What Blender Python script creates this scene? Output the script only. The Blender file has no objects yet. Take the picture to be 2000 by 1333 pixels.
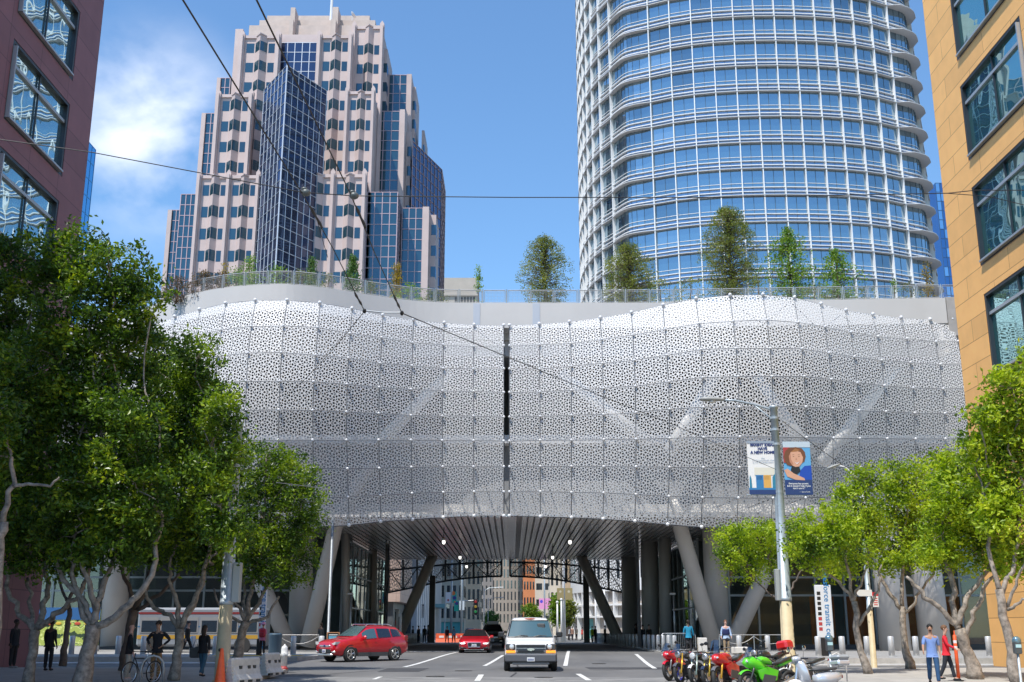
import bpy, math, random
from mathutils import Vector, Matrix
C = bpy.context.scene.collection
R = math.radians
# ------------------------------------------------------------------ camera
CH = 1.55; TH = R(14.76); F = 2145.0          # focal length in photograph pixels (2000 wide)
cam_d = bpy.data.cameras.new('camera'); cam = bpy.data.objects.new('camera', cam_d); C.objects.link(cam)
cam.location = (0, 0, CH); cam.rotation_euler = (math.pi/2 + TH, 0, 0)
cam_d.sensor_width = 36; cam_d.lens = 36*F/2000; cam_d.clip_start = .1; cam_d.clip_end = 5000
bpy.context.scene.camera = cam
# ------------------------------------------------------------------ sky, sun, exposure
SUN = Vector((-.31, -.45, 1.0)).normalized()
w = bpy.data.worlds.new('World'); bpy.context.scene.world = w; w.use_nodes = True
nt = w.node_tree; nt.nodes.clear()
N = nt.nodes.new
sky = N('ShaderNodeTexSky'); sky.sky_type = 'NISHITA'; sky.sun_disc = False
sky.sun_elevation = math.asin(SUN.z); sky.sun_rotation = math.atan2(SUN.x, SUN.y)
sky.altitude = 50; sky.air_density = 1.15; sky.dust_density = .05; sky.ozone_density = 6.0
tc = N('ShaderNodeTexCoord')
# a bank of thin cloud in one quarter of the sky
dot = N('ShaderNodeVectorMath'); dot.operation = 'DISTANCE'
mp = N('ShaderNodeMapping'); mp.inputs['Scale'].default_value = (1, 1, 1)
nt.links.new(tc.outputs['Generated'], mp.inputs['Vector'])
cd = Vector((-.305, .850, .405)).normalized()
dot.inputs[1].default_value = cd
nt.links.new(mp.outputs[0], dot.inputs[0])
mr = N('ShaderNodeMapRange'); mr.inputs[1].default_value = .12; mr.inputs[2].default_value = .0
mr.interpolation_type = 'SMOOTHSTEP'
nt.links.new(dot.outputs['Value'], mr.inputs[0])
ns = N('ShaderNodeTexNoise'); ns.inputs['Scale'].default_value = 10; ns.inputs['Detail'].default_value = 8; ns.inputs['Roughness'].default_value = .5
ns.inputs['Distortion'].default_value = .15
mp2 = N('ShaderNodeMapping'); mp2.inputs['Scale'].default_value = (1.0, 1, 1.5); mp2.inputs['Rotation'].default_value = (0, .5, 0)
nt.links.new(tc.outputs['Generated'], mp2.inputs['Vector']); nt.links.new(mp2.outputs[0], ns.inputs['Vector'])
cr = N('ShaderNodeMapRange'); cr.inputs[1].default_value = .42; cr.inputs[2].default_value = .68
nt.links.new(ns.outputs['Fac'], cr.inputs[0])
mu = N('ShaderNodeMath'); mu.operation = 'MULTIPLY'
nt.links.new(mr.outputs[0], mu.inputs[0]); nt.links.new(cr.outputs[0], mu.inputs[1])
# very faint veil over the whole lower sky
mixc = N('ShaderNodeMixRGB'); mixc.inputs[2].default_value = (5.6, 6.0, 6.8, 1)
nt.links.new(mu.outputs[0], mixc.inputs[0]); tint = N('ShaderNodeMixRGB'); tint.blend_type = 'MULTIPLY'; tint.inputs[0].default_value = 1; tint.inputs[2].default_value = (.86, 1.0, 1.04, 1)
nt.links.new(sky.outputs[0], tint.inputs[1]); nt.links.new(tint.outputs[0], mixc.inputs[1])
bg = N('ShaderNodeBackground'); bg.inputs[1].default_value = .15
nt.links.new(mixc.outputs[0], bg.inputs[0])
out = N('ShaderNodeOutputWorld'); nt.links.new(bg.outputs[0], out.inputs[0])
sl = bpy.data.lights.new('sun', 'SUN'); sl.energy = 3.9; sl.angle = R(.5); sl.color = (1, .955, .88)
so = bpy.data.objects.new('sun', sl); C.objects.link(so); so.rotation_euler = SUN.to_track_quat('Z', 'Y').to_euler()
vs = bpy.context.scene.view_settings
vs.view_transform = 'Standard'; vs.look = 'None'; vs.gamma = 1; vs.exposure = 0.47; vs.use_curve_mapping = False
bpy.context.scene.cycles.max_bounces = 8; bpy.context.scene.cycles.transparent_max_bounces = 12
bpy.context.scene.cycles.caustics_reflective = False; bpy.context.scene.cycles.caustics_refractive = False
bpy.context.scene.cycles.sample_clamp_indirect = 6

# ------------------------------------------------------------------ pixel helpers: a photo pixel to a point of the place
CT, ST = math.cos(TH), math.sin(TH)
def ray(px, py):
    a = (px-1000)/F; b = (666.5-py)/F
    return Vector((a, CT - b*ST, ST + b*CT))
def W(px, py, Y):
    r = ray(px, py); return Vector((0, 0, CH)) + r*(Y/r.y)
def G(px, py, z=0.0):
    r = ray(px, py); return Vector((0, 0, CH)) + r*((z-CH)/r.z)
def onX(px, py, X):
    r = ray(px, py); return Vector((0, 0, CH)) + r*(X/r.x)
def gy(py): return G(1000, py).y

# ------------------------------------------------------------------ materials
MATS = {}
def mat(name, col, rough=.6, metal=0.0, var=0.0, scale=3.0, bump=0.0, spec=.5, emit=None, coat=0.0, alpha=None, island=None, trans=0.0, streak=False):
    if name in MATS: return MATS[name]
    m = bpy.data.materials.new(name); m.use_nodes = True; t = m.node_tree
    b = t.nodes['Principled BSDF']
    b.inputs['Base Color'].default_value = (*col, 1); b.inputs['Roughness'].default_value = rough
    b.inputs['Metallic'].default_value = metal; b.inputs['Specular IOR Level'].default_value = spec
    b.inputs['Coat Weight'].default_value = coat; b.inputs['Coat Roughness'].default_value = .04
    if trans: b.inputs['Transmission Weight'].default_value = trans
    if emit:
        b.inputs['Emission Color'].default_value = (*emit[:3], 1); b.inputs['Emission Strength'].default_value = emit[3]
    if alpha is not None: b.inputs['Alpha'].default_value = alpha
    src = None
    if var or bump:
        co = t.nodes.new('ShaderNodeTexCoord'); mm = t.nodes.new('ShaderNodeMapping')
        if streak: mm.inputs['Scale'].default_value = (1, 1, .12)
        t.links.new(co.outputs['Object'], mm.inputs['Vector'])
        n = t.nodes.new('ShaderNodeTexNoise'); n.inputs['Scale'].default_value = scale; n.inputs['Detail'].default_value = 6
        n.inputs['Roughness'].default_value = .62
        t.links.new(mm.outputs[0], n.inputs['Vector'])
        if var:
            r = t.nodes.new('ShaderNodeMapRange'); r.inputs[1].default_value = .3; r.inputs[2].default_value = .7
            r.inputs[3].default_value = 1-var; r.inputs[4].default_value = 1+var
            t.links.new(n.outputs['Fac'], r.inputs[0])
            mx = t.nodes.new('ShaderNodeVectorMath'); mx.operation = 'SCALE'; mx.inputs[0].default_value = col
            t.links.new(r.outputs[0], mx.inputs['Scale']); t.links.new(mx.outputs[0], b.inputs['Base Color']); src = mx
        if bump:
            bp = t.nodes.new('ShaderNodeBump'); bp.inputs['Strength'].default_value = bump; bp.inputs['Distance'].default_value = .02
            t.links.new(n.outputs['Fac'], bp.inputs['Height']); t.links.new(bp.outputs[0], b.inputs['Normal'])
    if island:
        ge = t.nodes.new('ShaderNodeNewGeometry'); rp = t.nodes.new('ShaderNodeValToRGB')
        e = rp.color_ramp.elements
        while len(e) < len(island): e.new(.5)
        for k, (p, c) in enumerate(island): e[k].position = p; e[k].color = (*c, 1)
        t.links.new(ge.outputs['Random Per Island'], rp.inputs[0]); t.links.new(rp.outputs[0], b.inputs['Base Color'])
    MATS[name] = m
    return m
def leafmat(name, ramp, rough=.42, tl=.3):
    if name in MATS: return MATS[name]
    m = mat(name, (0.05, .1, .02), rough, spec=.35, island=ramp); t = m.node_tree
    b = t.nodes['Principled BSDF']; o = t.nodes['Material Output']
    rp = [n for n in t.nodes if n.type == 'VALTORGB'][0]
    ge = [n for n in t.nodes if n.type == 'NEW_GEOMETRY'][0]; co = t.nodes.new('ShaderNodeTexCoord'); nz = t.nodes.new('ShaderNodeTexNoise'); nz.inputs['Scale'].default_value = 1.1; nz.inputs['Detail'].default_value = 3
    t.links.new(co.outputs['Object'], nz.inputs['Vector']); m1 = t.nodes.new('ShaderNodeMath'); m1.operation = 'MULTIPLY_ADD'; m1.inputs[1].default_value = 2.4; m1.inputs[2].default_value = -.95
    t.links.new(nz.outputs['Fac'], m1.inputs[0]); m2 = t.nodes.new('ShaderNodeMath'); m2.operation = 'MULTIPLY_ADD'; m2.inputs[1].default_value = .5; m2.use_clamp = True
    t.links.new(ge.outputs['Random Per Island'], m2.inputs[0]); t.links.new(m1.outputs[0], m2.inputs[2]); t.links.new(m2.outputs[0], rp.inputs[0])
    tr = t.nodes.new('ShaderNodeBsdfTranslucent'); g = t.nodes.new('ShaderNodeMixRGB'); g.blend_type = 'MULTIPLY'; g.inputs[0].default_value = 1
    g.inputs[2].default_value = (1.5, 1.6, .35, 1)
    t.links.new(rp.outputs[0], g.inputs[1]); t.links.new(g.outputs[0], tr.inputs[0])
    mx = t.nodes.new('ShaderNodeMixShader'); mx.inputs[0].default_value = tl
    t.links.new(b.outputs[0], mx.inputs[1]); t.links.new(tr.outputs[0], mx.inputs[2]); t.links.new(mx.outputs[0], o.inputs[0])
    return m
def glassmat(name, tint, refl=.5, rough=.03, dark=(.02, .03, .035), wob=0.0, wscale=.4, island=None):
    """window glass seen from outside: dark room behind, tinted mirror of the sky in front"""
    if name in MATS: return MATS[name]
    m = bpy.data.materials.new(name); m.use_nodes = True; t = m.node_tree; b = t.nodes['Principled BSDF']; o = t.nodes['Material Output']
    b.inputs['Base Color'].default_value = (*dark, 1); b.inputs['Roughness'].default_value = .25
    g = t.nodes.new('ShaderNodeBsdfGlossy'); g.inputs['Color'].default_value = (*tint, 1); g.inputs['Roughness'].default_value = rough
    fr = t.nodes.new('ShaderNodeFresnel'); fr.inputs[0].default_value = 1.5
    ad = t.nodes.new('ShaderNodeMath'); ad.operation = 'ADD'; ad.inputs[1].default_value = refl; ad.use_clamp = True
    t.links.new(fr.outputs[0], ad.inputs[0])
    mx = t.nodes.new('ShaderNodeMixShader'); t.links.new(ad.outputs[0], mx.inputs[0]); t.links.new(b.outputs[0], mx.inputs[1]); t.links.new(g.outputs[0], mx.inputs[2])
    t.links.new(mx.outputs[0], o.inputs[0])
    if island:
        ge = t.nodes.new('ShaderNodeNewGeometry'); rp = t.nodes.new('ShaderNodeValToRGB'); e = rp.color_ramp.elements
        while len(e) < len(island): e.new(.5)
        for k, (p, c) in enumerate(island): e[k].position = p; e[k].color = (*c, 1)
        t.links.new(ge.outputs['Random Per Island'], rp.inputs[0]); t.links.new(rp.outputs[0], b.inputs['Base Color'])
        mv = t.nodes.new('ShaderNodeMapRange'); mv.inputs[3].default_value = .72; mv.inputs[4].default_value = 1.12; t.links.new(ge.outputs['Random Per Island'], mv.inputs[0])
        sv = t.nodes.new('ShaderNodeVectorMath'); sv.operation = 'SCALE'; sv.inputs[0].default_value = tint; t.links.new(mv.outputs[0], sv.inputs['Scale']); t.links.new(sv.outputs[0], g.inputs['Color'])
    if wob:
        co = t.nodes.new('ShaderNodeTexCoord'); n = t.nodes.new('ShaderNodeTexNoise'); n.inputs['Scale'].default_value = wscale; n.inputs['Detail'].default_value = 1
        t.links.new(co.outputs['Object'], n.inputs['Vector']); bp = t.nodes.new('ShaderNodeBump'); bp.inputs['Strength'].default_value = 1; bp.inputs['Distance'].default_value = wob
        t.links.new(n.outputs['Fac'], bp.inputs['Height']); t.links.new(bp.outputs[0], g.inputs['Normal'])
    MATS[name] = m
    return m
def clearglass(name, tint, mirror=.12, tr=(.8, .85, .85)):
    if name in MATS: return MATS[name]
    m = bpy.data.materials.new(name); m.use_nodes = True; t = m.node_tree; o = t.nodes['Material Output']; t.nodes.remove(t.nodes['Principled BSDF'])
    g = t.nodes.new('ShaderNodeBsdfGlossy'); g.inputs['Color'].default_value = (*tint, 1); g.inputs['Roughness'].default_value = .02
    p = t.nodes.new('ShaderNodeBsdfTransparent'); p.inputs[0].default_value = (*tr, 1)
    fr = t.nodes.new('ShaderNodeFresnel'); ad = t.nodes.new('ShaderNodeMath'); ad.operation = 'ADD'; ad.inputs[1].default_value = mirror; ad.use_clamp = True
    t.links.new(fr.outputs[0], ad.inputs[0]); mx = t.nodes.new('ShaderNodeMixShader'); t.links.new(ad.outputs[0], mx.inputs[0])
    t.links.new(p.outputs[0], mx.inputs[1]); t.links.new(g.outputs[0], mx.inputs[2]); t.links.new(mx.outputs[0], o.inputs[0])
    MATS[name] = m; return m

# ------------------------------------------------------------------ object helpers
def tag(o, label=None, cat=None, group=None, kind=None):
    if label: o['label'] = label
    if cat: o['category'] = cat
    if group: o['group'] = group
    if kind: o['kind'] = kind
    return o
def empty(name, loc, label, cat, group=None, rz=0.0):
    o = bpy.data.objects.new(name, None); C.objects.link(o); o.location = loc; o.rotation_euler = (0, 0, rz); o.empty_display_size = .3
    return tag(o, label, cat, group)
def copy_tree(o, parent=None):
    c = o.copy(); C.objects.link(c); c.parent = parent
    for ch in [x for x in o.children]: copy_tree(ch, c)
    return c
def rootloc(o):
    while o.parent: o = o.parent
    return o.location
class MB:
    def __init__(s): s.v = []; s.f = []
    def add(s, vs, fs):
        n = len(s.v); s.v += [tuple(p) for p in vs]; s.f += [tuple(i+n for i in f) for f in fs]; return s
    def quad(s, a, b, c, d): return s.add([a, b, c, d], [(0, 1, 2, 3)])
    def box(s, x0, x1, y0, y1, z0, z1):
        v = [(x, y, z) for z in (z0, z1) for (x, y) in ((x0, y0), (x1, y0), (x1, y1), (x0, y1))]
        return s.add(v, [(0, 3, 2, 1), (4, 5, 6, 7), (0, 1, 5, 4), (1, 2, 6, 5), (2, 3, 7, 6), (3, 0, 4, 7)])
    def bbox(s, x0, x1, y0, y1, z0, z1, b=.02):
        """box with chamfered edges"""
        sx, sy, sz = (x1-x0)/2, (y1-y0)/2, (z1-z0)/2; c = Vector(((x0+x1)/2, (y0+y1)/2, (z0+z1)/2)); b = min(b, sx*.9, sy*.9, sz*.9)
        vs = []; idx = {}
        for i in (-1, 1):
            for j in (-1, 1):
                for k in (-1, 1):
                    for a in range(3):
                        d = [sx-b, sy-b, sz-b]; d[a] = (sx, sy, sz)[a]
                        idx[(i, j, k, a)] = len(vs); vs.append((c.x+i*d[0], c.y+j*d[1], c.z+k*d[2]))
        fs = []
        S = (-1, 1)
        for i in S: fs.append([idx[(i, -1, -1, 0)], idx[(i, 1, -1, 0)], idx[(i, 1, 1, 0)], idx[(i, -1, 1, 0)]][::i])
        for j in S: fs.append([idx[(-1, j, -1, 1)], idx[(-1, j, 1, 1)], idx[(1, j, 1, 1)], idx[(1, j, -1, 1)]][::j])
        for k in S: fs.append([idx[(-1, -1, k, 2)], idx[(1, -1, k, 2)], idx[(1, 1, k, 2)], idx[(-1, 1, k, 2)]][::k])
        for i in S:
            for j in S: fs.append([idx[(i, j, -1, 0)], idx[(i, j, -1, 1)], idx[(i, j, 1, 1)], idx[(i, j, 1, 0)]][::i*j])
            for k in S: fs.append([idx[(i, -1, k, 0)], idx[(i, 1, k, 0)], idx[(i, 1, k, 2)], idx[(i, -1, k, 2)]][::i*k])
        for j in S:
            for k in S: fs.append([idx[(-1, j, k, 1)], idx[(-1, j, k, 2)], idx[(1, j, k, 2)], idx[(1, j, k, 1)]][::j*k])
        for i in S:
            for j in S:
                for k in S: fs.append([idx[(i, j, k, 0)], idx[(i, j, k, 1)], idx[(i, j, k, 2)]][::i*j*k])
        return s.add(vs, fs)
    def prism(s, poly, lo, hi, axis='z'):
        """extrude a 2D polygon; axis z: (x,y) poly; axis y: (x,z) poly; axis x: (y,z) poly"""
        n = len(poly)
        def P(p, h): return {'z': (p[0], p[1], h), 'y': (p[0], h, p[1]), 'x': (h, p[0], p[1])}[axis]
        v = [P(p, lo) for p in poly] + [P(p, hi) for p in poly]
        return s.add(v, [tuple(range(n))[::-1], tuple(range(n, 2*n))] + [(i, (i+1) % n, n+(i+1) % n, n+i) for i in range(n)])
    def tube(s, pts, rad, n=8, cap=True, squash=1.0):
        pts = [Vector(p) for p in pts]; k = len(pts); rs = rad if isinstance(rad, (list, tuple)) else [rad]*k
        vs = []; prev = None
        for i, p in enumerate(pts):
            d = (pts[min(i+1, k-1)] - pts[max(i-1, 0)]); d = d.normalized() if d.length > 1e-9 else Vector((0, 0, 1))
            if prev is None:
                a = Vector((0, 0, 1)) if abs(d.z) < .9 else Vector((1, 0, 0)); u = d.cross(a).normalized()
            else:
                u = prev - d*prev.dot(d); u = u.normalized() if u.length > 1e-6 else d.orthogonal().normalized()
            prev = u; q = d.cross(u)
            for j in range(n):
                t = 2*math.pi*j/n; vs.append(p + u*(math.cos(t)*rs[i]) + q*(math.sin(t)*rs[i]*squash))
        fs = [(i*n+j, i*n+(j+1) % n, (i+1)*n+(j+1) % n, (i+1)*n+j) for i in range(k-1) for j in range(n)]
        if cap: fs += [tuple(range(n))[::-1], tuple((k-1)*n+j for j in range(n))]
        return s.add(vs, fs)
    def lathe(s, prof, c=(0, 0, 0), n=12, axis='z'):
        """profile [(radius, height)] spun round an axis through c"""
        vs = []
        for r, h in prof:
            for j in range(n):
                t = 2*math.pi*j/n; a, b = r*math.cos(t), r*math.sin(t)
                p = {'z': (a, b, h), 'y': (b, h, a), 'x': (h, a, b)}[axis]; vs.append((p[0]+c[0], p[1]+c[1], p[2]+c[2]))
        k = len(prof)
        fs = [(i*n+j, i*n+(j+1) % n, (i+1)*n+(j+1) % n, (i+1)*n+j) for i in range(k-1) for j in range(n)]
        fs += [tuple(range(n))[::-1], tuple((k-1)*n+j for j in range(n))]
        return s.add(vs, fs)
    def ball(s, c, r, n=8, m=5, sc=(1, 1, 1)):
        vs = [(c[0], c[1], c[2]-r*sc[2])]
        for i in range(1, m):
            a = -math.pi/2 + math.pi*i/m
            for j in range(n):
                t = 2*math.pi*j/n; vs.append((c[0]+r*sc[0]*math.cos(a)*math.cos(t), c[1]+r*sc[1]*math.cos(a)*math.sin(t), c[2]+r*sc[2]*math.sin(a)))
        vs.append((c[0], c[1], c[2]+r*sc[2])); e = len(vs)-1
        fs = [(0, 1+(j+1) % n, 1+j) for j in range(n)] + [(e, 1+(m-2)*n+j, 1+(m-2)*n+(j+1) % n) for j in range(n)]
        fs += [(1+i*n+j, 1+i*n+(j+1) % n, 1+(i+1)*n+(j+1) % n, 1+(i+1)*n+j) for i in range(m-2) for j in range(n)]
        return s.add(vs, fs)
    def torus(s, c, R_, r, n=20, m=8, axis='y', wy=1.0):
        vs = []
        for i in range(n):
            t = 2*math.pi*i/n
            for j in range(m):
                a = 2*math.pi*j/m; rr = R_ + r*math.cos(a); h = r*wy*math.sin(a)
                x, z = rr*math.cos(t), rr*math.sin(t)
                p = {'y': (x, h, z), 'x': (h, x, z), 'z': (x, z, h)}[axis]; vs.append((c[0]+p[0], c[1]+p[1], c[2]+p[2]))
        return s.add(vs, [(i*m+j, ((i+1) % n)*m+j, ((i+1) % n)*m+(j+1) % m, i*m+(j+1) % m) for i in range(n) for j in range(m)])
    def join(s, o): return s.add(o.v, o.f)
    def xf(s, M):
        s.v = [tuple(M @ Vector(p)) for p in s.v]; return s
    def build(s, name, m, parent=None, smooth=False, world=False, label=None, mods=()):
        me = bpy.data.meshes.new(name); vs = s.v
        if world and parent is not None:
            L = rootloc(parent); vs = [(p[0]-L.x, p[1]-L.y, p[2]-L.z) for p in vs]
        me.from_pydata(vs, [], s.f); me.update()
        o = bpy.data.objects.new(name, me); C.objects.link(o); me.materials.append(m)
        if parent is not None: o.parent = parent
        if smooth: me.polygons.foreach_set('use_smooth', [True]*len(me.polygons))
        if label: o['label'] = label
        return o
def recalc(o):
    import bmesh
    b = bmesh.new(); b.from_mesh(o.data); bmesh.ops.recalc_face_normals(b, faces=b.faces); b.to_mesh(o.data); b.free(); return o
def many(name, mbs, m, parent, cap=100, **k):
    """one part per MB, the first `cap` separately and the rest as one stuff part"""
    for b in mbs[:cap]: b.build(name, m, parent, **k)
    if len(mbs) > cap:
        r = MB()
        for b in mbs[cap:]: r.join(b)
        r.build(name, m, parent, **k)['kind'] = 'stuff'
def struct(name, mb, m, smooth=False):
    o = mb.build(name, m, None, smooth); o['kind'] = 'structure'; return o
def text(name, body, size, m, parent, M, align='CENTER', spacing=1.0, bold=0.0, thick=.004):
    """lettering as a mesh, laid out by matrix M (local x right, y up, z toward the reader)"""
    cu = bpy.data.curves.new(name, 'FONT'); cu.body = body; cu.size = size; cu.align_x = align; cu.align_y = 'CENTER'; cu.extrude = thick/2
    cu.space_character = spacing; cu.offset = bold; cu.resolution_u = 2
    o = bpy.data.objects.new(name, cu); C.objects.link(o)
    dg = bpy.context.evaluated_depsgraph_get(); me = bpy.data.meshes.new_from_object(o.evaluated_get(dg))
    bpy.data.objects.remove(o); bpy.data.curves.remove(cu)
    me.transform(M); me.materials.clear(); me.materials.append(m); me.name = name
    o = bpy.data.objects.new(name, me); C.objects.link(o); o.parent = parent; return o
# ================================================================== GROUND
def roadmat():
    m = mat('asphalt', (.085, .085, .088), .85); t = m.node_tree; b = t.nodes['Principled BSDF']
    co = t.nodes.new('ShaderNodeTexCoord')
    n1 = t.nodes.new('ShaderNodeTexNoise'); n1.inputs['Scale'].default_value = .35; n1.inputs['Detail'].default_value = 5
    mp = t.nodes.new('ShaderNodeMapping'); mp.inputs['Scale'].default_value = (1, .25, 1)
    n2 = t.nodes.new('ShaderNodeTexNoise'); n2.inputs['Scale'].default_value = 9; n2.inputs['Detail'].default_value = 8; n2.inputs['Roughness'].default_value = .8
    t.links.new(co.outputs['Object'], mp.inputs[0]); t.links.new(mp.outputs[0], n1.inputs['Vector']); t.links.new(co.outputs['Object'], n2.inputs['Vector'])
    r1 = t.nodes.new('ShaderNodeValToRGB'); e = r1.color_ramp.elements; e[0].position = .3; e[0].color = (.098, .098, .10, 1); e[1].position = .72; e[1].color = (.175, .172, .168, 1)
    t.links.new(n1.outputs['Fac'], r1.inputs[0])
    r2 = t.nodes.new('ShaderNodeMapRange'); r2.inputs[3].default_value = .72; r2.inputs[4].default_value = 1.28; t.links.new(n2.outputs['Fac'], r2.inputs[0])
    v = t.nodes.new('ShaderNodeVectorMath'); v.operation = 'SCALE'; t.links.new(r1.outputs[0], v.inputs[0]); t.links.new(r2.outputs[0], v.inputs['Scale'])
    t.links.new(v.outputs[0], b.inputs['Base Color']); return m
def slabmat(name, c, sx, sy, joint=.6, var=.12):
    m = mat(name, c, .85, var=var, scale=1.3); t = m.node_tree; b = t.nodes['Principled BSDF']
    co = t.nodes.new('ShaderNodeTexCoord'); br = t.nodes.new('ShaderNodeTexBrick'); br.offset = 0
    br.inputs['Scale'].default_value = 1; br.inputs['Brick Width'].default_value = sx; br.inputs['Row Height'].default_value = sy; br.inputs['Mortar Size'].default_value = .012
    br.inputs['Color1'].default_value = (1, 1, 1, 1); br.inputs['Color2'].default_value = (.88, .88, .88, 1); br.inputs['Mortar'].default_value = (joint, joint, joint, 1)
    t.links.new(co.outputs['Object'], br.inputs['Vector'])
    src = b.inputs['Base Color'].links[0].from_socket
    mx = t.nodes.new('ShaderNodeMixRGB'); mx.blend_type = 'MULTIPLY'; mx.inputs[0].default_value = 1
    t.links.new(src, mx.inputs[1]); t.links.new(br.outputs['Color'], mx.inputs[2]); t.links.new(mx.outputs[0], b.inputs['Base Color']); return m
M_road = roadmat()
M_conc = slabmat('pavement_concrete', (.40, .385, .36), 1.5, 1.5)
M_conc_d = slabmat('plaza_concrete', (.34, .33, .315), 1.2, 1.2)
M_kerb = mat('kerb_concrete', (.42, .41, .39), .8, var=.2, scale=2)
M_paint = mat('road_paint', (.66, .66, .64), .7, var=.35, scale=7)
M_yel = mat('tactile_yellow', (.72, .45, .05), .75, var=.12, scale=5)
def worn(name, c0, c1):
    m = mat(name, c0, .85); t = m.node_tree; b = t.nodes['Principled BSDF']; co = t.nodes.new('ShaderNodeTexCoord')
    mp = t.nodes.new('ShaderNodeMapping'); mp.inputs['Scale'].default_value = (.6, 3.2, 1); n = t.nodes.new('ShaderNodeTexNoise'); n.inputs['Scale'].default_value = 1.1; n.inputs['Detail'].default_value = 9; n.inputs['Roughness'].default_value = .7
    n.inputs['Distortion'].default_value = .8
    r = t.nodes.new('ShaderNodeValToRGB'); e = r.color_ramp.elements; e[0].position = .38; e[0].color = (*c0, 1); e[1].position = .62; e[1].color = (*c1, 1)
    t.links.new(co.outputs['Object'], mp.inputs[0]); t.links.new(mp.outputs[0], n.inputs['Vector']); t.links.new(n.outputs['Fac'], r.inputs[0]); t.links.new(r.outputs[0], b.inputs['Base Color']); return m
M_worn = worn('worn_concrete_road', (.12, .12, .12), (.30, .295, .285))
struct('ground', MB().quad((-1500, -300, -1.25), (1500, -300, -1.25), (1500, 3000, -1.25), (-1500, 3000, -1.25)), mat('far_ground', (.16, .16, .155), .9, var=.1, scale=.1))
struct('plaza_base', MB().box(-400, -11.6, 44.2, 900, -1.2, -.006).box(13.3, 400, 44.2, 900, -1.2, -.006).box(-11.6, 13.3, 400.1, 900, -1.2, -.006), mat('base_grey', (.16, .16, .155), .9))
KL, KR = -8.7, 10.4          # kerbs of the street in front
BL, BR = -9.4, 9.2           # kerbs in the underpass
PF_ = .28                     # height of the pavement round the hall
def gz(y):
    """the street rises a little towards the hall"""
    if y < 44: return -.018*(44-y)
    t = min(max((y-50)/20, 0), 1); return .2*t*t*(3-2*t)
rb = MB(); ys = [-20, 44, 50]+[50+k for k in range(1, 21)]+[400]
for i in range(len(ys)-1):
    a, b = ys[i], ys[i+1]; rb.quad((KL-3, a, gz(a)), (KR+3, a, gz(a)), (KR+3, b, gz(b)), (KL-3, b, gz(b)))
struct('road', rb, M_road, True)
struct('cross_lane', MB().quad((-60, 44, .004), (KL-3, 44, .004), (KL-3, 58, .004), (-60, 58, .004)).quad((KR+3, 43, .004), (60, 43, .004), (60, 55, .004), (KR+3, 55, .004)), M_road)
struct('gutter_strip', MB().box(-60, -11.2, 54.4, 57.0, .004, .03).box(11.6, 60, 51.6, 54.0, .004, .03), M_kerb)
struct('concrete_road_band', MB().quad((KL-.2, 30, gz(30)+.008), (KR-.1, 30, gz(30)+.008), (KR-.1, 40.4, gz(40.4)+.008), (KL-.2, 40.9, gz(40.9)+.008)), M_worn)
KH = .13
def slab(name, poly, z, m):
    mb = MB().prism(poly, -.01, z, 'z'); mb.v = [(x, y, w_+(gz(y) if y < 44 else 0)) for x, y, w_ in mb.v]
    return struct(name, mb, m)
slab('pavement_near_left', [(-30, -10), (KL, -10), (KL, 43.6), (KL-1.4, 45.5), (-30, 45.5), (-30, 44)], KH, M_conc)
slab('kerb_near_left', [(KL+.003, -10), (KL+.17, -10), (KL+.17, 43.7), (KL-1.3, 45.66), (KL-1.4, 45.503), (KL+.003, 43.6)], KH+.004, M_kerb)
slab('pavement_near_right', [(KR, -10), (32, -10), (32, 44), (32, 45), (KR+1.4, 45), (KR, 43)], KH, M_conc)
slab('kerb_near_right', [(KR-.17, -10), (KR-.003, -10), (KR-.003, 43), (KR+1.4, 45.003), (KR+1.3, 45.16), (KR-.17, 43.1)], KH+.004, M_kerb)
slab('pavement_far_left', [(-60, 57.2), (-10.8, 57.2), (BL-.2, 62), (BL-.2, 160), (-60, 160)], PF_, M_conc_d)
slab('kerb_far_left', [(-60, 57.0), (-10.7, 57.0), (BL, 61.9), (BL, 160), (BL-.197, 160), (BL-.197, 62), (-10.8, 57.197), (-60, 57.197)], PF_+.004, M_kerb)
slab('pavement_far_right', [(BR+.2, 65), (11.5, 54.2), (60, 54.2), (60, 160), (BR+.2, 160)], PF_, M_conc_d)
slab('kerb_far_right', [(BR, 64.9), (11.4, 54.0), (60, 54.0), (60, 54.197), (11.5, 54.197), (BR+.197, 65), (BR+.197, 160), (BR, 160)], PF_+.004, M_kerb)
struct('tactile_strip_left', MB().box(-15.4, -10.9, 58.6, 59.9, PF_, PF_+.012), M_yel)
struct('tactile_strip_right', MB().box(9.6, 14.2, 66.2, 67.4, PF_, PF_+.012), M_yel)
struct('pavement_beyond_left', MB().box(-40, BL-.2, 162, 390, 0.0, .34), M_conc)
struct('pavement_beyond_right', MB().box(BR+.2, 60, 162, 390, 0.0, .34), M_conc)
def GG(px, py, dz=.0):
    """point of the road or pavement surface under a photo pixel"""
    z = 0
    for _ in range(12): p = G(px, py, z+dz); z = gz(p.y)
    return G(px, py, z+dz)
def strip(name, p0, p1, w=.14):
    a, b = GG(*p0, .012), GG(*p1, .012); d = (b-a); d.z = 0; d.normalize(); s = Vector((-d.y, d.x, 0))*w/2
    mb = MB(); n = 12
    for i in range(n):
        p, q = a+(b-a)*(i/n), a+(b-a)*((i+1)/n); p.z = gz(p.y)+.012; q.z = gz(q.y)+.012
        mb.quad(p-s, q-s, q+s, p+s)
    return struct(name, mb, M_paint)
strip('lane_line', (790, 1303), (893, 1274.5), .2)
strip('lane_line', (946, 1301), (983, 1280), .18)
strip('lane_line', (1104, 1301), (1111, 1271), .2)
strip('lane_line', (1279, 1306), (1242, 1278), .2)
strip('lane_line', (932, 1330), (940, 1318), .2)
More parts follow.
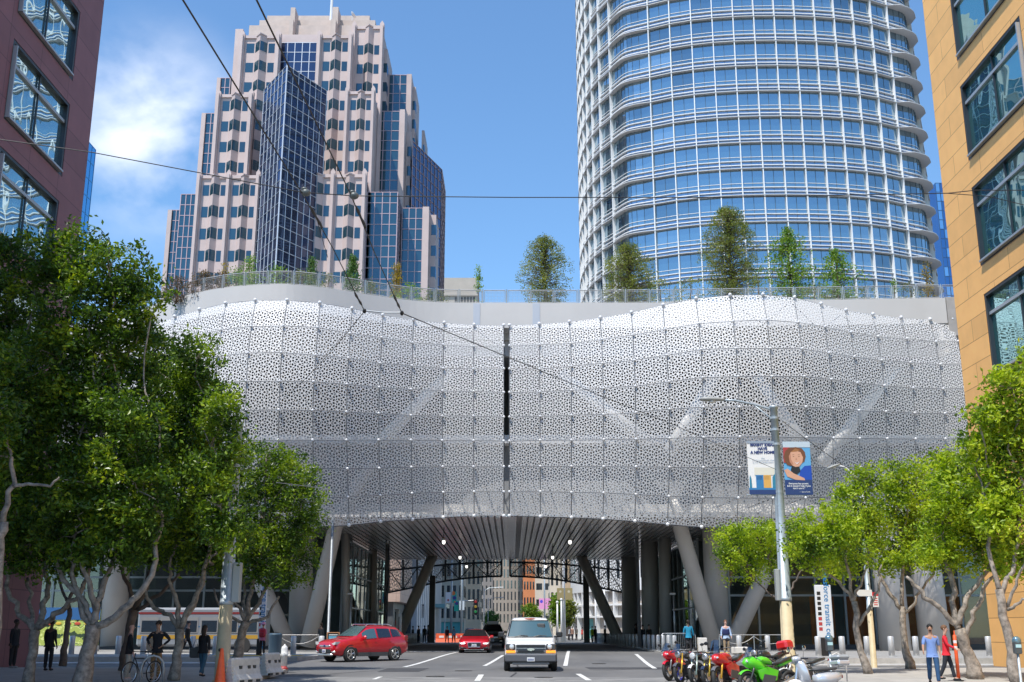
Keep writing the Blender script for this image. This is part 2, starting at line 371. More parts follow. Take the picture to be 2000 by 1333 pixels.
strip('lane_line', (1150, 1329), (1129, 1316.5), .2)
strip('lane_line', (730, 1327), (744, 1322), .14)
struct('stop_line', MB().box(-9.2, -1.5, 75.2, 75.6, .2, .214), M_paint)

# ---- wear on the road: utility covers, tar seams, patches
M_tar = mat('tar_seam', (.03, .03, .032), .6); M_patch = mat('asphalt_patch', (.055, .055, .058), .8, var=.2, scale=3); M_cover = mat('iron_cover', (.07, .065, .06), .5, .5, var=.2, scale=8)
rnd = random.Random(9)
for px, py in ((905, 1311), (1170, 1297), (850, 1322), (1062, 1324)):
    p = GG(px, py); MBc = MB().lathe([(.34, p.z+.005), (.34, p.z+.016), (.30, p.z+.018)], (p.x, p.y, 0), 20); struct('utility_cover', MBc, M_cover)
for P in ([(640, 1318), (760, 1309), (880, 1312), (1010, 1306), (1180, 1310), (1330, 1304)], [(1000, 1330), (1012, 1300), (1008, 1285), (1013, 1272)], [(870, 1290), (950, 1293), (1120, 1289), (1230, 1293)]):
    mb = MB(); Q = [GG(*q) for q in P]; QQ = []
    for a, b in zip(Q, Q[1:]):
        for k in range(6): q = a+(b-a)*(k/6); QQ.append(q+Vector((rnd.gauss(0, .05), rnd.gauss(0, .10), 0)))
    QQ.append(Q[-1])
    for a, b in zip(QQ, QQ[1:]):
        d = (b-a); d.z = 0; s_ = Vector((-d.y, d.x, 0)).normalized()*.035; a, b = a.copy(), b.copy(); a.z = gz(a.y)+.0065; b.z = gz(b.y)+.0065
        mb.quad(a-s_, b-s_, b+s_, a+s_)
    struct('tar_seam', mb, M_tar)
for x0, x1, y0, y1 in ((-5.2, -3.6, 44.2, 48.5), (3.2, 6.4, 47.0, 49.6), (6.9, 8.0, 44.1, 47.0)):
    struct('asphalt_patch', MB().quad((x0, y0, gz(y0)+.0045), (x1, y0, gz(y0)+.0045), (x1+.1, y1, gz(y1)+.0045), (x0-.05, y1, gz(y1)+.0045)), M_patch)
# ================================================================== TRANSIT HALL (bridge over the street)
M_white = mat('painted_white_steel', (.74, .74, .75), .45, var=.06, scale=.6)
M_fascia = mat('fascia_light_grey', (.60, .585, .565), .55, var=.05, scale=.3)
M_screen = mat('screen_white_aluminium', (.78, .775, .77), .5)
M_colm = mat('column_warm_grey', (.55, .53, .51), .5, var=.06, scale=.5)
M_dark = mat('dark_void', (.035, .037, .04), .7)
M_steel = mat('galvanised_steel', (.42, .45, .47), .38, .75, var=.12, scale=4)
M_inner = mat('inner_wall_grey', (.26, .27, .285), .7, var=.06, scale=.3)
M_slat = mat('soffit_metal', (.92, .90, .88), .25, .25, var=.1, scale=.8)
M_soffd = mat('soffit_recess', (.55, .54, .52), .4)
M_mull = mat('mullion_blue_grey', (.30, .35, .38), .4, .4)
Z0 = .28
hall = empty('transit_hall', (0, 90, 0), 'long white transit hall bridging the street behind its perforated screens', 'building')
SZ = 8.9
# ---- roof deck and curved parapet: plan line traced from the photo's parapet
par = [(150, 640), (230, 618), (320, 590), (380, 573), (440, 562.5), (500, 557), (560, 555.5), (620, 560.5), (680, 569), (740, 578.5), (800, 586.5), (860, 590.5), (930, 592), (1000, 592), (1100, 592), (1250, 591.5), (1400, 589.5), (1550, 587), (1700, 584.5), (1846, 582)]
PZ = 23.0
pts = []
for px, py in par:
    r = ray(px, py); t = (PZ-CH)/r.z; pts.append(Vector((0, 0, CH)) + r*t)
def crv(P, k=4):
    o = []
    for i in range(len(P)-1):
        a, b, c, d = P[max(i-1, 0)], P[i], P[i+1], P[min(i+2, len(P)-1)]
        for q in range(k):
            t = q/k; o.append(.5*((2*b)+(c-a)*t+(2*a-5*b+4*c-d)*t*t+(3*b-a-3*c+d)*t*t*t))
    return o+[P[-1]]
pts = crv(pts)
def plan_strip(mb, pts, z0, z1, th=.3):
    n = len(pts)
    for i in range(n-1):
        a, b = pts[i], pts[i+1]
        mb.add([(a.x, a.y, z0), (b.x, b.y, z0), (b.x, b.y, z1), (a.x, a.y, z1), (a.x, a.y+th, z0), (b.x, b.y+th, z0), (b.x, b.y+th, z1), (a.x, a.y+th, z1)],
               [(0, 1, 2, 3), (7, 6, 5, 4), (3, 2, 6, 7), (4, 5, 1, 0)])
fb = MB(); plan_strip(fb, pts, 21.25, PZ)
fb.build('parapet', M_fascia, hall, world=True, smooth=False)
db = MB()
for i in range(len(pts)-1):
    a, b = pts[i], pts[i+1]
    db.quad((a.x, a.y+.3, 22.4), (b.x, b.y+.3, 22.4), (b.x, 118, 22.4), (a.x, 118, 22.4))
    db.quad((b.x, b.y+.31, 21.26), (a.x, a.y+.31, 21.26), (a.x, 118, 21.26), (b.x, 118, 21.26))
db.build('roof_deck', M_fascia, hall, world=True)
e = pts[-1]
MB().box(e.x+.05, e.x+.75, e.y-.02, e.y+1, 20.4, PZ+.02).build('expansion_joint', mat('joint_grey', (.42, .40, .38), .6, var=.15, scale=1), hall, world=True)
MB().box(e.x+.8, 60, e.y+.4, e.y+1.2, 21.2, PZ-.1).box(e.x+.8, 60, e.y+.8, e.y+3, 19.2, 21.0).build('side_parapet', M_fascia, hall, world=True)
for x0, x1 in ((925, 938), (1040, 1054)):
    a, b = W(x0, 600, 71.7), W(x1, 600, 71.7)
    MB().box(a.x, b.x, 71.25, 71.4, 21.3, PZ-.04).build('joint_plate', mat('joint_plate_blue', (.50, .54, .60), .45), hall, world=True)
# ---- walls behind the screen
YB = 76.0
def zat(py, Y): return W(1000, py, Y).z
M_brace = mat('brace_sunlit_white', (.86, .85, .83), .5)  # whiter than the columns: the sun on the braces is put into the colour
def bandwall(name, y0, y1, Y, m, x0=-42, x1=42, th=.4):
    MB().box(x0, x1, Y, Y+th, zat(y1, Y), zat(y0, Y)).build(name, m, hall, world=True)
bandwall('upper_fascia', 634, 664, 72.6, M_fascia)
bandwall('upper_fascia', 667, 696, 72.9, M_fascia)
bandwall('bus_deck_shade_wall', 696, 850, YB+7, mat('bus_deck_shade', (.06, .063, .067), .7))  # near-black colour stands for the shade inside the open bus deck
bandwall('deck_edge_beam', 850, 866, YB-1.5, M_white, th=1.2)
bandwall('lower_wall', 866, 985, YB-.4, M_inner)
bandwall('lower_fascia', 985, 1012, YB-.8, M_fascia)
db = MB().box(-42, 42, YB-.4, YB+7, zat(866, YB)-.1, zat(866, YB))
db.build('bus_deck_floor', M_inner, hall, world=True)
# vertical service gap between the two screens
# ---- big leaning tubes: traced at the depth of the front frame
def colm(pts_px, rad, Y, m=M_colm, name='leaning_column', n=16):
    P = []
    for q in pts_px:
        yy = q[2] if len(q) > 2 else Y
        P.append(W(q[0], q[1], yy))
    MB().tube(P, rad, n).build(name, m, hall, smooth=True, world=True)
CF = 73.8
colm([(880, 727, 74.2), (740, 866)], [.38, .44], CF, M_brace, 'brace')
colm([(728, 905, 75.0), (700, 945, 75.0), (655, 1030, 75.5), (601, 1262, 76.5)], [.36, .46, .50, .56], CF)
colm([(1095, 730, 74.2), (1262, 862)], [.38, .44], CF, M_brace, 'brace')
colm([(1400, 728, 74.2), (1306, 884)], [.38, .44], CF, M_brace, 'brace')
colm([(1318, 975, 75.6), (1330, 1035, 76), (1396, 1262, 76.5)], [.50, .52, .56], CF)
colm([(1478, 735, 74.2), (1584, 888)], [.38, .44], CF, M_brace, 'brace')
colm([(1748, 718, 74.2), (1606, 905)], [.38, .46], CF, M_brace, 'brace')
colm([(1560, 985, 75.6), (1500, 1108, 76), (1428, 1262, 76.5)], [.50, .52, .56], CF)
colm([(480, 1040, 77), (515, 1150, 77), (566, 1264, 77)], [.5, .54, .54], CF)
colm([(592, 1020, 79), (584, 1262, 79)], [.78, .80], 79, name='round_column')
colm([(1392, 1010, 79), (1404, 1262, 79)], [.80, .82], 79, name='round_column')
colm([(232, 1010, 79), (222, 1262, 79)], [.85, .90], 79, name='round_column')
colm([(1725, 1015, 74), (1750, 1274, 74)], [.95, 1.0], 74, name='round_column')
colm([(1797, 1015, 74), (1828, 1274, 74)], [.95, 1.0], 74, name='round_column')
colm([(846, 1084, 112), (772, 1256, 112)], [.5, .56], 112, mat('column_shade_lifted', (.72, .68, .63), .5))  # lighter than the front columns: fill light under the bridge put into the colour
colm([(1134, 1084, 112), (1212, 1256, 112)], [.5, .56], 112, MATS['column_shade_lifted'])
M_cd = mat('column_dark_grey', (.55, .54, .52), .45, .05)
for px, Y, r in ((675, 86, .33), (728, 104, .40)):
    colm([(px, 1040, Y), (px, 1262, Y)], [r, r], Y, M_cd, 'square_column', 4)
for px, Y, r in ((1230, 114, .80), (1270, 94, .72), (1300, 90, .5)):
    colm([(px-2, 1040, Y), (px+1, 1262, Y)], [r, r], Y, M_cd, 'round_column', 16)
# thin galvanised lighting poles in the underpass are separate things (see furniture)
# ---- soffit: corrugated metal running down the street
sb = MB()
x = -15.6
while x < 17.0:
    if not -.62 < x < .35: sb.box(x, x+.31, 72.6, 118, SZ-.16, SZ)
    x += .44
sb.box(-.36, .30, 72.6, 118, SZ-.08, SZ)
sb.build('slatted_soffit', M_slat, hall, world=True)
MB().box(-42, 45, 73, 119, SZ+.02, SZ+.2).build('soffit_panel', M_soffd, hall, world=True)
for X0, X1, XS in ((-42, -16, (-19, -24, -29)), (17.2, 45, (20, 25, 30))):
    bs = MB()
    for X in XS: bs.box(X, X+.5, 73, 118, SZ-.5, SZ)
    for Y in range(76, 118, 3): bs.box(X0, X1, Y, Y+.3, SZ-.3, SZ-.002)
    bs.build('soffit_beams', mat('beam_grey', (.36, .36, .36), .4, .3), hall, world=True)
for px, Y in ((867, 80), (1113, 80), (899, 98), (1079, 98), (912, 114), (1065, 114)):
    p = W(px, 1040, Y); L = {80: 1.05, 98: 1.0, 114: .9}[Y]
    l = empty('pendant_lamp', (p.x, Y, SZ-.16), 'lit pendant lamp hanging from the slatted soffit, %s %s the street centre' % ({80: 'nearest pair', 98: 'middle pair', 114: 'farthest pair'}[Y], 'left of' if px < 1000 else 'right of'), 'lamp', 'pendant lamps under the soffit')
    MB().tube([(0, 0, 0), (0, 0, -L+.25)], .035, 6).build('stem', M_dark, l)
    MB().lathe([(.05, -L+.3), (.11, -L+.25), (.12, -L+.1)], n=10).build('housing', M_cd, l, smooth=True)
    MB().lathe([(.11, -L+.1), (.12, -L-.05), (.08, -L-.14), (.02, -L-.16)], n=10).build('lamp_bulb', mat('lamp_glow', (1, 1, 1), .4, emit=(1, .97, .9, 1.5)), l, smooth=True)
# ---- glazed lobbies on both sides of the underpass
M_lobg = clearglass('lobby_glass', (.75, .82, .82), .04, (.42, .46, .45))
def curtain(X, ya, yb, face=1, step=2.6, label=None, frontX=None, deep=18):
    """a glass wall along the street plus its return facing the plaza"""
    g = MB().box(X-.03, X+.03, ya, yb, Z0+.1, SZ-.5); g.build('lobby_glass_wall', M_lobg, hall, world=True)
    mb = MB(); y = ya
    while y <= yb+.01: mb.box(X-.09, X+.09, y-.05, y+.05, Z0, SZ-.45); y += step
    for z in (Z0+.25, 3.3, 5.9, SZ-.5): mb.box(X-.07, X+.07, ya, yb, z-.06, z+.06)
    mb.build('mullions', M_mull, hall, world=True)
curtain(-13.0, 86, 117)
curtain(14.3, 86, 117)
def front(x0, x1, Y, step, m_pan, zs, zp, xs=None):
    MB().box(x0, x1, Y-.02, Y+.02, Z0+.3, SZ-.3).build('lobby_glass_wall', clearglass('front_glass', (.75, .82, .82), .03, (.78, .82, .82)), hall, world=True)
    mb = MB(); x = x0
    while x <= x1+.01: mb.box(x-.07, x+.07, Y-.12, Y+.12, Z0, SZ-.3); x += step
    for z in zs: mb.box(x0, x1, Y-.1, Y+.1, z-.07, z+.07)
    mb.build('mullions', M_mull, hall, world=True)
front(-40, -16.2, 82, 2.2, None, (.45, 4.35, 5.3, 7.4), None)
front(15.4, 42, 80, 2.05, None, (.45, 3.95, 5.2, 7.2), None)
M_or = mat('orange_wall', (.80, .20, .045), .5, var=.1, scale=.6)
MB().box(-42, -13.2, 92, 92.3, Z0, SZ).build('lobby_back_wall', mat('lobby_wall', (.16, .19, .19), .6, var=.3, scale=.4), hall, world=True)
MB().box(14.5, 42, 93, 93.3, Z0, SZ).build('lobby_back_wall', MATS['lobby_wall'], hall, world=True)
for x0, x1 in ((21.2, 22.9), (23.6, 26.0), (27.2, 29.4), (30.0, 36.0)):
    MB().box(x0, x1, 80.3, 80.45, Z0+.3, 3.9).build('orange_panel', M_or, hall, world=True)
MB().box(16.8, 20.8, 83, 83.2, Z0, 3.6).build('lobby_partition', mat('partition_olive', (.20, .20, .17), .7), hall, world=True)
MB().box(-42, -16, 81.2, 81.8, 0, .6).build('base_kerb', mat('dark_granite', (.10, .10, .105), .4), hall, world=True); MB().box(15.6, 42, 79.2, 79.8, 0, .6).build('base_kerb', MATS['dark_granite'], hall, world=True)
M_off = mat('office_dark', (.07, .075, .08), .5, var=.4, scale=.8)
MB().box(-13.4, -13.2, 88, 117, 0.2, 8.2).build('lobby_core', M_off, hall, world=True)
MB().box(14.6, 14.8, 88, 117, 0.2, 8.2).build('lobby_core', M_off, hall, world=True)
# ---- end walls and upper floors of the hall, so it reads as a solid block from the side
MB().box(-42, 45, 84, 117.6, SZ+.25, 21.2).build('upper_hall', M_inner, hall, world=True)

# ================================================================== PERFORATED SCREENS
def penrose(w, h, a, seed):
    """de Bruijn pentagrid rhombs inside [0,w]x[0,h]"""
    rnd = random.Random(seed); gam = [rnd.random() for _ in range(5)]; gam[4] = -sum(gam[:4])
    e = [(math.cos(2*math.pi*k/5), math.sin(2*math.pi*k/5)) for k in range(5)]
    out = []; sx, sy = w/a/2.5, h/a/2.5; K = int(max(sx, sy))+6
    cx, cy = 40.3, 23.7
    for i in range(5):
        for j in range(i+1, 5):
            det = e[i][0]*e[j][1]-e[i][1]*e[j][0]
            oi = int(round(e[i][0]*cx+e[i][1]*cy)); oj = int(round(e[j][0]*cx+e[j][1]*cy))
            for ki in range(oi-K, oi+K):
                for kj in range(oj-K, oj+K):
                    bi, bj = ki-gam[i], kj-gam[j]
                    x = (bi*e[j][1]-bj*e[i][1])/det; y = (bj*e[i][0]-bi*e[j][0])/det
                    if abs(x-cx) > sx/1.7+2.5 or abs(y-cy) > sy/1.7+2.5: continue
                    kk = [math.ceil(x*e[k][0]+y*e[k][1]+gam[k]-1e-9) for k in range(5)]
                    kk[i] = ki; kk[j] = kj
                    def V(di, dj):
                        q = list(kk); q[i] += di; q[j] += dj
                        return (sum(q[k]*e[k][0] for k in range(5))*a, sum(q[k]*e[k][1] for k in range(5))*a)
                    out.append([V(0, 0), V(1, 0), V(1, 1), V(0, 1)])
    mx = sum(p[0] for r in out for p in r)/len(out)/4; my = sum(p[1] for r in out for p in r)/len(out)/4
    return [[(p[0]-mx+w/2, p[1]-my+h/2) for p in r] for r in out]
def clip(poly, w, h):
    for ax, lim, sg in ((0, 0, 1), (0, w, -1), (1, 0, 1), (1, h, -1)):
        o = []; n = len(poly)
        for i in range(n):
            p, q = poly[i], poly[(i+1) % n]; a, b = (p[ax]-lim)*sg, (q[ax]-lim)*sg
            if a >= 0: o.append(p)
            if a*b < 0: t = a/(a-b); o.append((p[0]+(q[0]-p[0])*t, p[1]+(q[1]-p[1])*t))
        poly = o
        if len(poly) < 3: return []
    return poly
def patch(seed, w=2.0, h=1.62, a=.184, hole=.65, a_min=.0):
    """flat unit patch (0..1)^2: rhombs with a hole in each, whole where they meet the rim"""
    vs, fs = [], []; mg = .03
    for r in penrose(w, h, a, seed):
        if not any(-.001 < p[0] < w+.001 and -.001 < p[1] < h+.001 for p in r):
            continue
        inside = all(mg <= p[0] <= w-mg and mg <= p[1] <= h-mg for p in r)
        c = clip(r, w, h)
        if len(c) < 3: continue
        if not inside:
            # hole too, when its middle part is inside
            cx = sum(p[0] for p in r)/4; cy = sum(p[1] for p in r)/4
            ih = [(cx+(p[0]-cx)*hole, cy+(p[1]-cy)*hole) for p in r]
            if all(mg*.6 <= p[0] <= w-mg*.6 and mg*.6 <= p[1] <= h-mg*.6 for p in ih):
                # annulus of the unclipped rhomb, vertices clamped to the rim
                rr = [(min(max(p[0], 0), w), min(max(p[1], 0), h)) for p in r]
                n = len(vs); vs += rr + ih; fs += [(n+k, n+(k+1) % 4, n+4+(k+1) % 4, n+4+k) for k in range(4)]
            else:
                ar = abs(sum(c[k][0]*c[(k+1) % len(c)][1]-c[(k+1) % len(c)][0]*c[k][1] for k in range(len(c))))/2
                n = len(vs); q = len(c)
                if ar < .16*a*a: vs += c; fs.append(tuple(range(n, n+q)))
                else:
                    cx = sum(p[0] for p in c)/q; cy = sum(p[1] for p in c)/q
                    vs += c + [(cx+(p[0]-cx)*hole*.9, cy+(p[1]-cy)*hole*.9) for p in c]
                    fs += [(n+k, n+(k+1) % q, n+q+(k+1) % q, n+q+k) for k in range(q)]
            continue
        cx = sum(p[0] for p in r)/4; cy = sum(p[1] for p in r)/4
        n = len(vs); vs += r + [(cx+(p[0]-cx)*hole, cy+(p[1]-cy)*hole) for p in r]
        fs += [(n+k, n+(k+1) % 4, n+4+(k+1) % 4, n+4+k) for k in range(4)]
    return [(p[0]/w, p[1]/h) for p in vs], fs
PATCH = [patch(s) for s in (3, 8)]
# node grid of the screens, pixel positions read from the photo: per column the top row .. bottom row (9 rows)
L_COLS = [
 [(236, 655), (234, 697), (232, 740), (230, 785), (229, 822), (229, 861), (229, 908), (230, 958), (232, 1012)],
 [(268, 644), (265, 688), (262, 733), (259, 779), (258, 820), (258, 861), (258, 910), (260, 961), (263, 1016)],
 [(303, 632), (298, 678), (294, 725), (290, 772), (289, 816), (289, 861), (289, 912), (291, 964), (295, 1020)],
 [(342, 619), (336, 668), (331, 716), (327, 765), (325, 812), (325, 860), (325, 914), (328, 968), (333, 1024)],
 [(390, 605), (383, 655), (376, 705), (371, 757), (369, 808), (369, 860), (370, 915), (373, 971), (379, 1028)],
 [(441, 593), (432, 645), (425, 696), (421, 750), (419, 804), (419, 860), (420, 917), (424, 974), (431, 1031)],
 [(499, 587), (491, 638), (485, 690), (481, 745), (480, 802), (480, 860), (482, 917), (485, 975), (491, 1032)],
 [(561, 587), (554, 637), (550, 689), (547, 745), (545, 801), (544, 860), (545, 916), (548, 974), (553, 1032)],
 [(625, 592), (621, 640), (617, 694), (613, 746), (611, 802), (611, 860), (612, 916), (614, 973), (618, 1030)],
 [(688, 603), (684, 652), (681, 700), (678, 751), (677, 805), (677, 860), (679, 916), (680, 971), (682, 1026)],
 [(748, 616), (746, 660), (743, 710), (741, 757), (740, 808), (740, 860), (741, 915), (743, 968), (744, 1019)],
 [(808, 625), (806, 670), (805, 715), (803, 761), (803, 812), (803, 860), (804, 913), (805, 964), (806, 1015)],
 [(868, 631), (866, 674), (866, 720), (865, 764), (864, 813), (864, 861), (865, 912), (866, 962), (866, 1011)],
 [(926, 635), (925, 677), (925, 721), (925, 765), (925, 813), (925, 861), (925, 912), (926, 961), (926, 1008)],
 [(984, 636), (984, 676), (984, 721), (984, 767), (984, 815), (984, 862), (984, 912), (984, 961), (984, 1008)]]
def cp(x, y): return (1000+.45*x, 540+.45*y)
R_COLS = [
 [(995, 636), (995, 676), (995, 721), (995, 767), (995, 815), (995, 862), (995, 912), (995, 961), (995, 1008)],
 [cp(x, y) for x, y in zip((118, 119, 120, 121, 122, 122, 123, 123, 123), (207, 297, 403, 502, 608, 712, 825, 935, 1043))],
 [cp(x, y) for x, y in zip((249, 255, 258, 258, 258, 258, 258, 258, 258), (198, 292, 390, 495, 603, 711, 825, 938, 1047))],
 [cp(x, y) for x, y in zip((383, 389, 393, 396, 397, 398, 398, 397, 395), (180, 275, 378, 486, 600, 709, 826, 940, 1053))],
 [cp(x, y) for x, y in zip((518, 525, 530, 535, 537, 538, 538, 537, 533), (157, 255, 365, 477, 592, 707, 827, 947, 1063))],
 [cp(x, y) for x, y in zip((655, 664, 672, 680, 683, 684, 683, 680, 675), (125, 230, 343, 458, 577, 703, 829, 955, 1077))],
 [cp(x, y) for x, y in zip((798, 811, 820, 827, 830, 831, 830, 826, 822), (97, 205, 318, 440, 568, 700, 830, 960, 1088))],
 [cp(x, y) for x, y in zip((945, 960, 972, 981, 986, 988, 986, 982, 976), (82, 195, 313, 435, 568, 697, 830, 962, 1092))],
 [cp(x, y) for x, y in zip((1088, 1107, 1120, 1128, 1134, 1137, 1136, 1132, 1125), (80, 190, 313, 435, 566, 697, 830, 963, 1093))],
 [cp(x, y) for x, y in zip((1225, 1243, 1258, 1268, 1275, 1277, 1277, 1273, 1266), (92, 200, 315, 435, 567, 700, 831, 962, 1091))],
 [cp(x, y) for x, y in zip((1340, 1358, 1375, 1385, 1392, 1395, 1396, 1394, 1388), (120, 220, 333, 448, 573, 702, 830, 958, 1085))],
 [cp(x, y) for x, y in zip((1448, 1470, 1485, 1498, 1505, 1508, 1510, 1510, 1506), (147, 243, 350, 463, 583, 704, 829, 953, 1076))],
 [cp(x, y) for x, y in zip((1565, 1587, 1603, 1615, 1622, 1627, 1630, 1631, 1629), (165, 262, 365, 475, 588, 705, 827, 947, 1066))],
 [cp(x, y) for x, y in zip((1687, 1712, 1728, 1740, 1747, 1750, 1753, 1755, 1754), (180, 272, 375, 485, 594, 706, 824, 941, 1057))],
 [cp(x, y) for x, y in zip((1813, 1838, 1857, 1870, 1877, 1879, 1882, 1884, 1884), (188, 285, 383, 489, 596, 706, 822, 936, 1049))],
 [cp(x, y) for x, y in zip((1908, 1935, 1955, 1968, 1976, 1980, 1984, 1986, 1987), (187, 283, 381, 486, 594, 704, 820, 932, 1044))]]
def bulge(px):
    b = 0
    for c, wd in ((545, 215), (1470, 250)):
        t = abs(px-c)/wd
        if t < 1.6: b = max(b, math.cos(min(t/1.6, 1)*math.pi/2)**1.5)
    return b
# horizontal bow over the 9 rows: the belly of the screen leans out in its middle rows, its foot tucks back under
BOW = [.7, .3, .08, 0.0, .1, .35, .75, 1.25, 1.8]
def nodes(cols):
    g = []
    for col in cols:
        b = bulge(col[5][0]); c = []
        for k, (px, py) in enumerate(col):
            Y = 69.7 - (5.0 if px < 990 else 4.0)*b + BOW[k]*(.8+.7*b)
            c.append(W(px, py, Y))
        g.append(c)
    return g
def cat(p0, p1, p2, p3, t):
    return .5*((2*p1) + (p2-p0)*t + (2*p0-5*p1+4*p2-p3)*t*t + (3*p1-p0-3*p2+p3)*t*t*t)
def surf(g, i, j, u, v):
    n, m = len(g), len(g[0])
    cl = lambda a, hi: max(0, min(hi, a))
    rows = []
    for di in (-1, 0, 1, 2):
        c = g[cl(i+di, n-1)]
        rows.append(cat(c[cl(j-1, m-1)], c[j], c[cl(j+1, m-1)], c[cl(j+2, m-1)], v))
    return cat(*rows, u)
def screen(cols, name_label, pj):
    g = nodes(cols); n, m = len(g), len(g[0])
    # rails on the joints: the part that carries the panels
    rl = MB()
    for i in range(n):
        P = [g[i][j]+Vector((0, .11, 0)) for j in range(m)]; rl.tube(P, .032, 4)
    for j in range(m):
        P = []
        for i in range(n-1):
            for s in (0, .5): P.append(surf(g, i, min(j, m-2), s, 0 if j < m-1 else 1)+Vector((0, .11, 0)))
        P.append(g[-1][j]+Vector((0, .11, 0))); rl.tube(P, .03, 4)
    # struts back to the building
    sb = MB()
    for i in range(n):
        for j in range(m):
            p = g[i][j]
            if j in (1, 3, 5, 7): sb.tube([p+Vector((0, .1, 0)), Vector((p.x, 72.6 if j < 3 else YB-1.1, p.z+.2))], .045, 4)
    for i in range(n-1):
        for j in (0, 4, 6):
            a, b = g[i][j]+Vector((0, 1.0, 0)), g[i+1][j+1]+Vector((0, 1.0, 0)); c, d = g[i+1][j]+Vector((0, 1.0, 0)), g[i][j+1]+Vector((0, 1.0, 0))
            sb.tube([a, b] if i % 2 else [c, d], .03, 4)
    frame = rl.build('perforated_screen', mat('screen_frame_grey', (.13, .14, .16), .5, .3), hall, world=True, label=name_label)
    sb.build('bracing', MATS['screen_frame_grey'], frame, world=True)
    pan = []
    for i in range(n-1):
        for j in range(m-1):
            pv, pf = PATCH[(i+j) % 2]; mb = MB(); vs = []
            G0 = .013
            for (u, v) in pv:
                uu = G0+(1-2*G0)*u; vv = G0+(1-2*G0)*v
                a_, b_, c_, d_ = g[i][j], g[i+1][j], g[i][j+1], g[i+1][j+1]
                vs.append((a_*(1-uu)+b_*uu)*(1-vv)+(c_*(1-uu)+d_*uu)*vv)
            mb.add(vs, pf); pan.append((min(g[i][j].y, 1e9), (g[i+1][j]-g[i][j]).length, mb))
    pan.sort(key=lambda t: -t[1])
    many('screen_panel', [p[2] for p in pan], M_screen, frame, 100, world=True)
    caps = []
    for i in range(n):
        for j in range(m):
            p = g[i][j]+Vector((0, -.10, 0)); s = .82 if j in (0, m-1) else .60
            caps.append(MB().ball(p, .145*s, 8, 5))
    caps.sort(key=lambda b: b.v[0][1])
    many('node_cap', caps, mat('cap_white', (.82, .83, .85), .35), frame, 100, world=True, smooth=True)
    return g
gL = screen(L_COLS, 'left half of the white perforated screen, swelling toward the street trees', 0)
gR = screen(R_COLS, 'right half of the white perforated screen, swelling behind the banner pole', 1)
# ---- far side screen seen from inside as dark lace against the sunny street
FS = 122.0
def farscreen(cols_px, label):
    g = [[W(px, py0+(py1-py0)*k/2, FS) for k in range(3)] for px, py0, py1 in cols_px]
    rl = MB()
    for c in g: rl.tube([p-Vector((0, .15, 0)) for p in c], .10, 5)
    for j in range(3):
        rl.tube([c[j]-Vector((0, .15, 0)) for c in g], .10, 5)
    for i in range(len(g)-1):
        for j in range(2): rl.tube([g[i][j], g[i+1][j+1]] if i % 2 else [g[i+1][j], g[i][j+1]], .05, 4)
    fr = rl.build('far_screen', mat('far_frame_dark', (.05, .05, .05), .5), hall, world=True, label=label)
    for i in range(len(g)-1):
        for j in range(2):
            pv, pf = FP; mb = MB()
            def S(u, v):
                return g[i][j]*(1-u)*(1-v)+g[i+1][j]*u*(1-v)+g[i][j+1]*(1-u)*v+g[i+1][j+1]*u*v
            mb.add([S(u, v) for u, v in pv], pf); mb.build('screen_panel', M_screen, fr, world=True)
FP = patch(5, 2.6, 2.2, .36, .72)
def bot(px): return 1126 + 22*(abs(px-988)/180)**2 if abs(px-988) < 180 else 1148 + min(14, (abs(px-988)-180)*.2)
xs = [980-27.5*k for k in range(0, 10)][::-1]
farscreen([(x, 1072, bot(x)) for x in xs], 'far screen of the underpass, its left half seen dark against the street')
farscreen([(996+27.5*k, 1072, bot(996+27.5*k)) for k in range(10)], 'far screen of the underpass, its right half seen dark against the street')
MB().box(-42, 45, 119.5, 121.5, SZ+.3, 21).build('rear_wall', M_inner, hall, world=True)

# ================================================================== ROOF RAILING
rail = empty('roof_railing', (0, 71, PZ), 'grey metal railing with mesh panels along the curved roof edge', 'railing')
def walk(pts, step):
    out = []; acc = 0; cur = pts[0].copy(); out.append(cur.copy())
    for i in range(1, len(pts)):
        a, b = pts[i-1], pts[i]; L = (b-a).length; d = (b-a)/L; t = step-acc
        while t <= L: out.append(a+d*t); t += step
        acc = L-(t-step)
    return out
rp = walk([Vector((p.x, p.y+.2, PZ)) for p in pts] + [Vector((45, pts[-1].y+.3, PZ))], 1.62)
M_rail = mat('rail_grey', (.52, .52, .50), .4, .5); M_mesh = mat('rail_mesh', (.40, .40, .39), .5, .5)
for i in range(len(rp)-1):
    a, b = rp[i], rp[i+1]; d = (b-a).normalized()
    MB().tube([a, a+Vector((0, 0, 1.02))], .04, 4).build('railing_post', M_rail, rail, world=True)
    f = MB(); a2, b2 = a+d*.1, b-d*.1
    f.tube([a2+Vector((0, 0, .95)), b2+Vector((0, 0, .95))], .035, 4).tube([a2+Vector((0, 0, .84)), b2+Vector((0, 0, .84))], .014, 4).tube([a2+Vector((0, 0, .1)), b2+Vector((0, 0, .1))], .02, 4)
    f.tube([a2+Vector((0, 0, .1)), a2+Vector((0, 0, .95))], .022, 4).tube([b2+Vector((0, 0, .1)), b2+Vector((0, 0, .95))], .022, 4)
    fr = f.build('railing_frame', M_rail, rail, world=True)
    q = MB()
    for z in [.2+.105*k for k in range(7)]: q.tube([a2+Vector((0, 0, z)), b2+Vector((0, 0, z))], .006, 3, cap=False)
    L = (b2-a2).length
    for k in range(1, 14): p = a2+d*(L*k/14); q.tube([p+Vector((0, 0, .1)), p+Vector((0, 0, .84))], .006, 3, cap=False)
    q.build('railing_mesh', M_mesh, fr, world=True)
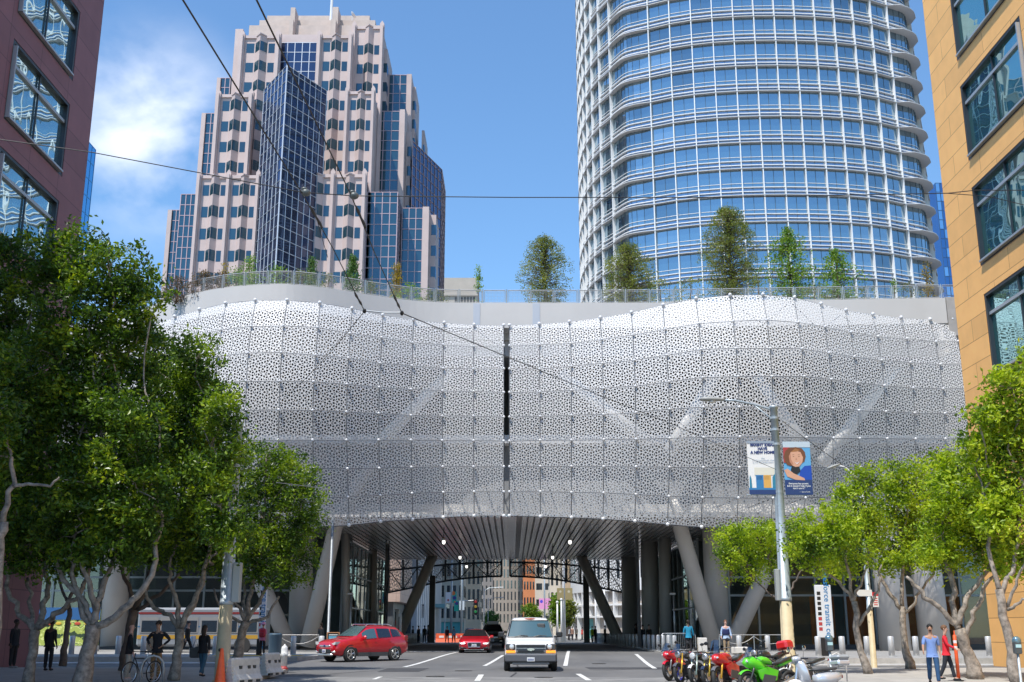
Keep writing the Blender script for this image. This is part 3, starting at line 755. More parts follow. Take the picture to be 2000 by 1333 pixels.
# ================================================================== SIDE BUILDINGS ALONG THE STREET
def panelwall(name, c, wy, hz, var, grain=.10, rough=.6, ax='YZX', offset=0.0):
    """stone panels with open joints, tones differing panel by panel"""
    m = mat(name, c, rough, var=grain, scale=.9); t = m.node_tree; b = t.nodes['Principled BSDF']
    co = t.nodes.new('ShaderNodeTexCoord'); sp = t.nodes.new('ShaderNodeSeparateXYZ'); cb = t.nodes.new('ShaderNodeCombineXYZ')
    t.links.new(co.outputs['Object'], sp.inputs[0])
    for k, a in enumerate(ax): t.links.new(sp.outputs[a], cb.inputs[k])
    br = t.nodes.new('ShaderNodeTexBrick'); br.offset = offset; br.inputs['Scale'].default_value = 1; br.inputs['Bias'].default_value = 0
    br.inputs['Brick Width'].default_value = wy; br.inputs['Row Height'].default_value = hz; br.inputs['Mortar Size'].default_value = .018; br.inputs['Mortar Smooth'].default_value = 0
    br.inputs['Color1'].default_value = (1+var, 1+var, 1+var, 1); br.inputs['Color2'].default_value = (1-var, 1-var, 1-var, 1); br.inputs['Mortar'].default_value = (.5, .48, .48, 1)
    t.links.new(cb.outputs[0], br.inputs['Vector'])
    src = b.inputs['Base Color'].links[0].from_socket
    mx = t.nodes.new('ShaderNodeVectorMath'); mx.operation = 'MULTIPLY'
    t.links.new(src, mx.inputs[0]); t.links.new(br.outputs['Color'], mx.inputs[1]); t.links.new(mx.outputs[0], b.inputs['Base Color']); return m
M_mar = panelwall('maroon_panels', (.235, .10, .112), 2.93, 1.59, .07)
M_tan = panelwall('tan_sandstone', (.95, .50, .165), 4.4, 1.04, .08, .07, offset=.37)
M_frd = mat('window_frame_dark', (.06, .065, .07), .4, .6)
M_frl = mat('window_frame_light', (.42, .44, .46), .4, .4)
G_l = glassmat('street_glass_left', (.80, .97, .97), .62, .01, (.10, .18, .19), wob=.012, wscale=.55)  # base colour lifted to stand in for pale reflections
G_r = glassmat('street_glass_right', (.50, .82, .84), .5, .01, (.015, .10, .085), wob=.012, wscale=.5)
def sidebuilding(name, label, X, sgn, y0, y1, H, m, wins, G_, thick=22):
    """street wall at X; the mass lies away from the street (sgn = -1 left, +1 right); deep openings for the windows"""
    b = empty(name, (X, y1, 0), label, 'building')
    D = .45
    Xo = X+sgn*D
    ys = sorted(set([y0, y1] + [v for w_ in wins for v in w_[:2]])); zs = sorted(set([0, H] + [v for w_ in wins for v in w_[2:]]))
    mb = MB()
    for i in range(len(ys)-1):
        for j in range(len(zs)-1):
            ym, zm = (ys[i]+ys[i+1])/2, (zs[j]+zs[j+1])/2
            if any(a < ym < b_ and c < zm < d for a, b_, c, d in wins): continue
            q = [(X, ys[i], zs[j]), (X, ys[i+1], zs[j]), (X, ys[i+1], zs[j+1]), (X, ys[i], zs[j+1])]
            mb.quad(*(q if sgn < 0 else q[::-1]))
    Xf = X+sgn*thick
    mb.quad((X, y1, 0), (Xf, y1, 0), (Xf, y1, H), (X, y1, H)); mb.quad((X, y0, 0), (X, y0, H), (Xf, y0, H), (Xf, y0, 0)); mb.quad((X, y0, H), (X, y1, H), (Xf, y1, H), (Xf, y0, H)); mb.quad((Xf, y0, 0), (Xf, y1, 0), (Xf, y1, H), (Xf, y0, H))
    for a, b_, c, d in wins:
        mb.quad((X, a, c), (Xo, a, c), (Xo, b_, c), (X, b_, c)); mb.quad((X, a, d), (X, b_, d), (Xo, b_, d), (Xo, a, d))
        mb.quad((X, a, c), (X, a, d), (Xo, a, d), (Xo, a, c)); mb.quad((X, b_, c), (Xo, b_, c), (Xo, b_, d), (X, b_, d))
    mb.build('wall', m, b, world=True)
    for a, b_, c, d in wins:
        lo, hi = min(X, Xo), max(X, Xo)
        g0, g1 = (X+sgn*.20, X+sgn*.22)
        f = MB(); e0, e1 = min(X+sgn*.02, X+sgn*.44), max(X+sgn*.02, X+sgn*.44)
        f.box(e0, e1, a+.004, a+.16, c+.004, d-.004).box(e0, e1, b_-.17, b_-.004, c+.004, d-.004).box(e0, e1, a+.16, b_-.17, c+.004, c+.16).box(e0, e1, a+.16, b_-.17, d-.14, d-.004)
        fr = f.build('window', M_frd, b, world=True)
        pa, pb, pc, pd = a+.17, b_-.18, c+.17, d-.15
        MB().box(min(g0, g1), max(g0, g1), pa, pb, pc, pd).build('pane', G_, fr, world=True)
        q0, q1 = min(X+sgn*.09, X+sgn*.195), max(X+sgn*.09, X+sgn*.195)
        zt = d-.95
        MB().box(q0, q1, pa, pb, zt-.07, zt+.07).build('transom', M_frl, fr, world=True)
        MB().box(q0+.02, q1-.01, (pa+pb)/2-.035, (pa+pb)/2+.035, pc, zt-.08).box(q0+.02, q1-.01, (pa+pb)/2-.035, (pa+pb)/2+.035, zt+.08, pd).build('mullion', M_frd, fr, world=True)
        # projecting light metal box on two sides
        r0, r1 = min(X-sgn*.16, X+sgn*.015), max(X-sgn*.16, X+sgn*.015)
        MB().box(r0, r1, a+.10, b_-.3, c+.10, c+.19).box(r0, r1, a+.06, a+.14, c+.10, d-.30).build('sill_frame', M_frl, fr, world=True)
    return b
wl = [(40.35, 46.25, z, z+3.6) for z in [21.42-4.78*k for k in (-1, 0, 1, 2, 3)]] + [(31.2, 37.1, z, z+3.6) for z in [21.42-4.78*k for k in (-1, 0, 1, 2, 3)]]
sidebuilding('maroon_building', 'maroon panelled office building with deep framed windows behind the left trees', -20.4, -1, 6, 48.8, 32.3, M_mar, wl, G_l)
wr = [(41.5, 47.9, z, z+3.87) for z in [17.7-5.21*k for k in (-4, -3, -2, -1, 0, 1)]] + [(31.6, 38.0, z, z+3.87) for z in [17.7-5.21*k for k in (-4, -3, -2, -1, 0, 1)]]
sidebuilding('tan_building', 'tan sandstone office building with deep green-glazed windows on the right', 21.5, 1, 6, 51.1, 42, M_tan, wr, G_r)
# wall lamp on the tan building
l = empty('wall_lamp', (21.5, 44.6, 6.6), 'small white wall lamp fixed low on the tan stone wall', 'lamp')
MB().box(-.16, 0, -.08, .08, -.1, .1).build('bracket', M_frl, l); MB().lathe([(.05, .1), (.16, 0), (.18, -.18), (.1, -.3)], (-.3, 0, 0), 12).build('lamp_shade', M_white, l, smooth=True)

# ================================================================== TOWERS BEHIND
def on(px, py, Y): return W(px, py, Y)
M_pink = mat('pink_granite', (.56, .45, .425), .65, var=.07, scale=.35)
M_pinkt = mat('penthouse_granite', (.52, .43, .38), .7, var=.12, scale=.5)
G_pk = glassmat('tower_glass_blue', (.17, .30, .42), .18, .03, (.012, .035, .055), island=[(0, (.01, .025, .045)), (.5, (.015, .06, .085)), (1, (.03, .09, .12))])
G_pr = glassmat('prism_glass', (.17, .25, .44), .2, .02, (.01, .02, .05))
M_pm = mat('pink_mullion', (.50, .38, .42), .5)
M_wm = mat('pale_mullion', (.62, .66, .74), .45)
tw = empty('granite_tower', (-40, 200, 0), 'stepped pink granite office tower with a blue glass prism down its centre', 'building')
WH, PF = 2.05, 4.16
def bayface(x0, x1, Y, zt, ph, nb, zb=56, depth=20, first=.0):
    """stone block with piers, flat windows and one V-shaped oriel per bay. ph = z of the head of some window row"""
    st = MB().box(x0, x1, Y, Y+depth, zb, zt); w_ = (x1-x0)/nb; vb = MB(); pr = MB(); wins = []
    k0 = math.ceil((zb-ph)/PF); k1 = math.floor((zt-.6-ph)/PF)
    for b in range(nb):
        xa = x0+b*w_; va, vc, vd = xa+.37*w_, xa+.535*w_, xa+.70*w_; P = .17*w_+.1
        vb.prism([(va, Y+.01), (vc, Y-P), (vd, Y+.01)], zb, zt-.2)
        vb.prism([(va-.15, Y+.01), (vc, Y-P-.25), (vd+.15, Y+.01)], zt-.199, zt+.05)
        for k in range(k0, k1+1):
            h = ph+k*PF; l = h-WH; wm = MB()
            for a, b_ in ((.13, .34), (.73, .93)):
                wm.quad((xa+a*w_, Y-.02, l), (xa+b_*w_, Y-.02, l), (xa+b_*w_, Y-.02, h), (xa+a*w_, Y-.02, h))
            for (ax_, ay), (bx_, by) in (((va, Y), (vc, Y-P)), ((vc, Y-P), (vd, Y))):
                d = Vector((bx_-ax_, by-ay, 0)); n = Vector((d.y, -d.x, 0)).normalized()*.02; a_ = Vector((ax_, ay, 0))+d*.04+n; c_ = Vector((ax_, ay, 0))+d*.96+n
                wm.quad((a_.x, a_.y, l), (c_.x, c_.y, l), (c_.x, c_.y, h), (a_.x, a_.y, h))
            wins.append((-h, wm))
    for b in range(nb+1):
        xa = x0+b*w_; hw = .075*w_
        pr.box(xa-hw, xa+hw, Y-.65, Y+.3, zb, zt+.5); pr.box(xa-hw*.55, xa+hw*.55, Y-1.0, Y-.65, zb, zt+.1)
        pr.prism([(xa-hw, zt+.5), (xa+hw, zt+.5), (xa, zt+1.15)], Y-.65, Y+.3, 'y')
    st.join(vb); st.join(pr); st.box(x0, x1, Y-.3, Y+.02, zt-.5, zt+.1)
    st.build('granite_block', M_pink, tw, world=True)
    return wins
allw = []
def bf(xl, xr, yt, Y, ph_py, nb, **k):
    a, b = on(xl, yt, Y), on(xr, yt, Y)
    allw.extend([(Y, *w_) for w_ in bayface(a.x, b.x, Y, a.z, on(500, ph_py, Y).z, nb, **k)])
bf(391, 506, 345, 184, 362, 2, depth=22)
bf(590, 713, 343, 184, 360, 2, depth=22)
bf(428, 492, 187, 188, 198, 1, depth=20)
bf(474, 545, 72, 192, 85.5, 1, depth=20)
bf(625, 686, 72, 192, 83, 1, depth=20)
bf(679, 730, 181, 188, 196, 1, depth=20)
bf(693, 747, 54, 195, 89, 1, depth=18)
allw.sort(key=lambda t: (t[0], t[1]))
many('window', [t[2] for t in allw], G_pk, tw, 100, world=True)
def stone(xl, xr, yt, Y, depth=15, m=None, zb=56, name='granite_block'):
    a, b = on(xl, yt, Y), on(xr, yt, Y)
    MB().box(a.x, b.x, Y, Y+depth, zb, a.z).build(name, m or M_pink, tw, world=True)
stone(460, 475, 57, 196, 16); stone(545, 626, 68, 193.5, 14)
stone(506, 525, 352, 190, 10)
# penthouse
stone(487, 745, 50, 200, 14, M_pinkt, 100, 'penthouse'); stone(507, 733, 40, 202, 12, M_pinkt, 100, 'penthouse'); stone(522, 722, 31, 204, 10, M_pinkt, 100, 'penthouse')
for x0, x1, yt, Y in ((568, 577, 15, 199), (565, 573, 38, 197.4), (650, 661, 14, 199), (646, 656, 38, 197.4)):
    stone(x0, x1, yt, Y, 3.4, M_pinkt, 100, 'buttress')
a = on(647, 30, 203); MB().tube([(a.x, 203, a.z-2), (a.x, 203, a.z+9)], [.35, .2], 8).build('mast', M_white, tw, world=True)
a = on(688, 33, 200.5); MB().lathe([(.05, 0), (.5, .12), (.85, .4)], (0, 0, 0), 12).xf(Matrix.Translation((a.x, 200.5, a.z+.2)) @ Matrix.Rotation(.9, 4, 'Y')).tube([(a.x, 200.5, a.z-.9), (a.x, 200.5, a.z+.3)], .06, 5).build('satellite_dish', M_white, tw, world=True)
def gridglass(xl, xr, yt, Y, ncol, depth=14, side=True, m=None, mm=None, zb=56, pier=None, row=PF/2):
    a, b = on(xl, yt, Y), on(xr, yt, Y); zt = a.z
    MB().box(a.x, b.x, Y, Y+depth, zb, zt).build('glass_block', m or G_pk, tw, world=True)
    g = MB()
    for i in range(ncol+1): x = a.x+(b.x-a.x)*i/ncol; g.box(x-.07, x+.07, Y-.09, Y-.002, zb, zt)
    z = zt; k = 0
    while z > zb: g.box(a.x, b.x, Y-.07, Y-.004, z-.06, z+.06); z -= (.8, row*1.35, row*.65)[k % 3 if k else 0] if False else row; k += 1
    if side:
        n = int(depth/1.8)
        for i in range(n+1): y = Y+depth*i/n; g.box(b.x+.002, b.x+.09, y-.07, y+.07, zb, zt)
        z = zt
        while z > zb: g.box(b.x+.004, b.x+.07, Y, Y+depth, z-.06, z+.06); z -= row
    g.build('mullion_grid', mm or M_pm, tw, world=True)
    if pier:
        c, d = on(pier[0], pier[2] if len(pier) > 2 else yt-2, Y-.4), on(pier[1], yt, Y-.4)
        MB().box(c.x, d.x, Y-.4, Y+depth*.9, zb, c.z).build('granite_pier', M_pink, tw, world=True)
gridglass(548, 620, 84, 193.4, 5, 1, False, G_pr, M_wm)
gridglass(718, 777, 376, 187, 4, 10)
gridglass(786, 826, 407, 192, 3, 8, False, pier=(826, 838, 404))
gridglass(735, 781, 218, 197, 3, 8, pier=(781, 791, 214)); gridglass(756, 795, 147, 203, 3, 8, pier=(795, 804, 145))
gridglass(354, 384, 380, 189, 3, 8, False); gridglass(336, 354, 411, 192, 2, 8, False, pier=(328, 336, 410))
gridglass(402, 424, 222, 193, 2, 8, False, pier=(394, 402, 221)); gridglass(431, 450, 153, 197, 2, 8, False, pier=(424, 431, 152))
# stepped stone flank with single windows, right
fl = []
for x0, x1, yt, Y in ((742, 757, 96, 198), (791, 803, 258, 201), (801, 812, 170, 206), (824, 829, 255, 209)):
    stone(x0, x1, yt, Y, 9)
    a, b = on(x0, yt, Y), on(x1, yt, Y); z = a.z-3.2
    while z > 58:
        fl.append(MB().box(a.x+(b.x-a.x)*.45, b.x+.02, Y-.03, Y+2.2, z-WH, z)); z -= PF
stone(838, 852, 420, 195, 8); a, b = on(838, 420, 195), on(852, 420, 195); z = a.z-2
while z > 58: fl.append(MB().box(a.x+(b.x-a.x)*.35, b.x+.02, 194.97, 197, z-WH, z)); z -= PF
many('flank_window', fl, G_pk, tw, 100, world=True)
# rear glass wing: its roof line falls away to the right
def slabface(P, z_t, cols, m, mm, mat_grid_row=PF/2, zb=56, name='glass_block', th=.16):
    """vertical glass faces along a plan polyline P with per-point roof heights"""
    gl = MB(); g = MB(); n = len(P)
    for i in range(n-1):
        a, b = Vector((*P[i], 0)), Vector((*P[i+1], 0)); d = b-a; nrm = Vector((d.y, -d.x, 0)).normalized()*.06; nc = cols[i]
        za, zb_ = z_t[i], z_t[i+1]
        gl.quad((a.x, a.y, zb), (b.x, b.y, zb), (b.x, b.y, zb_), (a.x, a.y, za))
        for k in range(nc+1):
            t = k/nc; p = a+d*t+nrm; g.tube([(p.x, p.y, zb), (p.x, p.y, za+(zb_-za)*t)], th/2, 4)
        z = max(za, zb_)
        g.tube([(a.x+nrm.x, a.y+nrm.y, za), (b.x+nrm.x, b.y+nrm.y, zb_)], th/2, 4)
        z = min(za, zb_)-.9
        while z > zb: g.tube([(a.x+nrm.x, a.y+nrm.y, z), (b.x+nrm.x, b.y+nrm.y, z)], th/2, 4); z -= mat_grid_row
    gl.add([(p[0], p[1], z) for p, z in zip(P, z_t)], [tuple(range(n))]) if n > 2 else None
    gl.build(name, m, tw, world=True); g.build('mullion_grid', mm, tw, world=True)
a, b = on(806, 276, 200), on(862, 304, 212); slabface([(a.x, 200), (b.x, 214), (b.x, 226)], [a.z, a.z, a.z], [8, 4], G_pr, M_pm)
# the prism
r0, l0, q0 = on(561, 128, 175), on(517, 172, 184), on(638, 174, 184.5)
slabface([(l0.x, 184), (r0.x, 175), (q0.x, 184.5)], [r0.z]*3, [6, 7], G_pr, M_wm, name='glass_prism', th=.14)

# ---- the rounded white tower
M_fin = mat('tower_fin_white', (.80, .80, .80), .45)
M_led = mat('tower_ledge', (.60, .59, .585), .5)
G_sf = glassmat('tower_glass_sky', (.56, .70, .79), .5, .02, (.02, .06, .09), wob=.012, wscale=.12, island=[(0, (.02, .05, .07)), (.6, (.04, .10, .13)), (1, (.14, .20, .22))])
G_sp = glassmat('tower_spandrel', (.50, .64, .80), .45, .06, (.06, .09, .13))
st_ = empty('rounded_tower', (44.5, 196, 0), 'round-cornered glass tower ringed by white sunshades and fins', 'building')
plan = []      # (x, y, is_fin)
cx, cy = 44.3, 196.8
def side_pts():
    o = []
    nb = 12; hw = 20.6
    for k in range(nb+1):
        u = -hw+2*hw*k/nb; o.append((u, -30.8+2.6*(u/hw)**2+1.6*(u/hw)**4, True))
    return o
S1 = side_pts()
def rot(p, k):
    x, y = p[0], p[1]
    for _ in range(k): x, y = -y, x
    return (x, y, p[2])
for k in range(4):
    side = [rot(p, k) for p in S1]; nxt = rot(S1[0], (k+1) % 4); plan += side
    a, b = side[-1], nxt; pa, pb = side[-2], rot(S1[1], (k+1) % 4)
    da, db_ = Vector((a[0]-pa[0], a[1]-pa[1])).normalized(), Vector((b[0]-pb[0], b[1]-pb[1])).normalized()
    A, B = Vector(a[:2]), Vector(b[:2]); L = (B-A).length*.62
    for q in range(1, 7):
        t = q/7; p = A*(1-t)**3+(A+da*L)*3*t*(1-t)**2+(B+db_*L)*3*t*t*(1-t)+B*t**3; plan.append((p.x, p.y, False))
NP = len(plan)
def off(i, d):
    a, b = plan[(i-1) % NP], plan[(i+1) % NP]; t = Vector((b[0]-a[0], b[1]-a[1])).normalized(); return Vector((plan[i % NP][0]+t.y*d+cx, plan[i % NP][1]-t.x*d+cy))
ZP, Zk0 = 4.62, 55.8-4.62*3
wins = []; spn = []
vis = [i for i in range(NP) if off(i, 0).y < 224]
def ring(z, d0, d1, h, cornerd=0.0):
    """closed band around the plan from offset d0 to d1, thickness h"""
    mb = MB(); n = NP; vs = []
    for i in range(n):
        e = d1+((cornerd if plan[i][0] > 0 else cornerd*.3) if not plan[i][2] else 0)
        A, B = off(i, d0), off(i, e); vs += [(A.x, A.y, z), (B.x, B.y, z), (B.x, B.y, z+h), (A.x, A.y, z+h)]
    fs = []
    for i in range(n):
        j = (i+1) % n
        for q in range(4): fs.append((i*4+q, j*4+q, j*4+(q+1) % 4, i*4+(q+1) % 4))
    return mb.add(vs, fs)
NF = 22
for k in range(NF):
    z = Zk0+k*ZP
    for i in vis:
        j = (i+1) % NP; a, b = off(i, 0), off(j, 0)
        if (b-a).length > 8: continue
        pr_ = abs((a.x+b.x)/2-44)*.5+(a.y+b.y)/2*.6+abs(z-78)*.25
        w_ = MB().quad((a.x, a.y, z+1.42), (b.x, b.y, z+1.42), (b.x, b.y, z+ZP), (a.x, a.y, z+ZP))
        wins.append((pr_, w_)); spn.append((pr_, MB().quad((a.x, a.y, z), (b.x, b.y, z), (b.x, b.y, z+1.42), (a.x, a.y, z+1.42))))
    ring(z-.05, -.02, .62, .11, 1.05).build('sunshade', M_led, st_, world=True)
    ring(z+.62, .18, .36, .12).build('sunshade_rail', M_fin, st_, world=True)
    ring(z+1.36, -.02, .34, .11).build('sill_rail', M_fin, st_, world=True)
    ring(z+2.15, .02, .10, .07).build('guard_rail', M_fin, st_, world=True)
wins.sort(key=lambda t: t[0]); spn.sort(key=lambda t: t[0])
many('window', [t[1] for t in wins], G_sf, st_, 100, world=True)
many('spandrel', [t[1] for t in spn], G_sp, st_, 100, world=True)
for i in vis:
    a, b = off(i, 0), off(i, .55)
    t = Vector((b.y-a.y, a.x-b.x)).normalized()*(.075 if plan[i][2] else 0)
    if plan[i][2]:
        mb = MB().prism([tuple(a-t), tuple(b-t), tuple(b+t), tuple(a+t)], 36, Zk0+NF*ZP); mb.build('fin', M_fin, st_, world=True)
# thin window joints at mid bay
mj = MB()
for i in vis:
    a, b = off(i, .03), off(i+1, .03); c = (a+b)/2
    if plan[i][2] and plan[(i+1) % NP][2]: mj.tube([(c.x, c.y, 40), (c.x, c.y, Zk0+NF*ZP)], .04, 4)
    elif not plan[i][2]: mj.tube([(a.x, a.y, 40), (a.x, a.y, Zk0+NF*ZP)], .04, 4)
mj.build('glazing_joints', mat('joint_dark', (.10, .14, .18), .5), st_, world=True)
MB().prism([tuple(off(i, -.3)) for i in range(NP)], 0.2, Zk0+NF*ZP+.3).build('core_and_roof', M_led, st_, world=True)
cr_ = MB(); cr_.prism([tuple(off(i, -.05)) for i in range(NP)], .1, Zk0-.1); cr_.build('lower_floors', G_sp, st_, world=True)

# ---- slivers of other buildings
def simple_tower(name, label, xl, xr, yt, Y, depth, m, mm, cols, row, cat_='building', zb=0, sidegrid=False):
    a, b = on(xl, yt, Y), on(xr, yt, Y); t = empty(name, ((a.x+b.x)/2, Y, 0), label, cat_)
    MB().box(a.x, b.x, Y, Y+depth, zb, a.z).build('wall', m, t, world=True)
    g = MB()
    for i in range(cols+1): x = a.x+(b.x-a.x)*i/cols; g.box(x-.06, x+.06, Y-.08, Y-.003, zb, a.z)
    z = a.z
    while z > 30: g.box(a.x, b.x, Y-.06, Y-.005, z-.06, z+.06); z -= row
    if sidegrid:
        z = a.z
        while z > 30: g.box(b.x+.003, b.x+.06, Y, Y+depth, z-.06, z+.06); z -= row
        for i in range(5): y = Y+depth*i/4; g.box(b.x+.003, b.x+.08, y-.06, y+.06, zb, a.z)
    g.build('mullion_grid', mm, t, world=True); return t
G_bl = glassmat('bright_blue_glass', (.22, .62, .98), .42, .04, (.02, .16, .36))
G_bd = glassmat('patchwork_blue_glass', (.20, .42, .78), .3, .03, (.01, .05, .16))
simple_tower('blue_tower', 'bright blue glass tower glimpsed beside the maroon building', 100, 160, 262, 240, 9, G_bl, mat('blue_mullion', (.10, .34, .60), .4), 9, 4.4, sidegrid=True)
pt = simple_tower('patchwork_tower', 'dark blue glass tower glimpsed between round tower and tan building', 1826, 1960, 358, 250, 20, G_bd, mat('navy_mullion', (.04, .10, .22), .4), 16, 2.4)
pm = MB(); rnd = random.Random(4); a, b = on(1826, 358, 250), on(1960, 358, 250)
for i in range(16):
    z = a.z
    while z > 50:
        if rnd.random() < .4: x0 = a.x+(b.x-a.x)*i/16; pm.box(x0+.1, x0+(b.x-a.x)/16-.1, 249.94, 249.97, z-2.3, z-.1)
        z -= 2.4
pm.build('light_panels', glassmat('patch_light', (.45, .66, .90), .5, .04, (.06, .2, .4)), pt, world=True)
s_ = empty('concrete_building', (-45, 470, 0), 'beige concrete building top showing just above the roof railing', 'building')
a, b = on(866, 543, 470), on(931, 543, 470); MB().box(a.x, b.x, 470, 500, 0, a.z).box(a.x-.8, b.x+.8, 469.2, 470, a.z-8.6, a.z-7.8).build('wall', mat('beige_concrete', (.46, .40, .34), .8, var=.08, scale=.2), s_, world=True)
for k in range(7): x = a.x+(b.x-a.x)*(.35+.09*k); MB().box(x, x+.9, 469.9, 470.3, a.z-14, a.z-9).build('window', M_dark, s_, world=True)
# ================================================================== THE STREET BEYOND THE UNDERPASS
M_win = glassmat('far_window', (.35, .42, .48), .2, .05, (.025, .03, .035))
def block(name, label, xl, xr, Y, H, m, cols, rows, ww=.5, wh=.6, depth=12, z0=4.0, px=True, base=None, side=None, m_win=None):
    if px: x0, x1 = W(xl, 1180, Y).x, W(xr, 1180, Y).x
    else: x0, x1 = xl, xr
    t = empty(name, ((x0+x1)/2, Y, 0), label, 'building')
    MB().box(x0, x1, Y, Y+depth, 0, H).build('wall', m, t, world=True)
    cw = (x1-x0)/cols; rh = rows; ws = []
    z = z0
    while z+rh < min(H, 34):
        for i in range(cols): xc = x0+cw*(i+.5); ws.append(MB().box(xc-cw*ww/2, xc+cw*ww/2, Y-.04, Y+.1, z, z+rh*wh))
        z += rh
    z = z0
    if side:
        sx, nn = side; xs = x1 if sx > 0 else x0
        while z+rh < min(H, 34):
            for i in range(nn): yc = Y+depth*(i+.5)/nn; ws.append(MB().box(xs-.05, xs+.05, yc-depth/nn*ww/2, yc+depth/nn*ww/2, z, z+rh*wh))
            z += rh
    many('window', ws, m_win or M_win, t, 100, world=True)
    if base: MB().box(x0-.1, x1+.1, Y-.12, Y-.045, .2, z0-.8).build('shopfront', base, t, world=True); MB().box(x0-.2, x1+.2, Y-.5, Y-.05, z0-.75, z0-.4).build('cornice', m, t, world=True)
    return t
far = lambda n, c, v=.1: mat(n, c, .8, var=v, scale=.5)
M_ps = panelwall('far_pink_stone', (.50, .36, .29), 1.8, 1.5, .05, ax='XZY')
t = empty('pink_stone_building', (-18, 140, 0), 'pink stone corner building behind the left leaning column', 'building')
MB().box(-30, -13.9, 140, 156, 5.0, 30).build('wall', M_ps, t, world=True); MB().box(-29.5, -14.8, 140.8, 155, 0.1, 5.0).build('ground_floor', M_off, t, world=True)
for i in range(3): MB().box(-18.6+i*.0, -16.4, 139.95, 140.05, 9.3+i*.5, 9.55+i*.5).build('louvre', mat('louvre_brown', (.22, .15, .12), .6), t, world=True)
t = empty('white_fin_building', (-14, 180, 0), 'pale building front of close white vertical fins with dark slots', 'building')
MB().box(-32, -14.1, 158, 214, 0, 27).build('wall', M_off, t, world=True)
fb = []
y = 158.2
while y < 214: fb.append(MB().box(-14.09, -13.3, y, y+2.1, 0.2, 27)); y += 3.5
for f_ in fb: f_.build('fin', mat('fin_pale', (.66, .66, .66), .6), t, world=True)
MB().box(-14.09, -11.4, 196, 206, 5.4, 6.0).build('canopy', mat('canopy_teal', (.20, .42, .45), .3), t, world=True)
block('cream_office_block', 'cream office block with square windows past the fin building', 858, 905, 232, 40, far('cream_a', (.62, .55, .44)), 4, 4.2, .5, .55, base=mat('shop_teal', (.10, .42, .42), .5), side=(1, 3))
block('beige_pilaster_block', 'beige building with tall pilasters between dark windows', 903, 938, 262, 50, far('beige_b', (.60, .46, .33)), 4, 4.0, .5, .7, side=(1, 3))
block('grey_skyscraper', 'grey stone tower closing the left of the street, shade put into its colour', 930, 962, 330, 80, far('stone_shade_c', (.24, .23, .22)), 4, 3.8, .35, .7)  # shaded stretch of the skyscraper, its shade painted as a darker grey
block('striped_skyscraper', 'tall stone tower with narrow windows between vertical ribs', 960, 1024, 360, 84, far('stone_d', (.36, .31, .26)), 9, 3.5, .34, .72)
block('orange_brick_building', 'orange brick building with paired windows down the street', 1022, 1045, 320, 60, far('orange_brick', (.60, .22, .09)), 4, 4.4, .5, .5)
block('cream_high_rise', 'cream high-rise with wide strip windows', 1045, 1078, 345, 60, far('cream_e', (.66, .58, .48)), 2, 4.8, .7, .4)
block('pale_office_block', 'pale stone office block behind the pink banners', 1074, 1112, 300, 50, far('pale_f', (.68, .59, .47)), 4, 4.6, .45, .6, side=(-1, 3))
block('tan_corner_block', 'tan corner building with tall sash windows and dark shopfront', 1100, 1152, 236, 45, far('tan_g', (.60, .45, .30)), 5, 4.6, .42, .68, z0=6.6, base=mat('shop_dark', (.09, .075, .07), .5), side=(-1, 3))
# curved white building
t = empty('curved_white_building', (24, 160, 0), 'white curved building with a lattice of square recesses', 'building')
cx_, cy_, rr = 34.0, 182, 24.5
def arc(a, r=rr): return (cx_+r*math.cos(a), cy_+r*math.sin(a))
n = 30; A0, A1 = R(178), R(255)
P = [arc(A0+(A1-A0)*i/n) for i in range(n+1)]
mb = MB()
for i in range(n): mb.quad((*P[i], 6.3+.9), (*P[i+1], 7.2), (*P[i+1], 30), (*P[i], 30))
mb.build('wall', mat('far_white', (.78, .78, .77), .6), t, world=True)
mb = MB(); 
Q = [arc(A0+(A1-A0)*i/n, rr-.8) for i in range(n+1)]
for i in range(n): mb.quad((*Q[i], 0), (*Q[i+1], 0), (*Q[i+1], 7.2), (*Q[i], 7.2)); mb.quad((*P[i], 7.2), (*P[i+1], 7.2), (*Q[i+1], 7.2), (*Q[i], 7.2))
mb.build('recess_wall', mat('recess_tan', (.42, .38, .34), .6), t, world=True)
for i in range(0, n+1, 2): MB().prism([arc(A0+(A1-A0)*i/n-.006), arc(A0+(A1-A0)*i/n+.006), arc(A0+(A1-A0)*i/n+.006, rr-.78), arc(A0+(A1-A0)*i/n-.006, rr-.78)], .2 if i % 6 == 0 else 3.4, 7.19).build('lattice_rib', MATS['far_white'], t, world=True)
for z in (3.4, 5.1):
    mb = MB()
    for i in range(n): mb.prism([P[i], P[i+1], Q[i+1], Q[i]], z, z+.25)
    mb.build('lattice_band', MATS['far_white'], t, world=True)
for i in range(1, n, 2): mb = MB().prism([arc(A0+(A1-A0)*(i-.25)/n, rr+.02), arc(A0+(A1-A0)*(i+.25)/n, rr+.02), arc(A0+(A1-A0)*(i+.25)/n, rr-.3), arc(A0+(A1-A0)*(i-.25)/n, rr-.3)], 9, 16); mb.build('window', M_win, t, world=True)
MB().prism([arc(A0), *[arc(A0+(A1-A0)*i/n, rr-.9) for i in range(n+1)], (cx_+8, cy_-4)], .1, 29).build('core', M_off, t, world=True)
MB().prism([arc(R(196), rr-.7), arc(R(204), rr-.7), arc(R(204), rr-.9), arc(R(196), rr-.9)], .2, 3.2).build('glass_door', mat('aqua_glass', (.20, .50, .50), .2), t, world=True)
# closing block across the end of the street
block('end_block', 'dim stone building closing the far end of the street', 975, 1110, 420, 70, far('stone_end', (.30, .27, .24)), 16, 3.8, .35, .6)
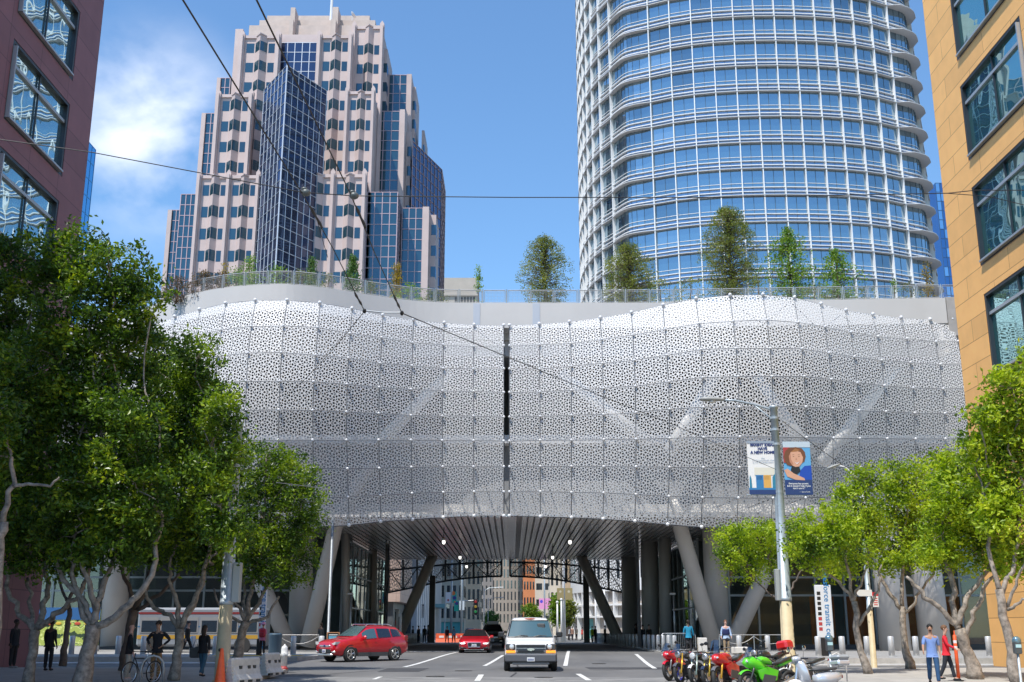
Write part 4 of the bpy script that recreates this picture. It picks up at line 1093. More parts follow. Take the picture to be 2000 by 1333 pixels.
# ================================================================== TREES
M_bark = mat('bark_grey', (.29, .25, .21), .9, var=.6, scale=6, bump=1.0)
M_barkd = mat('bark_brown', (.15, .125, .11), .9, var=.4, scale=3, bump=.6)
D_, Mi, Li, Ye = (.022, .05, .010), (.055, .115, .016), (.19, .29, .022), (.46, .52, .03)  # dark and yellow ends carry shade and sunlit tips, besides young growth
LM_left = leafmat('ficus_leaf_shaded', [(0, D_), (.35, Mi), (.75, (.14, .235, .02)), (1, (.38, .45, .03))], .34, .36)  # shade on the left row put into the leaf colours
LM_right = leafmat('ficus_leaf_sunlit', [(0, Mi), (.35, Li), (.55, (.35, .47, .03)), (1, Ye)], .4, .40)  # same leaf, with the sun on the right row put into its colours
LM_mid = leafmat('ficus_leaf_half_sunlit', [(0, D_), (.35, Mi), (.7, Li), (1, (.34, .42, .03))], .36, .38)  # same leaf for partly sunlit crowns, light and shade in the colours
def leaves(mb, c, rad, ncl, per, size, rnd, shell=.55, cr=.30, flat=1.0):
    """clumps of single leaves through an ellipsoid; every leaf is one small folded blade"""
    V, Fc = mb.v, mb.f
    for _ in range(ncl):
        while True:
            d = Vector((rnd.uniform(-1, 1), rnd.uniform(-1, 1), rnd.uniform(-1, 1)))
            if .05 < d.length < 1: break
        d = d.normalized()*(shell+(1-shell)*rnd.random()**.7 if rnd.random() < .8 else rnd.random()*.9)
        q = Vector((c.x+d.x*rad[0], c.y+d.y*rad[1], c.z+d.z*rad[2])); k = cr*rnd.uniform(.6, 1.35)
        for _ in range(per):
            p = q+Vector((rnd.gauss(0, k*.55), rnd.gauss(0, k*.55), rnd.gauss(0, k*.45)*flat))
            a = Vector((rnd.gauss(0, 1), rnd.gauss(0, 1), rnd.gauss(.3, .8))).normalized()
            b = a.orthogonal().normalized(); b = (Matrix.Rotation(rnd.uniform(0, 6.28), 3, a) @ b)
            l = size*rnd.uniform(.7, 1.35); w_ = l*.24; n = a.cross(b)*(l*.10)
            i = len(V)
            V += [tuple(p-a*l*.5), tuple(p+b*w_+n), tuple(p+a*l*.5), tuple(p-b*w_+n)]
            Fc += [(i, i+1, i+2), (i, i+2, i+3)]
def bend(P, rnd, k=.05):
    """add wobble between the given points"""
    o = []
    for i in range(len(P)-1):
        a, b = P[i], P[i+1]; L = (b-a).length
        for q in range(4):
            t = q/4; o.append(a+(b-a)*t+(Vector((rnd.gauss(0, 1), rnd.gauss(0, 1), rnd.gauss(0, .5)))*L*k if (q or i) else Vector()))
    return o+[P[-1]]
def tree(name, label, Y, trunk, limbs, blobs, lm, seed, dens=1.0, leaf=.15, group=None, bark=None, z0=KH, cat_='tree', per=38, depth=1.0):
    """trunk: [(px, py, radius)], limbs: [[(px, py, dY, radius)...]], blobs: [(px, py, rx, ry[, dY])], in photo pixels at depth Y"""
    rnd = random.Random(seed); b0 = W(trunk[0][0], trunk[0][1], Y)
    t = empty(name, (b0.x, Y, z0), label, cat_, group)
    tf = .82; trunk = [(q[0], q[1], q[2]*tf) for q in trunk]; limbs = [[(q[0], q[1], q[2], q[3]*.84) for q in lb] for lb in limbs]
    tb = MB(); P = [Vector((b0.x, Y, z0))]; Rr = [trunk[0][2]*1.25]
    for px, py, r in trunk[1 if trunk[0][1] > 1318 else 0:]:
        p = W(px, py, Y)
        if p.z > z0+.15: P.append(p); Rr.append(r)
    n = len(P)
    PP = bend(P, rnd, .02); RR = [Rr[min(int(i/4), n-1)]*(1-(i/4) % 1)+Rr[min(int(i/4)+1, n-1)]*((i/4) % 1) for i in range(len(PP))]
    tb.tube(PP, RR, 10); fork = P[-1]; ends = [(fork, Rr[-1]*.6)]
    for lb in limbs:
        Q = [W(q[0], q[1], Y+q[2]) for q in lb]; rs = [q[3] for q in lb]
        QQ = bend(Q, rnd, .045); m = len(Q); rr = [rs[min(i//4, m-1)]*(1-(i/4) % 1)+rs[min(i//4+1, m-1)]*((i/4) % 1) for i in range(len(QQ))]
        tb.tube(QQ, rr, 7); ends.append((Q[-1], rs[-1]))
        for k in range(1, len(QQ)-1, 3):
            if rnd.random() < .5: ends.append((QQ[k], rr[k]*.6))
    lf = MB()
    for bl in blobs:
        px, py, rx, ry = bl[:4]; dY = bl[4] if len(bl) > 4 else rnd.uniform(-.8, .8)
        c = W(px, py, Y+dY); s = F/((Y+dY)*CT+(c.z-CH)*ST); rad = (rx/s, rx/s*depth, ry/s)
        vol = rad[0]*rad[2]
        ncl = int(26*vol*dens)+8
        leaves(lf, c, rad, ncl, per, leaf, rnd, .5, .34)
        e = min(ends, key=lambda q: (q[0]-c).length)
        tip = c+Vector((0, 0, rad[2]*.3))
        tb.tube(bend([e[0], (e[0]+c)/2+Vector((0, 0, .1)), c, tip], rnd, .06), [max(e[1]*.8, .035)]*4+[max(e[1]*.6, .03)]*4+[.025]*4+[.012], 6)
        for _ in range(3):
            u = Vector((rnd.uniform(-1, 1), rnd.uniform(-1, 1), rnd.uniform(-.6, .9))).normalized(); tb.tube(bend([c, c+Vector((u.x*rad[0], u.y*rad[1], u.z*rad[2]))*.8], rnd, .08), [.025, .022, .018, .015, .01], 5)
    tb.build('trunk', bark or M_bark, t, smooth=True, world=True); lf.build('crown', lm, t, world=True)
    return t
# left row, front to back
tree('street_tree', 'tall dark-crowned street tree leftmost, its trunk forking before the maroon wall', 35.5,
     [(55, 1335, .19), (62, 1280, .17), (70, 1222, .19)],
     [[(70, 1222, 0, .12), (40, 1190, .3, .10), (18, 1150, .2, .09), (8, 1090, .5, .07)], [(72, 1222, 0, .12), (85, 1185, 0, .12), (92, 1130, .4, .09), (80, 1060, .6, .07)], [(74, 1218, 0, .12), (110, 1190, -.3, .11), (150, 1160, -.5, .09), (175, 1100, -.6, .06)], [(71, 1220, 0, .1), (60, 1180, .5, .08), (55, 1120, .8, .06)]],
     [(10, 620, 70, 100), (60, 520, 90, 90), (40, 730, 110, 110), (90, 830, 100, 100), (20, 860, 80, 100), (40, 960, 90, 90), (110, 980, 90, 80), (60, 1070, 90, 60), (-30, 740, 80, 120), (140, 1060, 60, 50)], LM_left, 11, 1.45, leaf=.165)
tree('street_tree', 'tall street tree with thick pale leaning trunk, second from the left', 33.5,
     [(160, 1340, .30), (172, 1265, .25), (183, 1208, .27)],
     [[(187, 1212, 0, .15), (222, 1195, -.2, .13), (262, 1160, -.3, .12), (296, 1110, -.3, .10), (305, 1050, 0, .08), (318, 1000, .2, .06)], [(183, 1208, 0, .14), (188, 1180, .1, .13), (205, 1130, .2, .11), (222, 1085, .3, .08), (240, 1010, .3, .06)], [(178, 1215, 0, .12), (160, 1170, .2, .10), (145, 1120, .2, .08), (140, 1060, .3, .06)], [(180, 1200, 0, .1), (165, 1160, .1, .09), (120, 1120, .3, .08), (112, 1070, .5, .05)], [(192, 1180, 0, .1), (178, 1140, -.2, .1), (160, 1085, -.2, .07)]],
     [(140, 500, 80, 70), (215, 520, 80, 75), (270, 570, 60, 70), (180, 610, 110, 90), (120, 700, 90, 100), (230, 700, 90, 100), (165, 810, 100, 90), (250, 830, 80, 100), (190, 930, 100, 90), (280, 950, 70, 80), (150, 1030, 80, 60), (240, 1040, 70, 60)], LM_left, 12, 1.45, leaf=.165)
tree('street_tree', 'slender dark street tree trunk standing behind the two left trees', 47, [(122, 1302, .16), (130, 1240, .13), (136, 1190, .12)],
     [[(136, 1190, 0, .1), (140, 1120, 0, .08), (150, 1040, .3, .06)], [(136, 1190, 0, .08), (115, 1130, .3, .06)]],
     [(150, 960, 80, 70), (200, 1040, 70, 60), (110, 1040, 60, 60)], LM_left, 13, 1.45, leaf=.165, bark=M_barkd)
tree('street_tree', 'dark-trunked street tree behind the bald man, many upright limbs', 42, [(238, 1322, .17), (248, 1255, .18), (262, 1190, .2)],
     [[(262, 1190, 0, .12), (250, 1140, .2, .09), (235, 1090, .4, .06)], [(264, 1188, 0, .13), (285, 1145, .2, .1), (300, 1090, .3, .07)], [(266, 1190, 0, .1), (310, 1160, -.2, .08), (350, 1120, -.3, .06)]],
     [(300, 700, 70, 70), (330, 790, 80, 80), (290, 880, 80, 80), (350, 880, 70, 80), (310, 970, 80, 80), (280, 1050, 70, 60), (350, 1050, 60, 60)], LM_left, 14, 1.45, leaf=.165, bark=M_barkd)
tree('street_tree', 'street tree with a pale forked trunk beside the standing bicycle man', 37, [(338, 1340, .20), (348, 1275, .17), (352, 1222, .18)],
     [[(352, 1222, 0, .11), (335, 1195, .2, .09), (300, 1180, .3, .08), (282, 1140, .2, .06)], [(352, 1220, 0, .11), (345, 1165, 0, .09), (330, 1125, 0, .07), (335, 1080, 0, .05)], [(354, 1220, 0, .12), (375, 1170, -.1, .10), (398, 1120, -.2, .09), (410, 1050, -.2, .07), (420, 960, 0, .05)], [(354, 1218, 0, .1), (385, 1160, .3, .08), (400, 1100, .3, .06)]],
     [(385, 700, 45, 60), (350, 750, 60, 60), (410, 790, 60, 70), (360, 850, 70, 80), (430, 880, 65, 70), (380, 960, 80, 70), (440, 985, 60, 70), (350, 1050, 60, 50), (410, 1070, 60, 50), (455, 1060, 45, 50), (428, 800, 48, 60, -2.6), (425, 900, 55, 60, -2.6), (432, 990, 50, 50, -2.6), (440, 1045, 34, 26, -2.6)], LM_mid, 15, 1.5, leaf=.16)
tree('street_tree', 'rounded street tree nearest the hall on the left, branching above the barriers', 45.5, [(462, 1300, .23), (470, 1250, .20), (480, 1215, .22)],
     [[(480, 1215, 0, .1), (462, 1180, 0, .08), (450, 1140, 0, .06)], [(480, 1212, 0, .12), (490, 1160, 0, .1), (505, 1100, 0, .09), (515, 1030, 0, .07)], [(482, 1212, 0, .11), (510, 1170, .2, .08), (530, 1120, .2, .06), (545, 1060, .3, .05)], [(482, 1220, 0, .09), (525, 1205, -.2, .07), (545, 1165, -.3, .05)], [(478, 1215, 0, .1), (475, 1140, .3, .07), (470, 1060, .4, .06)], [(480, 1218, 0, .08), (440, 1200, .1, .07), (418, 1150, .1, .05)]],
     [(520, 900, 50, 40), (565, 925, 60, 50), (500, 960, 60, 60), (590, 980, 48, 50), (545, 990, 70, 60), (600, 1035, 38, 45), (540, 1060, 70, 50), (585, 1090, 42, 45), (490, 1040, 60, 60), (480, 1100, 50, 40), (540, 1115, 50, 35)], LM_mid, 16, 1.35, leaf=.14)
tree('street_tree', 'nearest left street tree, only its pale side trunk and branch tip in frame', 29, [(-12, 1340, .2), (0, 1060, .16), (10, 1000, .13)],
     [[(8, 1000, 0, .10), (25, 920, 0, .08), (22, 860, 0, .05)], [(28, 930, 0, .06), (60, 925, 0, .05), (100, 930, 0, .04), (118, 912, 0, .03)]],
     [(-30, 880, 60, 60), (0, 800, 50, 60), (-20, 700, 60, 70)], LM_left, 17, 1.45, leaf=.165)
# right row
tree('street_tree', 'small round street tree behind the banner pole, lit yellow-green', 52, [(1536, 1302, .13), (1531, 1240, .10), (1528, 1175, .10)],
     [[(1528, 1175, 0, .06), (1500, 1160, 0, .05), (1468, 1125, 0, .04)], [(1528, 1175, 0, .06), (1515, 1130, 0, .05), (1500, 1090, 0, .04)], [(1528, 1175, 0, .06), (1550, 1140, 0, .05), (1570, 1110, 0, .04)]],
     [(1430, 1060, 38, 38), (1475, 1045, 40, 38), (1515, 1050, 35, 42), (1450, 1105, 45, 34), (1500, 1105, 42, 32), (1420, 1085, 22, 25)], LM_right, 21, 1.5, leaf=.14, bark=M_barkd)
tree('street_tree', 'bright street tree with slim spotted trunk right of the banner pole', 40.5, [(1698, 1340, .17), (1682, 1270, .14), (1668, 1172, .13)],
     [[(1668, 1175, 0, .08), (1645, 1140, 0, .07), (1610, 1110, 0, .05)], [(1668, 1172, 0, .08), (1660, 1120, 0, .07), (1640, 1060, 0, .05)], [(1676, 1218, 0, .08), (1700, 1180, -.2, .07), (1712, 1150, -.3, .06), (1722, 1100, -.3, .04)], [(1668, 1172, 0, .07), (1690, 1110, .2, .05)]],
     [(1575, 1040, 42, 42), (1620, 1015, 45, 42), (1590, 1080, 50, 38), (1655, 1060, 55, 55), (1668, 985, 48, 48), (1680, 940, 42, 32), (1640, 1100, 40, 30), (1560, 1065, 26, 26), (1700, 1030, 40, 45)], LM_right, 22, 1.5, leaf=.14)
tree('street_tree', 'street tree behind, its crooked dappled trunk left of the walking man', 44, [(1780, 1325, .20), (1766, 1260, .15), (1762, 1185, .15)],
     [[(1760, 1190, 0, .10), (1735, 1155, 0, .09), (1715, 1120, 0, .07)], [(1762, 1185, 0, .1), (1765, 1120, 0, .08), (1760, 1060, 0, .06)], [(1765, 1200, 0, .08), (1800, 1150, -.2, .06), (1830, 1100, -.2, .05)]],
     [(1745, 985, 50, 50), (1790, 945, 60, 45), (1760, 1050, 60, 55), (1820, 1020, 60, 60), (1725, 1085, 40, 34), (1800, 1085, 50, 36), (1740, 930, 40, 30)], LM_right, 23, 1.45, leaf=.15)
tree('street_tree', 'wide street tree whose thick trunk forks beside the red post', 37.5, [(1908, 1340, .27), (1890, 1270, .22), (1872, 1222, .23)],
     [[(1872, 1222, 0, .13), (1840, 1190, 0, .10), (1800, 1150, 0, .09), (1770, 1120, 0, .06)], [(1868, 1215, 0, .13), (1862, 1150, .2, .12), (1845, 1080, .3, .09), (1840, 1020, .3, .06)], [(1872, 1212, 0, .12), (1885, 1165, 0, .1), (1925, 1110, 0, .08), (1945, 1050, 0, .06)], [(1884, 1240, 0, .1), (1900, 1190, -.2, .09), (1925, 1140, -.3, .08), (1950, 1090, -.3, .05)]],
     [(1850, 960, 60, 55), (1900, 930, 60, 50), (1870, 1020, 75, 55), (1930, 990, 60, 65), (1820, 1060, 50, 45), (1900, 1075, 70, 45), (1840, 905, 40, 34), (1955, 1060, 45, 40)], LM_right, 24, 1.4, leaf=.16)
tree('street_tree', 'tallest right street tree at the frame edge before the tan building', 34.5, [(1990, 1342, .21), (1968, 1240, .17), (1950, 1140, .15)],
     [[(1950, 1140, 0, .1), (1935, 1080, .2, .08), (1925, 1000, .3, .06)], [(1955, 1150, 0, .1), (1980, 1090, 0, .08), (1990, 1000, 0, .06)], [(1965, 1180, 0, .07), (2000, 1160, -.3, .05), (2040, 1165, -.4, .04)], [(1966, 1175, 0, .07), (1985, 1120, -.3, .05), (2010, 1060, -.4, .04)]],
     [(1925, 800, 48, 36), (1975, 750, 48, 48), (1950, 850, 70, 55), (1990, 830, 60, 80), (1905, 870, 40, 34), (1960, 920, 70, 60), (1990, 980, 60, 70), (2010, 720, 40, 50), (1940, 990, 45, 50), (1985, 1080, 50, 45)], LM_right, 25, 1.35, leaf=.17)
# ---- the roof garden
M_stem = mat('stem_brown', (.12, .09, .06), .9)
def roofplant(name, label, px, yb, yt, hw, Y, lm, seed, kind='oval', n=900, leaf=.13, cat_='tree', group=None):
    rnd = random.Random(seed); b = W(px, yb, Y); top = W(px, yt, Y); s = F/(Y*CT+(b.z-CH)*ST); H = top.z-22.4; r = hw/s*1.12; n = int(n*1.2)
    t = empty(name, (b.x, Y, 22.4), label, cat_, group); z0 = 22.4
    tb = MB().tube(bend([Vector((b.x, Y, z0)), Vector((b.x, Y, z0+H*.5)), Vector((b.x+rnd.uniform(-.1, .1), Y, z0+H*.93))], rnd, .015), [.09, .08, .08, .07, .06, .05, .04, .03, .015], 6)
    lf = MB(); V, Fc = lf.v, lf.f
    for _ in range(n//14):
        h = rnd.random()
        lo = .30 if kind in ('oval', 'loose') else .08
        hh = lo+(1-lo)*h
        if kind == 'cone': w_ = (1-h)**.8
        elif kind == 'round': w_ = math.sin(math.pi*min(max(h*.9+.08, 0), 1))**.6
        elif kind == 'loose': w_ = (math.sin(math.pi*min(h*.85+.14, 1))**.7)*rnd.choice((.5, .8, 1, 1.15))
        elif kind == 'narrow': w_ = (1-h)**.4*.9
        else: w_ = math.sin(math.pi*min(h**.85*.92+.06, 1))**.55
        a = rnd.uniform(0, 6.283)
        if kind in ('oval', 'loose', 'round'): w_ *= .70+.42*abs(math.sin(h*7+seed+1.5*math.sin(a*2+seed)))
        rr = r*w_*math.sqrt(rnd.random())*1.02; q = Vector((b.x+rr*math.cos(a), Y+rr*math.sin(a), z0+H*hh*.985))
        if kind in ('loose', 'oval') and rnd.random() < .4: tb.tube([Vector((b.x, Y, z0+H*hh*.9)), q], [.025, .01], 4)
        for _ in range(14):
            p = q+Vector((rnd.gauss(0, .13), rnd.gauss(0, .13), rnd.gauss(0, .13))); u = Vector((rnd.gauss(0, 1), rnd.gauss(0, 1), rnd.gauss(.3, .8))).normalized(); v = (Matrix.Rotation(rnd.uniform(0, 6.28), 3, u) @ u.orthogonal()).normalized()
            l = leaf*rnd.uniform(.7, 1.3); i = len(V); V += [tuple(p-u*l*.5), tuple(p+v*l*.27), tuple(p+u*l*.5), tuple(p-v*l*.27)]; Fc.append((i, i+1, i+2, i+3))
    tb.build('trunk', M_stem, t, world=True, smooth=True); lf.build('crown', lm, t, world=True); return t
LO = leafmat('olive_leaf', [(0, (.06, .085, .02)), (.5, (.15, .18, .035)), (1, (.31, .30, .06))], .5, .35)
LG = leafmat('bright_leaf', [(0, (.06, .13, .02)), (.5, (.14, .25, .03)), (1, (.30, .38, .05))], .45, .4)
LC = leafmat('conifer_leaf', [(0, (.03, .08, .02)), (.6, (.08, .17, .03)), (1, (.16, .25, .04))], .5, .2)
LY = leafmat('yellow_leaf', [(0, (.13, .10, .015)), (.6, (.30, .20, .02)), (1, (.40, .28, .03))], .5, .35)
LR = leafmat('grass_red_leaf', [(0, (.07, .05, .03)), (.6, (.15, .09, .06)), (1, (.22, .16, .08))], .6, .3)
LS = leafmat('shrub_leaf', [(0, (.05, .07, .02)), (.6, (.12, .15, .03)), (1, (.28, .27, .07))], .5, .3)
roofplant('roof_tree', 'small round green roof tree left of the prism tower base', 487, 545, 500, 19, 73, LG, 1, 'round', 2200)
roofplant('roof_tree', 'tiny yellow roof tree leftmost above the curved parapet', 438, 548, 516, 9, 72, LY, 2, 'narrow', 700)
roofplant('roof_conifer', 'smaller dark green conical tree on the roof', 608, 545, 504, 19, 74, LC, 3, 'cone', 2200)
roofplant('roof_conifer', 'larger bright conical tree on the roof below the hanging wires', 688, 553, 501, 26, 74, LC, 4, 'cone', 3400)
roofplant('roof_tree', 'narrow yellow-brown roof tree in front of blue glass', 773, 572, 511, 13, 74, LY, 5, 'narrow', 1300)
roofplant('roof_tree', 'spindly thin green roof sapling right of the beige concrete building', 935, 575, 519, 8, 75, LG, 6, 'narrow', 420)
roofplant('roof_tree', 'large oval grey-green roof tree standing alone against blue sky', 1065, 575, 462, 46, 78, LO, 7, 'oval', 9000, .12)
roofplant('roof_tree', 'broad olive roof tree at the left foot of the round tower', 1230, 575, 478, 48, 78, LO, 8, 'oval', 10000, .12)
roofplant('roof_tree', 'tallest olive roof tree before the round tower', 1430, 575, 406, 55, 78, LO, 9, 'oval', 15000, .12)
roofplant('roof_tree', 'airy bright green maple on the roof right of the tallest tree', 1545, 575, 446, 46, 77, LG, 10, 'loose', 4600, .17)
roofplant('roof_tree', 'low yellow-green maple on the roof with sparse leaves', 1638, 575, 490, 44, 77, LG, 11, 'loose', 3000, .18)
roofplant('roof_tree', 'thin golden roof sapling rightmost, before the patchwork glass tower', 1813, 575, 510, 10, 76, LY, 12, 'narrow', 700)
roofplant('roof_tree', 'short golden-green roof sapling near the right end of the railing', 1748, 576, 546, 10, 76, LG, 13, 'narrow', 400)
# planting close behind the railing
for i, (px, py, hw, ht, lm, lab) in enumerate([
    (345, 575, 26, 34, LR, 'red-brown feathery grass at the far left end of the roof railing'), (395, 562, 26, 30, LR, 'red-brown feathery grass clump behind the curved railing'),
    (430, 556, 24, 22, LR, 'third tuft of reddish grass behind the curved railing'), (462, 552, 22, 24, LG, 'low green shrub beside the round roof tree'),
    (540, 546, 34, 26, LG, 'arching green fern shrub under the glass prism'), (590, 548, 30, 18, LS, 'yellow-green shrub left of the smaller conifer'),
    (640, 554, 30, 20, LS, 'yellow-green shrub between the two conifers'), (725, 568, 28, 18, LS, 'pale shrub right of the larger conifer'),
    (800, 580, 34, 26, LG, 'green shrub right of the yellow-brown tree'), (850, 586, 26, 16, LS, 'small shrub left of the beige concrete building'),
    (1290, 578, 40, 30, LO, 'grey-green shrub right of the broad olive tree'), (1350, 578, 40, 34, LO, 'grey-green shrub left of the tallest roof tree'),
    (1480, 576, 44, 36, LO, 'dense grey shrub right of the tallest roof tree'), (1590, 576, 30, 20, LS, 'low yellow shrub between the two maples'),
    (1690, 576, 34, 18, LS, 'low shrub right of the sparse maple'), (1780, 575, 34, 20, LS, 'tawny shrub between the two golden saplings')]):
    Y = 72.4 if px < 900 else 74.5
    if px < 620: Y = 69.5
    roofplant('roof_shrub', lab, px, py, py-ht, hw, Y, lm, 40+i, 'round', 900 if lm is not LR else 1200, .12, 'shrub')
# ================================================================== STREET FURNITURE
M_tanp = mat('pole_tan_paint', (.52, .43, .27), .5, var=.14, scale=2.5)
M_gal = mat('pole_galvanised', (.40, .46, .50), .45, .35, var=.14, scale=3)
M_bol = mat('bollard_steel', (.60, .60, .60), .4, .3, var=.08, scale=6)
M_blk = mat('black_plastic', (.02, .02, .022), .4)
M_whp = mat('white_paint', (.80, .80, .80), .45)
M_og = mat('safety_orange', (.85, .12, .03), .5, var=.15, scale=5)
M_rubber = mat('rubber', (.025, .025, .025), .7)
M_chrome = mat('chrome', (.75, .75, .75), .15, 1.0)
M_ink = mat('navy_ink', (.02, .04, .16), .6)
M_blu = mat('sign_blue', (.03, .20, .45), .6)
def gp(px, py, z=0.0): return G(px, py, z)
# ---- bollards
def bollard(loc, label, group, h=.98, r=.15, first=[None, None], z=PF_):
    if first[0] is None:
        t = empty('bollard', (0, 0, 0), label, 'bollard', group)
        MB().lathe([(.19, 0), (.19, .03), (.152, .035)], n=14).build('base_ring', M_bol, t, smooth=False)
        MB().lathe([(r, .03), (r, h-.03), (r-.03, h), (.0001, h+.004)], n=14).build('post', M_bol, t, smooth=True)
        first[0] = t; o = t
    else: o = copy_tree(first[0])
    o.location = loc; o['label'] = label; o['group'] = group; return o
for px, wh in ((139, 'beside the slender dark trunk'), (184, 'right of the thick pale leaning trunk'), (230, 'left of the bald man'), (279, 'right of the bald man'), (375, 'left of the long-haired woman'), (420, 'beside the foot of the tall left pole')):
    p = W(px, 1276, 62); bollard((p.x, 62, PF_), 'shaded steel bollard at the left plaza kerb, '+wh, 'left plaza bollards')
p = W(572, 1282, 61); bollard((p.x, 61, PF_), 'sunlit steel bollard alone beside the chain railing, left of the red SUV', 'left plaza bollards near the corner')
p = W(627, 1282, 61.5); bollard((p.x, 61.5, PF_), 'steel bollard just in front of the red SUV nose', 'left plaza bollards near the corner')
for px, wh in ((1599, 'left of the white totem'), (1646, 'just right of the white totem'), (1695, 'left of the pole with the parking sign'), (1742, 'right of the pole with the parking sign'), (1790, 'left of the walking man in blue'), (1888, 'right of the thick forked trunk'), (1933, 'rightmost of the row')):
    p = W(px, 1280, 57.5); bollard((p.x, 57.5, PF_), 'sunlit steel bollard before the right hall front, '+wh, 'right plaza bollards')
for px, Y in ((1444, 66), (1500, 66)):
    p = W(px, 1270, Y); bollard((p.x, Y, PF_), 'steel bollard standing behind the %s' % ('white concrete block' if px < 1480 else 'red top box of the dark scooter'), 'bollards by the round column')
for k in range(46):
    Y = 67+2.5*k
    if Y < 134: bollard((9.55, Y, PF_), 'steel bollard in the close row along the right kerb of the underpass', 'right underpass bollards').scale = (.82, .82, 1)
    Y = 77.5+2.1*k
    if Y < 134: bollard((-9.75, Y, PF_), 'steel bollard in the close row along the left kerb of the underpass', 'left underpass bollards').scale = (.82, .82, 1)
# ---- big tan and galvanised poles
def bigpole(px, pyb, Y, r0, r1, htop, ysplit, label, name='trolley_pole', z=KH):
    b = W(px, pyb, Y); t = empty(name, (b.x, Y, z), label, 'pole')
    zs = W(px, ysplit, Y).z-z; H = htop-z; rs = r0+(r1-r0)*zs/H
    MB().lathe([(r0*1.25, 0), (r0*1.25, .06), (r0, .07), (rs, zs)], n=18).build('painted_base', M_tanp, t, smooth=True)
    MB().lathe([(rs+.012, zs), (rs+.012, zs+.12), (rs, zs+.125), (r1, H), (r1*1.25, H+.01), (r1*1.25, H+.10), (.01, H+.14)], n=18).build('shaft', M_gal, t, smooth=True)
    return t, b, H
def bands(t, hs, r):
    for h in hs: MB().lathe([(r+.006, h), (r+.03, h+.01), (r+.03, h+.08), (r+.006, h+.09)], n=16).build('clamp_band', M_gal, t, smooth=False)
mp_, mb_, mH = bigpole(1543, 1318, 41, .245, .135, 9.75, 1171, 'tall tapered pole carrying two banners and a cobra lamp, tan at its foot')
bands(mp_, [9.2, 8.75, 8.2, 6.4, 5.9], .15)
# arm with lamp head
M_lamph = mat('lamp_head_grey', (.33, .34, .33), .5)
p0 = Vector((0, 0, 9.25)); q = [W(1517, 803, 41)-Vector((mb_.x, 41, KH)), W(1505, 797, 41)-Vector((mb_.x, 41, KH)), W(1470, 787, 41)-Vector((mb_.x, 41, KH)), W(1435, 780, 41)-Vector((mb_.x, 41, KH)), W(1412, 779, 41)-Vector((mb_.x, 41, KH))]
MB().tube(q, [.055, .05, .045, .045, .045], 8).tube([q[0]-Vector((0, 0, .5)), q[1]-Vector((.0, 0, .35)), q[2]], .03, 6).build('lamp_arm', M_gal, mp_, smooth=True)
def cobra(parent, c, d, s=1.0):
    """lamp head hanging at point c, long axis along d"""
    d = d.normalized(); mb = MB(); n = 10
    vs = []
    prof = [(-.42, .02, .02), (-.38, .11, .06), (-.15, .15, .09), (.12, .14, .085), (.32, .08, .06), (.42, .045, .045)]
    u = d.cross(Vector((0, 0, 1))).normalized(); w_ = u.cross(d)
    for x, a, b in prof:
        for j in range(n):
            t_ = 2*math.pi*j/n; bb = b*(1 if math.sin(t_) > 0 else .75); vs.append(c+(d*-x+u*(a*math.cos(t_))+w_*(-bb*-math.sin(t_)))*s)
    mb.add(vs, [(i*n+j, i*n+(j+1) % n, (i+1)*n+(j+1) % n, (i+1)*n+j) for i in range(len(prof)-1) for j in range(n)]+[tuple(range(n))[::-1], tuple((len(prof)-1)*n+j for j in range(n))])
    o = mb.build('lamp_head', M_lamph, parent, smooth=True); recalc(o)
    MB().ball(tuple(c-d*-.0+Vector((0, 0, -.07*s))), .11*s, 8, 5, (1.1, 1, .45)).build('lens', mat('lamp_lens', (.75, .75, .70), .3), o, smooth=True)
cobra(mp_, q[-1]+Vector((-.42, 0, .02)), Vector((-1, 0, .02)), 1.15)
# ---- banners: each hangs from two short brackets on the pole
def banner(pxs, pys, Y, name, label, build_fn, off=.02):
    a = W(pxs[0], pys[0], Y); b = W(pxs[1], pys[0], Y); c = W(pxs[0], pys[1], Y)
    wd, hg = b.x-a.x, a.z-c.z
    t = empty(name, (a.x+wd/2, Y, c.z), label, 'banner', 'banners on the tall right pole')
    n = 8; mb = MB(); vs = []
    for i in range(n+1):
        for j in range(n+1):
            x = -wd/2+wd*i/n; z = hg*j/n; vs.append((x, .02*math.sin(3.1*i/n+2*j/n)*math.sin(math.pi*j/n), z))
    k = n+1
    mb.add(vs, [(i*k+j, (i+1)*k+j, (i+1)*k+j+1, i*k+j+1) for i in range(n) for j in range(n)])
    build_fn(t, wd, hg, mb); t.scale = (1, .35, 1); return t
def flat(parent, name, poly, y, m):
    """a printed shape on the banner face"""
    mb = MB(); n = len(poly); mb.add([(p[0], y, p[1]) for p in poly], [tuple(range(n))]); return mb.build(name, m, parent)
M_bw = mat('banner_white', (.80, .80, .79), .6); M_bk = mat('banner_navy', (.02, .05, .17), .6)
def rect(x0, x1, z0, z1): return [(x0, z0), (x1, z0), (x1, z1), (x0, z1)]
def Mt(x, y, z): return Matrix.Translation((x, y, z)) @ Matrix.Rotation(math.pi/2, 4, 'X')
